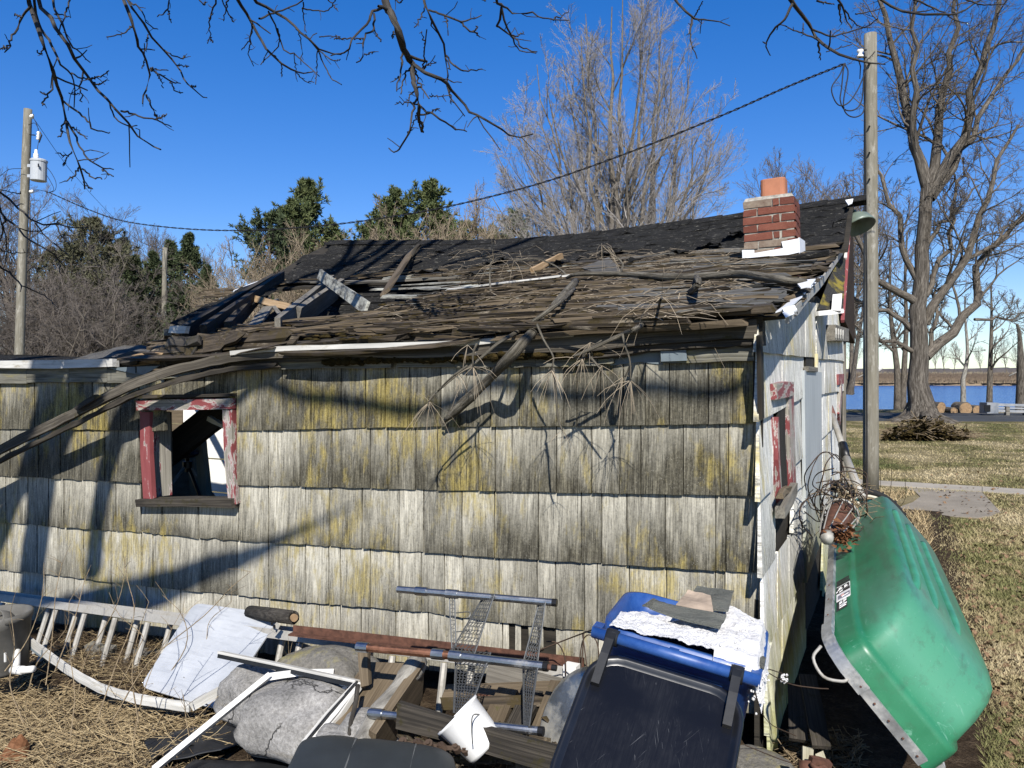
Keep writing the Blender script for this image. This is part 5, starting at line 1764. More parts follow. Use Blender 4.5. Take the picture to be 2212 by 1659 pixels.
# ---- thin trees along the lake shore
def shore_tree(px, t, y0, ytop, seed, label, r=.14, mats=('bark', 'twig'), pts=None, n=9):
    b0 = at(px, y0, t)
    tr = resample([at(x, y, t) for x, y in (pts or [(px, y0), (px + 4, (y0 + ytop) / 2), (px, ytop)])], 12)
    tR = (r * (1 - .8 * np.linspace(0, 1, 12)))
    return bare_tree(label, b0, 8, seed, trunk=(tr[None], tR[None]), limbs=n, fork=.28, spread=.8, trop=.05, wob=.13, n2=6, n3=5, n4=3, rmin=.008, mats=mats, lf1=.35, name='shore_tree')
shore_tree(1936, 36, 892, 520, 41, 'pale twin stem behind the big trunk, left stem', .17, pts=[(1938, 892), (1938, 800), (1928, 720), (1922, 640), (1925, 520)])
shore_tree(1951, 36, 892, 500, 42, 'darker twin stem behind the big trunk, right stem', .16, pts=[(1950, 892), (1953, 800), (1958, 700), (1955, 600), (1960, 500)])
shore_tree(2082, 35, 890, 640, 43, 'pale crooked broken trunk standing by the lake', .13, ('birch', 'twig'), [(2080, 890), (2081, 850), (2080, 815), (2088, 790), (2090, 750), (2086, 700), (2084, 640)], 4)
shore_tree(2138, 35, 880, 610, 44, 'slim straight dark trunk by the lake near the guard rail', .14, pts=[(2137, 880), (2139, 800), (2142, 700), (2141, 610)], n=8)
shore_tree(2206, 34, 890, 700, 45, 'thick torn-off trunk at the right edge of the photo', .28, ('bark_big', 'twig'), [(2208, 890), (2207, 830), (2205, 770), (2202, 720), (2197, 700)], 2)
gs_ = 'small trees on the far bank of the lake'
for k, (px, s, rot) in enumerate(((1850, .55, 1), (1880, .50, 2.4), (2020, .62, .7), (2040, .72, 3.3), (2060, .55, 4.6), (1990, .5, 5.5), (2120, .5, 2.2), (2175, .62, 1.9), (2195, .5, 4.0), (1835, .6, 5.0))):
    copy_tree(pA, gx(px, 225 + k * 3, 1.1), s * 1.25, rot, 'tiny bare tree on the far bank of the lake', gs_)
for k, (px, y, a) in enumerate(((1840, 822, .5), (1865, 815, .3), (2100, 822, .15), (2150, 818, -.2), (2180, 812, .5), (2065, 823, .1))):
    p = at(px, y, 195)
    tag(MB().tube([p, p + RT * 3.5 + Vector((0, 0, 3.5 * a))], [.22, .12], 6).build('drift_log', MAT['birch'], smooth=True), 'bleached fallen trunk lying on the far bank', 'log', 'fallen trunks on the far bank')

# ---- conifers
s1 = conifer('spruce_tree', 'dark spruce with a narrow top right of the far pole', gx(418, 37), 8.3, 51, wid=.26)
copy_tree(s1, gx(367, 40), 1.02, 2.0, 'dark narrow spruce top directly behind the far pole')
copy_tree(s1, gx(452, 36), .80, 1.1, 'spruce just left of the third pole')
copy_tree(s1, gx(325, 35), .86, 3.3, 'spruce between the far pole and the sparse evergreens')
copy_tree(s1, gx(288, 33), .80, 4.0, 'shorter spruce left of the far pole')
copy_tree(s1, gx(268, 42), 1.08, 5.2, 'thin spruce spire farther left in the wood')
copy_tree(s1, gx(390, 32), .66, .8, 'small spruce between the far pole and the third pole')
t1 = conifer('evergreen_tree', 'sparse grey-green evergreen in the middle of the left wood', gx(200, 36), 8.8, 52, 'pine', .26, 'thin_green', .9)
copy_tree(t1, gx(238, 38), .96, 2.2, 'second sparse grey-green evergreen beside the first in the wood')
copy_tree(t1, gx(258, 33), .80, .7, 'grey-green evergreen nearest the far pole on its left')
copy_tree(t1, gx(105, 37), .86, 5.3, 'grey-green evergreen right of the left utility pole')
copy_tree(t1, gx(150, 34), .82, 4.1, 'low grey-green evergreen behind the left utility pole')
p1 = conifer('pine_tree', 'tall bushy pine left of centre above the roof', gx(668, 44), 12.4, 53, 'pine', .19, 'pine', 1.4, r0=.2)
copy_tree(p1, gx(715, 46), .84, 2.0, 'shorter pine on the right shoulder of the tall left pine')
copy_tree(p1, gx(930, 44), 1.0, 3.5, 'round-topped pine right of the centre pines')
copy_tree(p1, gx(862, 45), .98, 5.0, 'pine with a pointed tip left of the round-topped pine')
copy_tree(p1, gx(830, 47), .93, 1.2, 'pine at the left of the middle pine clump')
copy_tree(p1, gx(965, 46), .86, 3.0, 'small pine tucked against the right of the round-topped pine')
copy_tree(p1, gx(795, 43), .80, 2.4, 'low pine at the left foot of the middle pine clump')
copy_tree(p1, gx(640, 42), .88, 5.5, 'pine between the dark left pine and the tall left pine')
copy_tree(p1, gx(1060, 47), .84, 1.9, 'low pine centred behind the pale brush')
copy_tree(p1, gx(1010, 48), .88, 4.2, 'low pine right of the pine clump behind pale brush')
copy_tree(p1, gx(1110, 46), .90, .5, 'low pine behind the left skirts of the tall maple')
copy_tree(p1, gx(1180, 50), .82, 2.9, 'low pine closest to the tall maple stems')
p2 = conifer('pine_tree', 'dark spreading pine leaning left at the left end of the pines', gx(590, 40), 9.8, 54, 'pine', .26, 'spruce', 1.4, r0=.2)

# ---- pale brush in front of the pines
br1 = bare_tree('tan leafless bush just above the left end of the roof', gx(640, 30), 7.7, 61, stems=6, r0=.05, lean=.6, limbs=9, spread=.7, trop=.05, wob=.12, n2=8, n3=6, n4=4, rmin=.006, mats=('twig_tan', 'twig_tan'), name='bush', cat='bush', fork=.1)
for px, t, s, rot, lb in ((560, 34, 1.0, 1, 'tan leafless bush below the dark left pine'), (740, 31, 1.0, 2, 'tan leafless bush below the tall left pine'), (820, 32, 1.12, 3.2, 'tan leafless bush between the two pine clumps'), (905, 31, 1.22, 4.4, 'pale leafless bush below the round-topped pine'),
                          (985, 32, 1.12, 5.1, 'pale leafless bush right of the round-topped pine'), (1070, 31, 1.18, .4, 'pale leafless bush left of the tall maple'), (1150, 32, 1.18, 1.6, 'pale leafless bush at the foot of the tall maple'), (500, 40, .95, 5.6, 'tan leafless bush left of the roof peak'), (1240, 34, 1.1, 2.5, 'pale leafless bush under the maple stems')):
    copy_tree(br1, gx(px, t), s, rot, lb)

# ---- far wood behind everything on the left
N = 5200
t = 62 + 50 * rg.random(N); p = -160 + 1500 * rg.random(N); l = (p - CX) / FPX * t
B = np.outer(l, np.array(RT)) + np.outer(t, np.array(FW)); B[:, 2] = -.2
hh = (3.5 + 3.0 * rg.random(N)) * t / 70
D = np.stack([rg.normal(0, .16, N), rg.normal(0, .16, N), np.ones(N)], 1)
Pq = walk(B, D, hh, 5, .08, .05, rg)
Rq = (.05 * (1 - .85 * np.linspace(0, 1, 5)))[None] * (.5 + rg.random(N))[:, None]
sq, sr = sprout(Pq, Rq, 5, .25, 1, .6, .4, 3, .1, .05, .6, .012, rg)
o = tube_obj('thicket', [(Pq, Rq, 3), (sq, sr, 3)], MAT['twig'], None, False)
tag(o, 'far grey-brown thicket of saplings behind the trees', kind='stuff')

# ================================================================ POLES, WIRES
def pole(name, label, pts, t, r, parts=True, z0=None):
    P = [at(x, y, t) for x, y in pts]
    root = thing('utility_pole', P[0], label, 'utility pole')
    q = smooth_line(P, 4)
    rr = [r[0] + (r[1] - r[0]) * i / (len(q) - 1) for i in range(len(q))]
    MB().tube(q, rr, 16, bump=.012).build('post', MAT['pole_wood'], root, smooth=True)
    return root
pr = pole('p', 'tall weathered utility pole standing on the lawn right of the shed', [(1881, 1066), (1881, 700), (1881, 400), (1880, 74)], 10.6, (.105, .084))
for y in (137, 273, 330, 387):
    MB().tube([at(1878, y, 10.49), at(1878, y, 10.52)], .014 if y > 200 else .02, 8).build('bolt_hole', MAT['black_metal'], pr)
c = at(1860, 117, 10.42)
br = MB().tube([at(1871, 108, 10.5), at(1858, 109, 10.4), at(1856, 124, 10.4), at(1871, 124, 10.5)], .012, 6).build('bracket', MAT['black_metal'], pr)
MB().lathe([(.0, -.05), (.04, -.05), (.045, -.03), (.026, -.012), (.026, .01), (.045, .03), (.04, .05), (0, .05)], at(1858, 116, 10.4), (0, 0, 1), 12).build('insulator', MAT['porcelain'], pr, smooth=True)
for j, (pts) in enumerate((((1866, 150), (1862, 215), (1846, 237), (1824, 236), (1815, 215), (1818, 190), (1822, 150), (1826, 137)), ((1870, 140), (1868, 230), (1852, 252), (1830, 247), (1822, 222), (1832, 160), (1826, 140)), ((1871, 150), (1855, 190), (1835, 220), (1815, 228), (1802, 214), (1797, 188), (1815, 160), (1823, 138)))):
    MB().tube(smooth_line([at(x, y, 10.38 - .04 * j) for x, y in pts], 5), .009, 5).build('cable_loop', MAT['cable'], pr, smooth=True)
MB().tube([at(1867, 115, 10.5), at(1869, 300, 10.5), at(1872, 600, 10.5), at(1873, 1050, 10.5)], .010, 5).build('ground_wire', MAT['cable'], pr)

plf = pole('p', 'leaning utility pole with a grey transformer at the left', [(40, 830), (47, 600), (54, 400), (60.5, 236)], 21, (.125, .105))
o = lambda x, y, t=20.8: at(x, y, t)
tf = MB().lathe([(.0, -.02), (.18, -.02), (.20, 0), (.20, .50), (.215, .505), (.215, .55), (.17, .58), (0, .60)], at(83, 390, 20.7), (.05, 0, 1), 20).build('transformer', MAT['transformer'], plf, smooth=False)
MB().lathe([(.05, 0), (.05, .06), (.075, .07), (.05, .09), (.075, .12), (.05, .14), (.07, .17), (.04, .2), (.03, .3), (0, .3)], at(78, 347, 20.7), (0, 0, 1), 10).build('bushing', MAT['porcelain'], tf, smooth=True)
MB().box(at(83, 357, 20.47), (.05, .01, .09)).build('plate', MAT['black_metal'], tf)
for y in (358, 380):
    MB().plank([at(60, y, 20.9), at(74, y, 20.8)], .08, .04, (0, 0, 1)).build('bracket', MAT['transformer'], plf)
MB().tube([at(64, 291, 20.9), at(76, 292, 20.8)], .015, 6).build('bracket', MAT['black_metal'], plf)
MB().lathe([(.03, 0), (.05, .03), (.03, .07), (.05, .1), (.03, .15), (.05, .19), (.03, .22), (0, .22)], at(82, 302, 20.75), (.15, 0, 1), 8).build('cutout_fuse', MAT['porcelain'], plf, smooth=True)
MB().tube([at(86, 285, 20.7), at(90, 292, 20.7), at(84, 308, 20.7)], .02, 6).build('cutout_fuse', MAT['black_metal'], plf)
MB().lathe([(0, -.08), (.06, -.06), (.05, 0), (.02, .05)], at(70, 250, 20.8), (.8, 0, .5), 10).build('insulator', MAT['porcelain'], plf, smooth=True)
for pts in (((73, 256), (80, 270), (83, 283)), ((83, 308), (80, 325), (78, 337)), ((100, 360), (112, 375), (121, 395), (118, 412), (100, 416)), ((96, 372), (108, 390), (116, 410), (100, 417)), ((63, 416), (80, 410), (105, 415)), ((61, 270), (75, 266), (84, 280)), ((0, 380), (20, 366), (48, 364))):
    MB().tube(smooth_line([at(x, y, 20.75) for x, y in pts], 5), .008, 4).build('lead_wire', MAT['cable'], plf)
MB().lathe([(0, -.05), (.05, -.04), (.03, 0), (.05, .04), (0, .05)], at(68, 414, 20.75), (1, 0, 0), 8).build('insulator', MAT['porcelain'], plf, smooth=True)

p2_ = pole('p', 'bare grey utility pole farther off in front of the spruces', [(354, 760), (355, 640), (356.5, 535)], 34, (.125, .10))
p3_ = pole('p', 'short pale utility pole peeking over the broken roof', [(449, 690), (448, 630), (446, 586)], 46, (.14, .11))
MB().lathe([(0, 0), (.2, 0), (.2, .5), (.22, .52), (0, .58)], at(456, 663, 45.6), (0, 0, 1), 12).build('transformer', MAT['transformer'], p3_)
MB().tube([at(447, 614, 45.8), at(437, 613, 45.8)], .04, 6).build('bracket', MAT['transformer'], p3_)
for a, b in (((446, 590), (470, 636)), ((446, 588), (437, 591))):
    MB().tube([at(*a, 45.8), at(*b, 45.6)], .015, 4).build('lead_wire', MAT['cable'], p3_)

# service cable: twisted pair sagging between the two poles
pts = [at(105, 415, 20.75), at(190, 452, 19.6), at(270, 478, 18.4), at(400, 494, 17.2), at(540, 497.5, 16.2), at(700, 487, 15), at(860, 466, 14.1), at(1000, 439, 13.4), at(1180, 392, 12.7), at(1370, 325, 12), at(1560, 249, 11.4), at(1700, 188, 10.9), at(1826, 137, 10.45)]
cl = smooth_line(pts, 26)
mb = MB()
for ph in (0, math.pi):
    mb.tube([p + Vector((0, math.cos(i * 1.05 + ph) * .010, math.sin(i * 1.05 + ph) * .011)) for i, p in enumerate(cl)], .0085, 5)
tag(mb.build('service_cable', MAT['cable'], smooth=True), 'twisted black cable sagging across the sky between the two near poles', 'cable')
tag(MB().tube(smooth_line([at(70, 252, 20.75), at(150, 365, 24), at(240, 465, 28), at(300, 520, 31), at(356, 540, 34)], 6), .008, 4).build('overhead_wire', MAT['cable']), 'thin wire slanting down from the left pole top towards the far pole', 'wire')

# barn lamp under the gable peak
lp = thing('barn_lamp', at(1843, 478, 6.7), 'green enamel barn lamp on the gable peak', 'lamp')
MB().lathe([(.03, .10), (.035, .06), (.07, .045), (.11, .01), (.135, -.05), (.14, -.075), (.132, -.075), (.10, 0), (.03, .03)], at(1850, 476, 6.72), (-.35, .3, .85), 18).build('lamp_shade', MAT['lamp_green'], lp, smooth=True)
MB().tube([at(1838, 470, 6.75), at(1845, 462, 6.75), at(1850, 470, 6.72)], .015, 6).build('arm', MAT['black_metal'], lp, smooth=True)

# ================================================================ OVERHANGING TREE (above and behind the viewer)
ov = thing('overhanging_tree', (-3.6, -4.2, -.2), 'dark bare branches hanging in front of the sky from a tree near the viewer', 'tree')
rng = np.random.default_rng(77)
MB().tube(smooth_line([(-3.6, -4.2, -.3), (-3.55, -4.15, 2), (-3.4, -4.0, 4.5), (-3.1, -3.8, 7), (-2.9, -3.6, 9.5), (-2.9, -3.4, 12)], 3), np.linspace(.30, .10, 16), 14, bump=.04).build('trunk', MAT['bark_big'], ov, smooth=True)


def sunward(x, y, d, roof=False):
    p = on_roof(x, y) if roof else W(x, y)
    return p + SUN * d


# big limbs whose shadows fall across the wall and roof
shade = [
    ([(118, 760), (112, 830), (104, 930), (92, 1050), (80, 1180), (66, 1320)], 7.2, .16, .14),
    ([(205, 760), (196, 820), (178, 870), (150, 925), (120, 1000)], 7.0, .10, .08),
    ([(330, 800), (292, 865), (258, 930), (232, 1030), (214, 1120), (204, 1240)], 7.4, .10, .085),
    ([(760, 1095), (613, 1170), (520, 1210), (433, 1238), (330, 1285), (180, 1320), (40, 1390)], 7.0, .006, .14),
    ([(470, 915), (505, 880), (540, 845), (575, 830), (612, 845), (650, 862), (720, 868), (800, 880), (880, 893), (965, 880), (1050, 835), (1130, 838), (1200, 858), (1290, 862), (1370, 845), (1430, 843), (1500, 856), (1570, 850), (1650, 812)], 6.4, .036, .030),
]
for pts, d, ra, rb in shade:
    q = smooth_line([sunward(x, y, d + .25 * math.sin(i * 1.7)) for i, (x, y) in enumerate(pts)], 4)
    MB().tube(q, np.linspace(ra, rb, len(q)), 8, bump=.1).build('limb', MAT['bark_dark'], ov, smooth=True)
for pts, d, ra, rb in (([(785, 505), (765, 523), (745, 560), (700, 600)], 7.5, .06, .05), ([(860, 505), (845, 525), (790, 560), (732, 580), (640, 610), (560, 650)], 7.8, .07, .05), ([(960, 510), (900, 540), (850, 570)], 7.6, .03, .025), ([(1170, 505), (1150, 518), (1075, 545), (1010, 562), (960, 575)], 7.4, .05, .035),
                       ([(1020, 510), (980, 535), (930, 560)], 7.4, .03, .02), ([(640, 620), (560, 650), (470, 690), (420, 720)], 7, .06, .05)):
    q = smooth_line([sunward(x, y, d, True) for x, y in pts], 4)
    MB().tube(q, np.linspace(ra, rb, len(q)), 8, bump=.1).build('limb', MAT['bark_dark'], ov, smooth=True)

# branches seen against the sky: (points, depth, start radius, end radius)
BR = [
    ([(52, -60), (60, 0), (70, 25), (85, 70), (97, 105), (115, 155), (125, 190), (135, 215), (143, 255), (148, 290), (155, 325), (170, 355), (180, 390), (183, 408)], 4.0, .0135, .004),
    ([(145, 262), (165, 300), (180, 333), (200, 350), (220, 363), (245, 366)], 4.0, .006, .003), ([(220, 362), (230, 372), (245, 381)], 4.0, .004, .003),
    ([(135, 217), (165, 240), (190, 262), (205, 278), (222, 286), (237, 286)], 4.0, .006, .003), ([(143, 255), (134, 272), (134, 290), (125, 296)], 4.0, .005, .003),
    ([(155, 328), (145, 337), (125, 330)], 4.0, .004, .003), ([(172, 360), (160, 380), (140, 391)], 4.0, .005, .003), ([(178, 365), (195, 380), (220, 387)], 4.0, .005, .003), ([(180, 393), (190, 405), (200, 408)], 4.0, .004, .003), ([(145, 340), (136, 359)], 4.0, .004, .003),
    ([(70, -55), (78, 0), (110, 40), (125, 65), (145, 95), (160, 120), (180, 150), (200, 180), (222, 205), (250, 233), (262, 242), (280, 270), (305, 300), (325, 315), (347, 323)], 4.2, .0125, .004),
    ([(262, 240), (300, 250), (330, 256), (350, 264), (370, 274)], 4.2, .006, .003), ([(333, 258), (350, 252), (360, 246)], 4.2, .004, .003), ([(235, 218), (245, 250), (262, 266), (280, 276), (296, 271)], 4.2, .005, .003),
    ([(180, 153), (173, 185), (178, 204), (177, 220)], 4.2, .005, .003), ([(200, 178), (215, 182), (228, 175)], 4.2, .005, .003), ([(196, 170), (215, 164), (235, 153)], 4.2, .005, .003),
    ([(72, -20), (85, 50), (105, 85), (125, 125), (135, 145), (155, 160), (160, 190), (160, 232)], 4.1, .009, .003), ([(155, 158), (175, 168), (200, 170)], 4.1, .005, .003), ([(150, 202), (172, 203)], 4.1, .003, .003),
    ([(113, -30), (115, 0), (123, 30), (137, 60), (150, 95), (170, 112), (195, 135)], 4.3, .008, .003), ([(155, -30), (150, 5), (140, 30), (130, 60), (125, 75)], 4.3, .006, .003), ([(117, 30), (150, 36)], 4.3, .004, .003),
    ([(66, 15), (45, 40), (35, 65), (22, 95), (10, 113)], 3.9, .007, .003), ([(45, 38), (32, 30)], 3.9, .004, .003), ([(22, 98), (0, 107)], 3.9, .004, .003), ([(95, 100), (88, 118), (80, 110)], 3.9, .004, .003), ([(115, 160), (112, 190), (98, 215), (92, 228)], 3.9, .005, .003), ([(100, 205), (88, 200)], 3.9, .003, .003), ([(143, 258), (150, 270), (188, 300)], 4.0, .004, .003),
    ([(262, -45), (268, 0), (285, 50), (297, 90), (310, 120), (325, 148), (315, 190), (308, 224)], 4.4, .012, .004), ([(325, 150), (345, 160), (370, 177), (390, 180)], 4.4, .006, .003), ([(368, 176), (380, 198), (395, 200)], 4.4, .004, .003), ([(316, 205), (328, 235), (335, 248), (340, 249)], 4.4, .006, .003), ([(325, 147), (345, 150), (363, 152)], 4.4, .004, .003), ([(335, 155), (350, 178), (353, 190)], 4.4, .004, .003), ([(333, 248), (345, 256), (360, 246)], 4.4, .004, .003),
    ([(264, -45), (275, 0), (305, 45), (330, 80), (355, 110), (380, 140), (400, 175), (415, 190), (430, 207), (447, 211)], 4.5, .009, .003), ([(355, 108), (375, 122), (395, 126), (398, 120)], 4.5, .004, .003), ([(380, 140), (408, 143)], 4.5, .004, .003), ([(412, 187), (424, 187)], 4.5, .003, .003), ([(286, 55), (265, 73), (230, 80)], 4.5, .005, .003), ([(278, 3), (305, 20), (320, 55), (341, 63)], 4.5, .005, .003), ([(320, 75), (317, 95), (315, 110)], 4.5, .004, .003), ([(312, 128), (307, 148)], 4.5, .003, .003),
    ([(370, -20), (365, 0), (362, 20), (340, 36)], 4.5, .005, .003), ([(362, 20), (366, 35), (370, 49)], 4.5, .004, .003),
    ([(505, -40), (515, 0), (530, 30), (545, 50), (565, 90), (585, 115), (610, 140), (640, 155), (662, 161), (677, 155)], 4.7, .012, .004), ([(545, 52), (538, 85), (522, 108)], 4.7, .005, .003), ([(546, 58), (540, 95), (537, 115), (548, 143)], 4.7, .005, .003), ([(600, 62), (603, 90), (590, 110), (563, 140)], 4.7, .005, .003), ([(608, 138), (609, 165)], 4.7, .004, .003), ([(640, 155), (655, 172), (678, 178)], 4.7, .004, .003),
    ([(535, -40), (550, 0), (585, 20), (620, 45), (650, 70), (680, 95), (700, 110), (737, 118)], 4.8, .012, .004), ([(580, 25), (600, 70), (610, 105), (640, 120), (665, 145), (690, 165)], 4.8, .006, .003), ([(560, 40), (600, 25), (650, 6), (656, -10)], 4.8, .007, .004), ([(655, 5), (655, 40), (662, 70)], 4.8, .005, .003), ([(655, 18), (690, 24), (712, 20), (725, 0)], 4.8, .005, .003), ([(700, -10), (715, 5), (728, 22)], 4.8, .005, .003), ([(684, 102), (700, 140), (715, 168), (738, 183)], 4.8, .005, .003), ([(686, 110), (684, 150), (682, 182)], 4.8, .004, .003), ([(690, 80), (712, 78), (735, 80)], 4.8, .004, .003), ([(660, 75), (690, 110), (720, 130), (735, 128)], 4.8, .005, .003), ([(640, 60), (651, 90), (650, 140)], 4.8, .004, .003), ([(636, 115), (638, 150), (640, 170)], 4.8, .003, .003),
    ([(472, -20), (465, 0), (455, 40), (452, 80), (448, 94)], 4.6, .006, .003), ([(454, 80), (461, 92)], 4.6, .003, .003), ([(460, 28), (451, 40)], 4.6, .003, .003), ([(495, -15), (490, 10), (483, 45)], 4.6, .005, .003), ([(430, 0), (440, 10), (445, 5)], 4.6, .004, .003), ([(480, 0), (497, 35), (505, 48)], 4.6, .004, .003),
    ([(812, -60), (831, 0), (848, 40), (866, 85), (875, 110), (892, 138)], 3.6, .022, .014), ([(892, 138), (910, 150), (940, 165), (965, 178), (980, 200), (1000, 225), (1020, 245), (1050, 260), (1075, 273), (1100, 289), (1130, 296), (1150, 290)], 3.6, .010, .003),
    ([(892, 138), (895, 180), (903, 210), (905, 245), (910, 270), (914, 285)], 3.6, .013, .006), ([(905, 226), (925, 242), (950, 258), (975, 275), (1008, 284)], 3.6, .006, .003), ([(900, 215), (895, 232), (885, 265), (880, 295), (865, 318), (850, 328), (840, 320)], 3.6, .006, .003), ([(905, 240), (895, 262), (884, 282)], 3.6, .004, .002), ([(902, 225), (880, 220), (856, 222)], 3.6, .004, .002), ([(898, 198), (885, 205), (880, 230)], 3.6, .004, .002), ([(925, 243), (950, 235)], 3.6, .003, .002), ([(880, 285), (890, 280)], 3.6, .003, .002),
    ([(830, 14), (805, 28), (790, 55), (762, 83), (755, 105), (740, 115), (715, 120)], 3.8, .008, .003), ([(808, 30), (808, 62), (790, 75), (785, 100), (787, 118), (770, 135)], 3.8, .006, .003), ([(787, 118), (810, 112)], 3.8, .003, .003), ([(808, 62), (816, 78), (823, 90)], 3.8, .004, .003), ([(763, 84), (742, 84), (722, 85)], 3.8, .004, .003), ([(784, 86), (765, 82)], 3.8, .004, .003),
    ([(868, 105), (867, 150), (860, 175), (857, 197)], 3.6, .006, .003), ([(888, 145), (875, 165), (866, 203)], 3.6, .005, .003), ([(865, 165), (848, 176)], 3.6, .003, .002), ([(895, 150), (910, 185), (927, 213)], 3.6, .005, .003), ([(915, 150), (918, 105), (922, 64)], 3.6, .004, .003), ([(917, 95), (911, 70)], 3.6, .003, .002), ([(912, 148), (930, 135), (940, 120)], 3.6, .003, .002), ([(915, 143), (942, 134)], 3.6, .003, .002), ([(930, 163), (965, 172), (997, 178)], 3.6, .004, .002), ([(928, 207), (955, 209), (975, 207)], 3.6, .003, .002), ([(849, 70), (848, 83)], 3.6, .004, .003),
    ([(905, -45), (915, 0), (925, 25), (945, 65), (960, 110), (963, 145), (966, 175), (972, 205), (985, 230), (1004, 251)], 4.0, .0085, .003), ([(927, 22), (960, 32), (995, 48), (1020, 40), (1040, 33)], 4.0, .006, .003), ([(995, 48), (1010, 65), (1028, 70), (1036, 80)], 4.0, .005, .003), ([(1025, 69), (1031, 58)], 4.0, .003, .002), ([(964, 120), (985, 145), (1003, 155), (1041, 149)], 4.0, .005, .003), ([(963, 125), (973, 150)], 4.0, .004, .003), ([(918, 12), (907, 42), (895, 59)], 4.0, .004, .003), ([(958, 32), (967, 52), (968, 77)], 4.0, .004, .003), ([(970, 190), (975, 225)], 4.0, .003, .002),
    ([(1062, -45), (1072, 0), (1083, 14), (1110, 27), (1150, 30), (1195, 43), (1228, 44)], 4.2, .008, .003), ([(1190, 41), (1212, 35), (1228, 26)], 4.2, .004, .003), ([(1083, 16), (1080, 40), (1073, 55), (1085, 66), (1110, 80), (1130, 105), (1160, 112)], 4.2, .007, .003), ([(1084, 18), (1097, 65), (1113, 95), (1122, 109), (1158, 115)], 4.2, .006, .003), ([(1105, 76), (1120, 78), (1131, 70)], 4.2, .004, .003), ([(845, -20), (860, 5), (870, 0)], 3.8, .005, .003), ([(1020, -10), (1050, 2)], 4.2, .004, .003),
    ([(1440, -45), (1459, 0), (1475, 18), (1496, 38), (1520, 42), (1550, 48), (1577, 56)], 4.2, .009, .003), ([(1496, 37), (1492, 65), (1493, 95), (1506, 127)], 4.2, .007, .003), ([(1499, 38), (1510, 18), (1518, 3)], 4.2, .004, .003),
    ([(1690, -40), (1710, 0), (1735, 35), (1755, 65), (1770, 90), (1800, 110), (1835, 125), (1870, 135), (1912, 139)], 4.2, .013, .004), ([(1712, 8), (1693, 45), (1670, 65), (1655, 97), (1664, 120)], 4.2, .008, .003), ([(1762, 84), (1730, 70), (1685, 53)], 4.2, .005, .003), ([(1752, 62), (1790, 78), (1830, 70), (1870, 58), (1896, 40)], 4.2, .006, .003), ([(1768, 92), (1772, 130)], 4.2, .007, .003), ([(1656, 95), (1648, 90)], 4.2, .003, .003), ([(1735, 70), (1735, 50)], 4.2, .003, .003), ([(1870, 133), (1890, 112)], 4.2, .003, .003), ([(1765, 2), (1802, 10)], 4.2, .006, .003), ([(1785, 112), (1810, 105), (1840, 96)], 4.2, .003, .003),
    ([(1870, -25), (1905, 0), (1940, 22), (1990, 30), (2035, 32), (2070, 28), (2100, 12), (2140, -12)], 4.4, .009, .005), ([(1960, -10), (2010, 15), (2040, 28), (2065, 45), (2092, 50)], 4.4, .006, .003), ([(1800, -20), (1818, 10), (1830, 45), (1840, 60)], 4.4, .009, .004), ([(1825, 22), (1850, 55), (1880, 60)], 4.4, .005, .003), ([(1848, 30), (1880, 25), (1912, 15)], 4.4, .004, .003), ([(1812, 10), (1815, 40), (1818, 52)], 4.4, .006, .003), ([(2080, -5), (2120, 10), (2170, 8)], 4.4, .006, .003),
    ([(-40, 380), (0, 414), (24, 432), (52, 460), (76, 482), (120, 484), (160, 491), (192, 492)], 4.6, .009, .003), ([(76, 482), (105, 515), (145, 549)], 4.6, .005, .003), ([(-20, 425), (0, 445), (8, 465), (40, 495), (70, 525), (105, 540), (140, 577)], 4.6, .009, .003), ([(-20, 560), (0, 575), (20, 590), (45, 617), (44, 630)], 4.6, .008, .003), ([(10, 468), (5, 500), (0, 522)], 4.6, .006, .003), ([(120, 484), (130, 505), (150, 530)], 4.6, .005, .003), ([(-10, 530), (15, 545), (60, 545)], 4.6, .004, .003), ([(38, 492), (80, 500), (130, 475)], 4.6, .004, .003), ([(0, 410), (40, 418), (44, 414)], 4.6, .003, .003), ([(105, 540), (125, 560), (130, 590)], 4.6, .004, .003), ([(45, 617), (90, 635), (130, 670)], 4.6, .004, .003), ([(0, 470), (14, 520), (12, 570)], 4.6, .005, .003),
]
groups = []
for pts, t, ra, rb in BR:
    K = 14
    if pts[0][0] > 1400: ra, rb, t = ra * 1.8, rb * 1.7, t * 1.8
    q = resample([at(x, y, t + .25 * math.sin(i * .9 + x * .01)) for i, (x, y) in enumerate(pts)], K)
    q[1:-1] += rng.normal(0, .0035, (K - 2, 3))
    rr = np.linspace(ra, rb, K) * (1 + .12 * rng.random(K)) * .92
    groups.append((q, rr))
P = np.array([g[0] for g in groups]); RR = np.array([g[1] for g in groups])
s1_, r1_ = sprout(P, RR, 4, .25, 1.0, .75, .10, 4, .16, -.02, .6, .0022, rng, .3, tend=.2)
keep = rng.random(len(s1_)) < .55
ln = np.linalg.norm(s1_[:, -1] - s1_[:, 0], axis=1)
keep &= (ln < .3)
for q, rr in groups:
    tube_obj('branch', [(q[None], rr[None], 7)], MAT['bark_dark'], ov)
tube_obj('twigs', [(s1_[keep], r1_[keep], 4)], MAT['bark_dark'], ov)['kind'] = 'stuff'
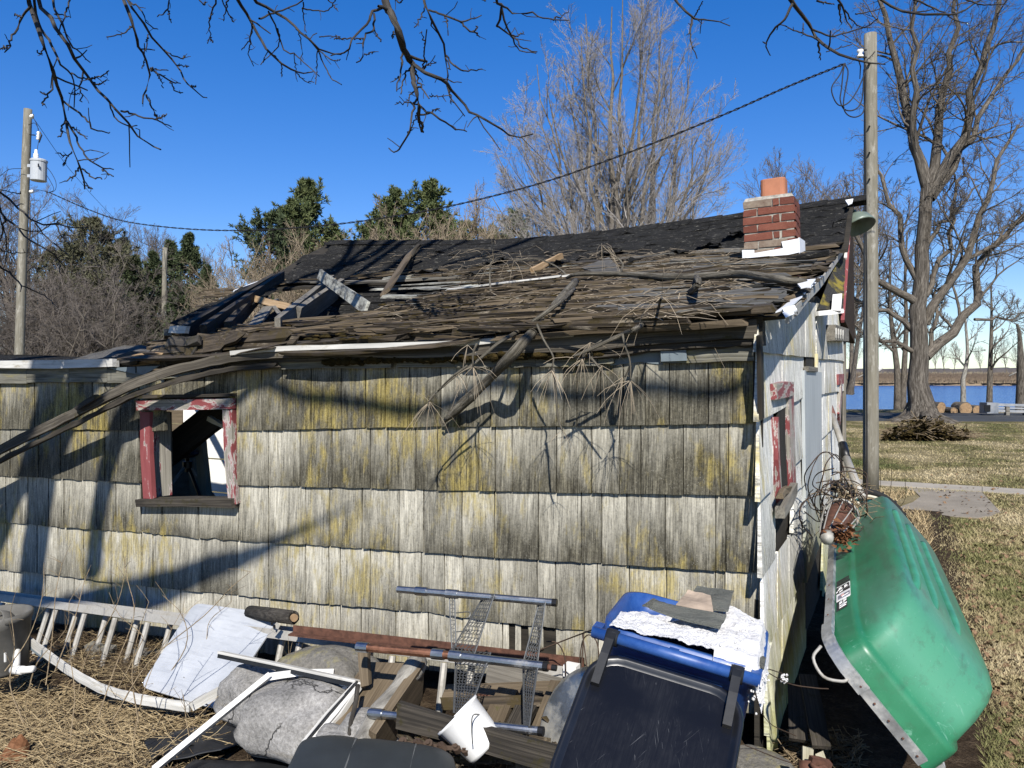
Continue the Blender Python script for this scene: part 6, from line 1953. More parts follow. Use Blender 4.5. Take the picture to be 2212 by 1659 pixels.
# boughs above the frame that carry them
for pts in ([(60, -60), (-100, -260), (-300, -700)], [(264, -45), (200, -260), (60, -700)], [(520, -40), (470, -260), (300, -700)], [(812, -60), (740, -260), (560, -700)], [(905, -45), (830, -260), (600, -720)], [(1062, -45), (980, -260), (700, -740)], [(1440, -45), (1340, -240), (1000, -760)], [(1690, -40), (1560, -240), (1200, -800)], [(1870, -25), (1760, -240), (1400, -800)], [(-40, 380), (-260, 200), (-500, -200)]):
    q = smooth_line([at(x, y, (7.5 if pts[0][0] > 1400 else 4.2) - .5 * i) for i, (x, y) in enumerate(pts)] + [Vector((-2.9, -2.2, 6.2)), Vector((-3.05, -3.75, 7.2))], 4)
    MB().tube(q, np.linspace(.014, .08, len(q)), 7).build('limb', MAT['bark_dark'], ov, smooth=True)

# ================================================================ FALLEN PINE LIMBS ON THE ROOF
random.seed(21); np.random.seed(21)


def needle_tuft(mb, p, d, n=14, L=.14, spread=.8, rng=random, sag=.6):
    n = int(n * .62)
    d = Vector(d).normalized()
    for k in range(n):
        v = (d + Vector((rng.gauss(0, spread), rng.gauss(0, spread), rng.gauss(0, spread) - sag * .4))).normalized()
        l = L * rng.uniform(.55, 1.15)
        q = [p, p + v * l * .4, p + v * l * .75 + Vector((0, 0, -sag * l * .12)), p + v * l + Vector((0, 0, -sag * l * .4))]
        mb.tube(q, [.0013, .0012, .001, .0007], 3, caps=False)


log = thing('fallen_log', on_roof(1240, 610), 'thick dead pine limb slanting off the roof over the wall', 'fallen branch')
a = on_roof(1243, 608, .06)
pts = [a, at_Y(1190, 672, 3.75), at_Y(1125, 745, 3.14), at_Y(1060, 815, 3.26), at_Y(1005, 868, 3.32), at_Y(962, 908, 3.36)]
q = smooth_line(pts, 5)
MB().tube(q, [.0245 + .003 * math.sin(i * .7) for i in range(len(q) - 3)] + [.023, .018, .010], 12, bump=.10).build('log', MAT['bark_log'], log, smooth=True)
MB().tube(smooth_line([at_Y(965, 905, 3.36), at_Y(958, 916, 3.36), at_Y(954, 910, 3.36)], 3), .006, 5).build('twig', MAT['bark_log'], log)

lm = thing('fallen_limb', on_roof(1500, 600), 'long grey limb lying along the roof below the chimney', 'fallen branch')
main = [on_roof(1740, 607, .05), on_roof(1700, 606, .07), on_roof(1640, 597, .08), on_roof(1590, 592, .08), on_roof(1520, 597, .07), on_roof(1440, 598, .07), on_roof(1340, 592, .08), on_roof(1250, 592, .09), on_roof(1225, 600, .06)]
q = smooth_line(main, 5)
MB().tube(q, np.interp(np.linspace(0, 1, len(q)), [0, .2, .5, 1], [.012, .022, .023, .011]), 10, bump=.10).build('log', MAT['bark_log'], lm, smooth=True)
sub1 = [on_roof(1505, 599, .07), on_roof(1498, 625, .10), on_roof(1440, 665, .12), at_Y(1390, 700, 3.35), at_Y(1345, 722, 3.1), at_Y(1290, 748, 3.05), at_Y(1240, 770, 3.02)]
q = smooth_line(sub1, 5)
MB().tube(q, np.linspace(.017, .006, len(q)), 8, bump=.08).build('branch', MAT['bark_log'], lm, smooth=True)
sub2 = [on_roof(1240, 625, .05), on_roof(1200, 660, .10), at_Y(1120, 715, 3.3), at_Y(1075, 742, 3.1), at_Y(1025, 785, 3.06), at_Y(985, 812, 3.03), at_Y(940, 850, 3.0)]
q = smooth_line(sub2, 5)
MB().tube(q, np.linspace(.013, .004, len(q)), 8, bump=.08).build('branch', MAT['bark_log'], lm, smooth=True)
TW = [  # hanging twigs: points and depth
    ([(1160, 700), (1175, 735), (1195, 770), (1192, 795)], 2.95), ([(1030, 742), (1022, 765), (1022, 790)], 2.9), ([(940, 850), (925, 870), (930, 890)], 2.88),
    ([(1345, 722), (1352, 750), (1361, 780), (1362, 820)], 2.95), ([(1240, 770), (1260, 760), (1300, 735)], 2.98), ([(1262, 762), (1255, 790)], 2.96), ([(1362, 790), (1350, 815)], 2.95),
    ([(1195, 795), (1200, 830), (1205, 900), (1215, 930)], 2.93), ([(1270, 765), (1300, 800), (1330, 835)], 2.96), ([(1010, 790), (975, 815), (945, 845)], 2.88),
]
mbw = MB(); mbn = MB()
for pts, t in TW:
    q = smooth_line([at_Y(x, y, t + .11 - .01 * i) for i, (x, y) in enumerate(pts)], 4)
    MB().tube(q, np.linspace(.0065, .0035, len(q)), 5).build('twig', MAT['bark_log'], lm, smooth=True)
for (x, y, t, n, L) in ((1022, 792, 2.9, 22, .17), (1192, 800, 2.92, 18, .13), (928, 868, 2.88, 24, .18), (1362, 822, 2.94, 20, .16), (1258, 775, 2.95, 18, .15), (1275, 740, 2.98, 12, .14), (985, 805, 2.9, 10, .12), (1215, 930, 2.92, 8, .08), (1300, 790, 2.95, 10, .13), (1345, 815, 2.93, 14, .15), (1010, 745, 2.95, 10, .12)):
    mbn = MB(); needle_tuft(mbn, at_Y(x, y, t + .10), (0, -.1, -.9), n, L * 1.05, .75); mbn.build('needle_tuft', MAT['dry_needle'], lm)
# dry twig sprays still attached, standing up from the slope
mbw = MB(); mbn = MB()
for x, y, pts in ((1060, 610, [(1060, 630), (1058, 600), (1060, 570), (1066, 562)]), (1430, 640, [(1420, 690), (1424, 660), (1430, 640)]), (1160, 588, [(1230, 600), (1200, 575), (1160, 560), (1110, 562)]), (1330, 600, [(1330, 600), (1345, 570), (1310, 540), (1300, 530)])):
    q = smooth_line([on_roof(px, py, .03) if i == 0 else at(px, py, (on_roof(*pts[0]) - CAM).dot(FW) - .05) for i, (px, py) in enumerate(pts)], 5)
    MB().tube(q, np.linspace(.009, .004, len(q)), 5).build('twig', MAT['bark_log'], lm, smooth=True)
    mbn = MB(); needle_tuft(mbn, q[-1], (.1, -.3, .1), 14, .35, .7, sag=1.0); mbn.build('needle_tuft', MAT['dry_needle'], lm)

# loose twigs and needles strewn over the slope
mb = MB()
for k in range(2000):
    px = random.gauss(1530, 190) if k % 3 else random.uniform(760, 1760); py = random.uniform(545, 690)
    if not 720 < px < 1730 or inside((px, py), HOLE): continue
    p = on_roof(px, py, .025)
    if p.x > -.75: continue
    L = random.uniform(.06, .30); a = random.gauss(.12, .55)
    d = Vector((math.cos(a), math.sin(a), math.sin(a) * .25)); b = Vector((random.gauss(0, .2), random.gauss(0, .2), random.uniform(0, .25))) * L
    mb.tube([p, p + d * L * .5 + b * .6, p + d * L + b * .3], [.0028, .0022, .0012], 3, caps=False)
tag(mb.build('roof_twigs', MAT['dry_needle']), 'dry pine twigs and needles strewn over the roof', kind='stuff')

# ================================================================ JUNK ALONG THE WALL
# ---- aluminium extension ladder lying on its side
T0, T1 = at(-70, 1282, 5.55), at(1246, 1456, 3.34)
ldir = (T1 - T0).normalized()
lad = thing('ladder', (T0 + T1) / 2 - Vector((0, 0, .4)), 'aluminium extension ladder lying on its side along the foot of the wall', 'ladder')
dn = Vector((.05, -.17, -.37)).normalized(); nrm = ldir.cross(dn).normalized()
if nrm.y > 0: nrm = -nrm
Ln = (T1 - T0).length
for sec, off, trim in ((0, Vector((0, 0, 0)), 0), (1, -nrm * .075 - dn * .028, .12)):
    for dd in (0, .46):
        a, b = T0 + off + dn * dd + ldir * trim, T1 + off + dn * dd - ldir * trim * 2
        MB().plank([a.lerp(b, k / 6) for k in range(7)], .028, .048, nrm, 0).build('rail', MAT['alu'], lad)
    k = 0
    x = .16 + (.11 if sec else 0)
    while x < Ln - .15:
        c0 = T0 + off + ldir * x + dn * .03; c1 = T0 + off + ldir * x + dn * .45
        MB().tube([c0, c1], .0175, 8).build('rung', MAT['alu'], lad)
        x += .305
MB().box(at(1235, 1447, 3.33), (.06, .05, .05)).build('end_cap', MAT['pvc'], lad)

# ---- rusty angle iron
ai = thing('steel_bar', at(940, 1390, 3.55), 'rusty brown angle iron resting on the ladder rail', 'steel bar')
a, b = at(634, 1359, 3.98), at(1262, 1431, 3.42)
MB().plank([a.lerp(b, k / 5) for k in range(6)], .042, .008, (0, 0, 1), .0015).build('bar', MAT['rust'], ai)
MB().plank([a.lerp(b, k / 5) + Vector((0, -.022, -.018)) for k in range(6)], .04, .008, (0, 1, 0), .0015).build('bar', MAT['rust'], ai)

# ---- hollow charred log end behind the panel
hl = MB()
p0, p1 = at(540, 1322, 4.35), at(634, 1334, 4.02)
rings = []
for s, k in ((.036, 0), (.038, .5), (.036, 1.0), (.024, 1.0), (.02, .8)):
    c = p0.lerp(p1, k)
    T = (p1 - p0).normalized(); u = T.cross(Vector((0, 0, 1))).normalized(); w = u.cross(T)
    rings.append([c + u * math.cos(t) * s * random.uniform(.93, 1.07) + w * math.sin(t) * s * random.uniform(.93, 1.07) for t in np.linspace(0, 2 * math.pi, 12, endpoint=False)])
hl.loft(rings, True, True, True)
tag(hl.build('hollow_log', MAT['bark_dark'], smooth=True), 'short hollow dark log sticking out behind the pale sheet panel', 'log')
MB().tube([at(634, 1334, 4.0), at(636, 1335, 3.99)], .02, 12).build('heartwood', MAT['wood_end'], bpy.data.objects['hollow_log'])

# ---- pale sheet panel with rounded corners
C4 = [at(420, 1302, 4.55), at(607, 1328, 4.25), at(470, 1533, 3.86), at(302, 1483, 4.1)]
def rounded_quad(C4, r, n=5):
    out = []
    for k in range(4):
        p, a, b = C4[k], C4[k - 1], C4[(k + 1) % 4]
        u = (a - p).normalized(); w = (b - p).normalized()
        for j in range(n + 1):
            t = j / n
            out.append(p + u * r * (1 - t) ** 2 + w * r * t ** 2)
    return out
pn = (C4[1] - C4[0]).cross(C4[3] - C4[0]).normalized()
if pn.y > 0: pn = -pn
pan = MB().prism(rounded_quad(C4, .06), pn, .008).build('sheet_panel', MAT['sheet_metal'])
tag(pan, 'pale grey sheet panel with rounded corners leaning on the ladder', 'panel')
MB().prism([at(x, y, 4.06) + pn * .006 for x, y in ((1 + 598, 1345), (611 - 5, 1352), (597, 1370), (585, 1362))], pn, .003).build('emblem', MAT['alu'], pan)
for (x, y) in ((591, 1352), (596, 1358)):
    MB().box(at(x, y, 4.02) + pn * .02, (.012, .006, .014)).build('bolt_hole', MAT['black_metal'], pan)

# ---- bent white trim strips
wt = smooth_line([at(34, 1362, 4.55), at(70, 1390, 4.4), at(110, 1420, 4.28), at(160, 1455, 4.12), at(215, 1485, 4.0), at(280, 1505, 3.9), at(345, 1518, 3.83), at(410, 1527, 3.78)], 4)
o = MB().plank(wt[2:], .048, .014, (0, 0, 1), .002).build('trim_strip', MAT['white_dirty'])
tag(o, 'curved chipped white trim strip lying in the straw by the ladder', 'trim strip')
tag(MB().plank(smooth_line([at(20, 1352, 4.7), at(60, 1385, 4.45), at(95, 1412, 4.33)], 3), .05, .02, (0, 0, 1), .002).build('trim_strip', MAT['membrane']), 'short dark blue-grey strip beside the grey bucket', 'trim strip')
tag(MB().plank([at(413, 1527, 3.78), at(450, 1506, 3.8), at(495, 1482, 3.85)], .045, .014, (0, 0, 1), .002).build('trim_strip', MAT['white_dirty']), 'short white trim strip along the lower edge of the sheet panel', 'trim strip')
tag(MB().plank([at(590, 1448, 3.95), at(640, 1430, 4.05), at(660, 1428, 4.1)], .05, .03, (0, 0, 1), .002).build('trim_strip', MAT['white_dirty']), 'white block end behind the black rod and the boulders', 'trim strip')

# ---- broken window frame
wf = thing('broken_frame', at_g(560, 1600), 'broken white window frame spread over the boulders', 'window frame')
def fr(name, pts, w, th, mat, wd=(0, 0, 1), jit=.001):
    return MB().plank([at(*p) for p in pts], w, th, wd, jit).build(name, MAT[mat], wf)
fr('frame_bar', [(330, 1665, 3.02), (450, 1567, 3.2), (580, 1461, 3.42)], .062, .022, 'white_paint', (.6, .3, .7))
fr('frame_bar', [(580, 1462, 3.42), (640, 1453, 3.45), (720, 1452, 3.5)], .03, .02, 'white_paint', (.2, .5, .8))
for k, (dy, th) in enumerate(((0, .012), (7, .008), (14, .008), (21, .008))):
    fr('muntin', [(640 + k * 6, 1456 + dy, 3.44), (720, 1462 + dy, 3.36), (790 - k * 4, 1476 + dy * .6, 3.28)], th, .012, 'white_paint' if k != 1 else 'black_plastic')
fr('frame_bar', [(476, 1414, 3.75), (600, 1440, 3.5), (772, 1478, 3.26)], .030, .03, 'black_plastic', (0, .3, 1))
fr('frame_bar', [(476, 1409, 3.75), (600, 1435, 3.5), (772, 1472, 3.26)], .012, .034, 'white_dirty', (0, .3, 1))
for k, (dx, w, m_) in enumerate(((0, .034, 'white_paint'), (10, .012, 'black_plastic'), (16, .012, 'white_dirty'), (-12, .012, 'white_dirty'), (-6, .008, 'black_plastic'))):
    fr('frame_bar' if k == 0 else 'muntin', [(776 + dx * .4, 1476, 3.26), (720 + dx, 1545, 3.12), (662 + dx, 1615, 2.98)], w, .014 + .004 * k, m_, (.8, .4, .3))

# ---- boulders
def boulder(label, c, r, seed, mat='stone', squash=(1, 1, 1), n=34, rough=.16):
    V, F = [], []
    m, nn = 24, n
    for i in range(m + 1):
        th = math.pi * i / m
        for j in range(nn):
            ph = 2 * math.pi * j / nn
            d = Vector((math.sin(th) * math.cos(ph), math.sin(th) * math.sin(ph), math.cos(th)))
            k = 1 + rough * 1.6 * mnoise.noise(d * 1.3 + Vector((seed, 0, 0))) + rough * .5 * mnoise.noise(d * 3.5 + Vector((0, seed, 0))) + rough * .16 * mnoise.noise(d * 11 + Vector((0, 0, seed)))
            e = [math.copysign(abs(x) ** .8, x) for x in d]
            V.append(Vector(c) + Vector((e[0] * squash[0], e[1] * squash[1], e[2] * squash[2])) * r * k)
    for i in range(m):
        for j in range(nn):
            a = i * nn + j; b = i * nn + (j + 1) % nn
            F.append((a, a + nn, b + nn, b))
    o = MB().add(V, F).build('boulder', MAT[mat], smooth=True)
    return tag(o, label, 'boulder')
def gb_(x, y, t, r):
    p = at(x, y, t); return (p.x, p.y, p.z)
boulder('large grey boulder under the broken white window frame', gb_(655, 1555, 3.32, .3), .26, 3.1, 'stone', (1.04, .8, .58))
boulder('grey boulder partly behind the large one beside the sheet panel', gb_(565, 1500, 3.72, .2), .21, 7.7, 'stone', (1.05, .8, .62))
boulder('lichen-spotted flat boulder below the ladder rungs', gb_(710, 1480, 3.68, .2), .26, 5.5, 'stone_lichen', (1.15, .7, .62))
boulder('small grey stone right of the large boulder', gb_(795, 1580, 3.05, .2), .10, 9.1, 'stone', (1.3, 1, .7), 24)
boulder('small cracked grey stone in front of the large boulder', gb_(735, 1610, 3.02, .2), .10, 12.1, 'stone', (1.2, .9, .7), 24)
boulder('flat stone slab below the bin at the wall corner', gb_(1635, 1660, 2.95, .2), .12, 2.2, 'stone_lichen', (1.2, 1, .4), 24)
tag(MB().tube(smooth_line([at(773, 1480, 3.12), at(768, 1520, 3.05), at(758, 1560, 3.0), at(754, 1598, 2.97)], 3), .010, 7, bump=.12).build('stick', MAT['bark_dark'], smooth=True), 'dark twig standing in the crack between the boulders', 'stick')

# ---- boards, stake, pale log
def board(name, label, pts, w, th, mat, wd, cat='board', jit=.003):
    P = [at(*p) for p in pts]
    if len(P) == 2: P = [P[0].lerp(P[1], k / 3) for k in range(4)]
    return tag(MB().plank(P, w, th, wd, jit, .012).build(name, MAT[mat]), label, cat)
board('board', 'broad brown board leaning behind the pale log', [(838, 1440, 3.45), (740, 1590, 3.02)], .22, .03, 'tan_wood', (.9, .35, .1))
board('stake', 'short upright split stake in front of the ladder rail', [(786, 1394, 3.30), (788, 1440, 3.27), (791, 1480, 3.24)], .042, .03, 'tan_wood', (1, .2, 0), 'stake')
board('board', 'wide grey plank standing on edge right of the pale log', [(905, 1470, 3.2), (800, 1630, 2.8)], .20, .035, 'tan_wood', (0.15, .25, 1))
q = smooth_line([at(905, 1428, 3.22), at(870, 1475, 3.08), at(830, 1530, 2.95), at(795, 1580, 2.84), at(774, 1622, 2.76)], 4)
o = MB().tube(q, [.040 + .006 * math.sin(i * .9) for i in range(len(q))], 14, bump=.05).build('log', MAT['birch'], smooth=True)
tag(o, 'pale smooth log slanting down beside the boulders', 'log')

# crate / pallet of old planks
pal = thing('pallet', at_g(1060, 1600), 'broken mossy wooden pallet under the wire rack', 'pallet')
def pb(name, pts, w, th, mat, wd, jit=.004):
    P = [at(*p) for p in pts]; P = [P[0].lerp(P[-1], k / 3) for k in range(4)]
    return MB().plank(P, w, th, wd, jit, .012).build(name, MAT[mat], pal)
pb('slat', [(1056, 1450, 3.4), (1275, 1505, 3.2)], .09, .03, 'old_wood', (0, .3, 1))
pb('slat', [(955, 1520, 3.1), (1262, 1512, 3.05)], .045, .03, 'moss_wood', (0, .4, 1))
pb('slat', [(960, 1500, 3.25), (1250, 1490, 3.2)], .10, .03, 'tan_wood', (0, 1, .2))
pb('slat', [(860, 1543, 2.82), (1205, 1640, 2.5)], .085, .035, 'dark_wood', (0, .15, 1))
pb('slat', [(860, 1532, 2.84), (1205, 1628, 2.52)], .04, .02, 'tan_wood', (0, 1, .2))
for (a, b, m_) in (((1210, 1480, 3.15), (1140, 1660, 2.62), 'tan_wood'), ((1262, 1520, 3.0), (1195, 1660, 2.6), 'dark_wood'), ((1150, 1500, 3.15), (1085, 1640, 2.75), 'dark_wood'), ((1100, 1490, 3.2), (1050, 1600, 2.85), 'tan_wood')):
    pb('slat', [a, b], .085, .03, m_, (1, .3, 0))
pb('slat', [(1240, 1580, 2.75), (1200, 1680, 2.5)], .09, .03, 'moss_wood', (.3, .3, 1))
pb('slat', [(930, 1560, 3.1), (1060, 1590, 3.0)], .07, .03, 'fresh_wood', (0, 1, .3))
pb('slat', [(1030, 1512, 3.2), (1090, 1518, 3.18)], .05, .02, 'rust', (0, .3, 1))
MB().prism([at(x, y, 3.0) for x, y in ((1212, 1510), (1250, 1507), (1256, 1517), (1218, 1521))], (0, -.5, 1), .006).build('paint_flake', MAT['white_paint'], pal)
MB().prism([at(x, y, 2.55) for x, y in ((1140, 1603), (1180, 1618), (1172, 1630), (1132, 1612))], (0, -.5, 1), .006).build('paint_flake', MAT['white_paint'], pal)
mb = MB()
for k in range(60):
    x, y = random.uniform(860, 1250), random.uniform(1600, 1660)
    p = at(x, y, 2.75); d = Vector((random.gauss(0, 1), random.gauss(0, .5), random.gauss(0, .2))).normalized()
    mb.plank([p, p + d * .06, p + d * .13], random.uniform(.01, .03), .01, (0, .4, 1), .004, .01)
tag(mb.build('wood_scraps', MAT['moss_wood']), 'rotted scraps of wood under the pallet', kind='stuff')
# machinery chain / rusty bits
mb = MB()
for k in range(16):
    c = at(870 + 28 * k + random.uniform(-6, 6), 1605 + 2.8 * k + random.uniform(-4, 4), 2.62)
    mb.lathe([(0, -.012), (.016, -.012), (.016, .012), (.008, .012), (.008, .02), (0, .02)], c, (random.gauss(0, .3), -.6, .8), 8)
    if k: mb.plank([last, c], .014, .006, (0, .3, 1))
    last = c
tag(mb.build('roller_chain', MAT['rust_wire']), 'rusty roller chain lying below the pallet board', 'chain')

# ---- wire shelf rack made of pipes
rk = thing('wire_rack', at_g(1030, 1580), 'collapsed garment rack of metal pipes with hanging wire shelves', 'rack')
def pipe(a, b, r, mat, coup=(), nm='pipe'):
    A, B = at(*a), at(*b)
    o = MB().tube([A, B], r, 14).build(nm, MAT[mat], rk, smooth=False)
    for s in coup:
        c = A.lerp(B, s); d = (B - A).normalized()
        MB().tube([c - d * .026, c + d * .026], r * 1.28, 14).build('coupling', MAT['galv'], o)
    MB().tube([B - (B - A).normalized() * .015, B + (B - A).normalized() * .004], r * 1.06, 12).build('pipe_thread', MAT['black_metal'], o)
    return o
T_ = 3.12
pipe((859, 1273, 3.2), (1201, 1302, 2.98), .0145, 'galv', (.16, .36))
pipe((780, 1398, 3.12), (985, 1417, 2.98), .0165, 'copper_pipe', (.02, .82))
pipe((975, 1416, 2.985), (1182, 1440, 2.84), .0175, 'galv', (.05,))
pipe((1180, 1440, 2.842), (1200, 1443, 2.83), .011, 'rust')
pipe((797, 1540, 2.86), (1172, 1580, 2.62), .0155, 'galv', (.05, .42))
def mesh_shelf(tl, tr, br, bl, n, m, label=None):
    A, B, C_, D_ = at(*tl), at(*tr), at(*br), at(*bl)
    mb = MB()
    f = lambda u, w: A.lerp(B, u).lerp(D_.lerp(C_, u), w)
    for u in (0, 1):
        mb.tube([f(u, w / 6) for w in range(7)], .0032, 5)
    for k in range(n):                                   # zigzag wires
        u0 = k / n
        mb.tube([f(min(1, u0 + (1 / n) * (.5 + .5 * (-1) ** j)), j / (m)) for j in range(m + 1)], .0016, 3, caps=False)
        mb.tube([f(u0 + .5 / n, w / 6) for w in range(7)], .0015, 3, caps=False)
    for j in range(m + 1):
        mb.tube([f(0, j / m), f(1, j / m)], .0014, 3, caps=False)
    return mb.build('wire_shelf', MAT['wire'], rk)
mesh_shelf((1050 - 2, 1283, 3.10), (1068, 1284, 3.04), (1030 - 5, 1412, 2.98), (975, 1406, 3.06), 6, 16)
mesh_shelf((985, 1405, 3.06), (1060, 1410, 2.96), (1012, 1543, 2.72), (980, 1540, 2.84), 8, 22)
mesh_shelf((1165, 1300, 3.02), (1178, 1300, 2.98), (1160, 1440, 2.90), (1130, 1432, 2.94), 5, 18)
mesh_shelf((1130, 1432, 2.95), (1162, 1438, 2.85), (1143, 1570, 2.62), (1132, 1568, 2.7), 5, 20)
mesh_shelf((970, 1281, 3.13), (982, 1282, 3.12), (985, 1400, 3.06), (976, 1400, 3.07), 1, 14)
for (x, y) in ((1013, 1322), (1013, 1363), (1015, 1408)):
    c = at(x, y, 3.1)
    MB().tube(smooth_line([at(985, y + 2, 3.12), c, c + Vector((.01, -.01, -.012)), c + Vector((.0, -.015, -.02))], 3), .0022, 4).build('hook', MAT['wire'], rk)

# wire fence pieces and loops against the wall
wl = thing('fence_wire', at(1350, 1450, 3.3), 'rusty loops of garden fence wire against the wall beside the bin', 'wire')
for pts in ([(1250, 1600 - 155, 3.4), (1255, 1400, 3.42), (1262, 1378, 3.42), (1275, 1372, 3.4), (1290, 1390, 3.38), (1296, 1440, 3.36)], [(1262, 1470, 3.38), (1270, 1445, 3.4), (1285, 1432, 3.38), (1296, 1450, 3.36), (1300, 1475, 3.34)], [(1250, 1510, 3.3), (1256, 1440, 3.36), (1261, 1365, 3.38)], [(1270, 1510, 3.3), (1266, 1430, 3.36), (1258, 1370, 3.4)],
            [(1190, 1490, 3.2), (1260, 1470, 3.2), (1330, 1420, 3.1)], [(1215, 1475, 3.2), (1300, 1462, 3.1)], [(1150, 1410, 3.1), (1240, 1375, 3.0), (1303, 1352, 2.6)], [(1190, 1502, 3.15), (1280, 1480, 3.05)], [(1180, 1385, 3.3), (1205, 1390, 3.3), (1220, 1420, 3.3), (1222, 1460, 3.3)]):
    MB().tube(smooth_line([at(*p) for p in pts], 5), .003, 5).build('wire_strand', MAT['rust_wire'], wl, smooth=True)

# ---- white bucket
bk = thing('bucket', at(1010, 1575, 2.72), 'white plastic bucket tipped over on the pallet', 'bucket')
ax = (RT * -.68 + FW * .22 + Vector((0, 0, .66))).normalized()
b0 = at(1022, 1583, 2.68) - ax * .07
MB().lathe([(0, 0), (.066, 0), (.074, .012), (.088, .145), (.092, .147), (.092, .155), (.086, .155), (.072, .02), (0, .014)], b0, ax, 26).build('shell', MAT['bucket_white'], bk, smooth=True)
MB().tube(smooth_line([b0 + ax * .15 + RT * .09, at(1022, 1545, 2.57), at(1019, 1575, 2.55), at(1021, 1607, 2.55)], 5), .002, 4).build('handle', MAT['wire'], bk)

# ---- galvanised tub bottom leaning by the bin
tb = thing('wash_tub', at_g(1180, 1660), 'battered galvanised round tub standing on edge behind the bin lid', 'tub')
ax = Vector((-.35, -.75, .30)).normalized()
c = at(1262, 1610, 2.62)
MB().lathe([(0, .0), (.15, .0), (.21, -.008), (.235, -.006), (.262, -.03), (.275, -.20), (.283, -.205), (.27, -.2), (.25, -.03)], c, ax, 40).build('shell', MAT['tub'], tb, smooth=True)

# ---- black cushion and black sheets at the bottom edge
def pillow(name, label, c, ux, uy, hx, hy, hz, mat, cat):
    ux = Vector(ux).normalized(); uy = Vector(uy).normalized(); uz = ux.cross(uy).normalized()
    if uz.z < 0: uz = -uz
    rows = []
    for i in range(15):
        r = []
        for j in range(31):
            a = -1 + 2 * i / 14; b = -1 + 2 * j / 30
            k = (1 - abs(a) ** 4) ** .35 * (1 - abs(b) ** 5) ** .35
            seam = .10 * max(0, 1 - abs(b + .28) / .035) + .10 * max(0, 1 - abs(b - .45) / .035)
            r.append(Vector(c) + ux * hx * b * (1 - .10 * abs(a) ** 6) + uy * hy * a * (1 - .10 * abs(b) ** 6) + uz * hz * (k * (1 - seam) - .1 + .06 * mnoise.noise(Vector((a * 2, b * 3, 5)))))
        rows.append(r)
    return tag(MB().sheet(rows).build(name, MAT[mat], smooth=True), label, cat), ux, uy, uz
cu, ux, uy, uz = pillow('cushion', 'dark grey vinyl cushion at the bottom edge in front of the log', at(800, 1690, 2.42), RT * 1 + Vector((0, 0, -.10)), FW + Vector((0, 0, .1)), .275, .17, .085, 'vinyl', 'cushion')
for b in (-.28, .45):
    MB().tube([Vector(at(800, 1690, 2.42)) + ux * .275 * b + uy * .17 * a + uz * (.085 * ((1 - abs(a) ** 4) ** .35 * .9 - .1) + .003) for a in np.linspace(-.95, .95, 14)], .003, 4).build('seam', MAT['seam'], cu)
def tarp(label, corners, mat='black_plastic', name='plastic_sheet', cat='plastic sheet'):
    A, B, C_, D_ = [at_g(x, y, .11) for x, y in corners]
    rows = [[A.lerp(B, u).lerp(D_.lerp(C_, u), w) + Vector((0, 0, .03 * mnoise.noise(Vector((u * 3, w * 3, corners[0][0])))  )) for u in np.linspace(0, 1, 14)] for w in np.linspace(0, 1, 10)]
    return tag(MB().sheet(rows, .004, (0, 0, 1)).build(name, MAT[mat], smooth=True), label, cat)
tarp('flat black plastic sheet at the bottom edge left of the cushion', ((420, 1640), (690, 1650), (720, 1720), (330, 1720)))
tarp('folded black plastic sheet under the white frame bar', ((380, 1580), (560, 1545), (560, 1600), (340, 1650)))
tarp('dark sheet lying in the straw left of the white frame bar', ((310, 1600), (430, 1570), (420, 1610), (330, 1640)))

# ---- grey bucket and white pipe elbow at the left edge
gb2 = thing('bucket', at_g(5, 1440), 'dirty grey plastic bucket at the left edge by the ladder', 'bucket')
c = at(3, 1450, 4.35)
MB().lathe([(0, 0), (.125, 0), (.135, .02), (.15, .30), (.16, .305), (.16, .34), (.145, .34), (.13, .06), (0, .05)], c, (0, 0, 1), 22).build('shell', MAT['bucket_grey'], gb2, smooth=True)
MB().lathe([(.0, 0), (.07, 0), (.075, .02), (.06, .10), (.055, .10), (.055, .02), (0, .02)], at(8, 1350, 4.3), (.3, -.7, .5), 16).build('inner_cup', MAT['bucket_grey'], gb2, smooth=True)
MB().box(at(11, 1420, 4.17), (.008, .008, .05)).build('mark', MAT['pvc'], gb2)
el = thing('pipe_elbow', at_g(35, 1450), 'white plastic pipe elbow lying below the grey bucket', 'pipe fitting')
MB().tube([at(37, 1405, 4.3), at(35, 1435, 4.25), at(33, 1447, 4.22), at(40, 1449, 4.2), at(72, 1445, 4.15)], [.018, .020, .022, .020, .018], 12).build('elbow', MAT['pvc'], el, smooth=True)
MB().tube([at(28, 1447, 4.22), at(50, 1448, 4.19)], .024, 12).build('socket', MAT['pvc'], el, smooth=True)
cp_ = thing('conduit', at(280, 1437, 4.9), 'grey conduit pipe lying behind the ladder rungs', 'pipe')
MB().tube(smooth_line([at(195, 1460, 4.95), at(240, 1450, 4.9), at(310, 1438, 4.85), at(350, 1428, 4.8), at(425, 1428, 4.7)], 5), .018, 8).build('pipe', MAT['alu'], cp_, smooth=True)
for k, (x, y) in enumerate(((205, 1405), (230, 1412), (300, 1415), (330, 1420))):
    tag(MB().box(at(x, y, 5.05 - .001 * x), (.10, .05, .08), Matrix.Rotation(.4 * k, 4, 'Z'), .01).build('rubble_block', MAT['stone_lichen']), 'pale broken block in the dark behind the ladder', 'rubble', 'broken blocks behind the ladder')

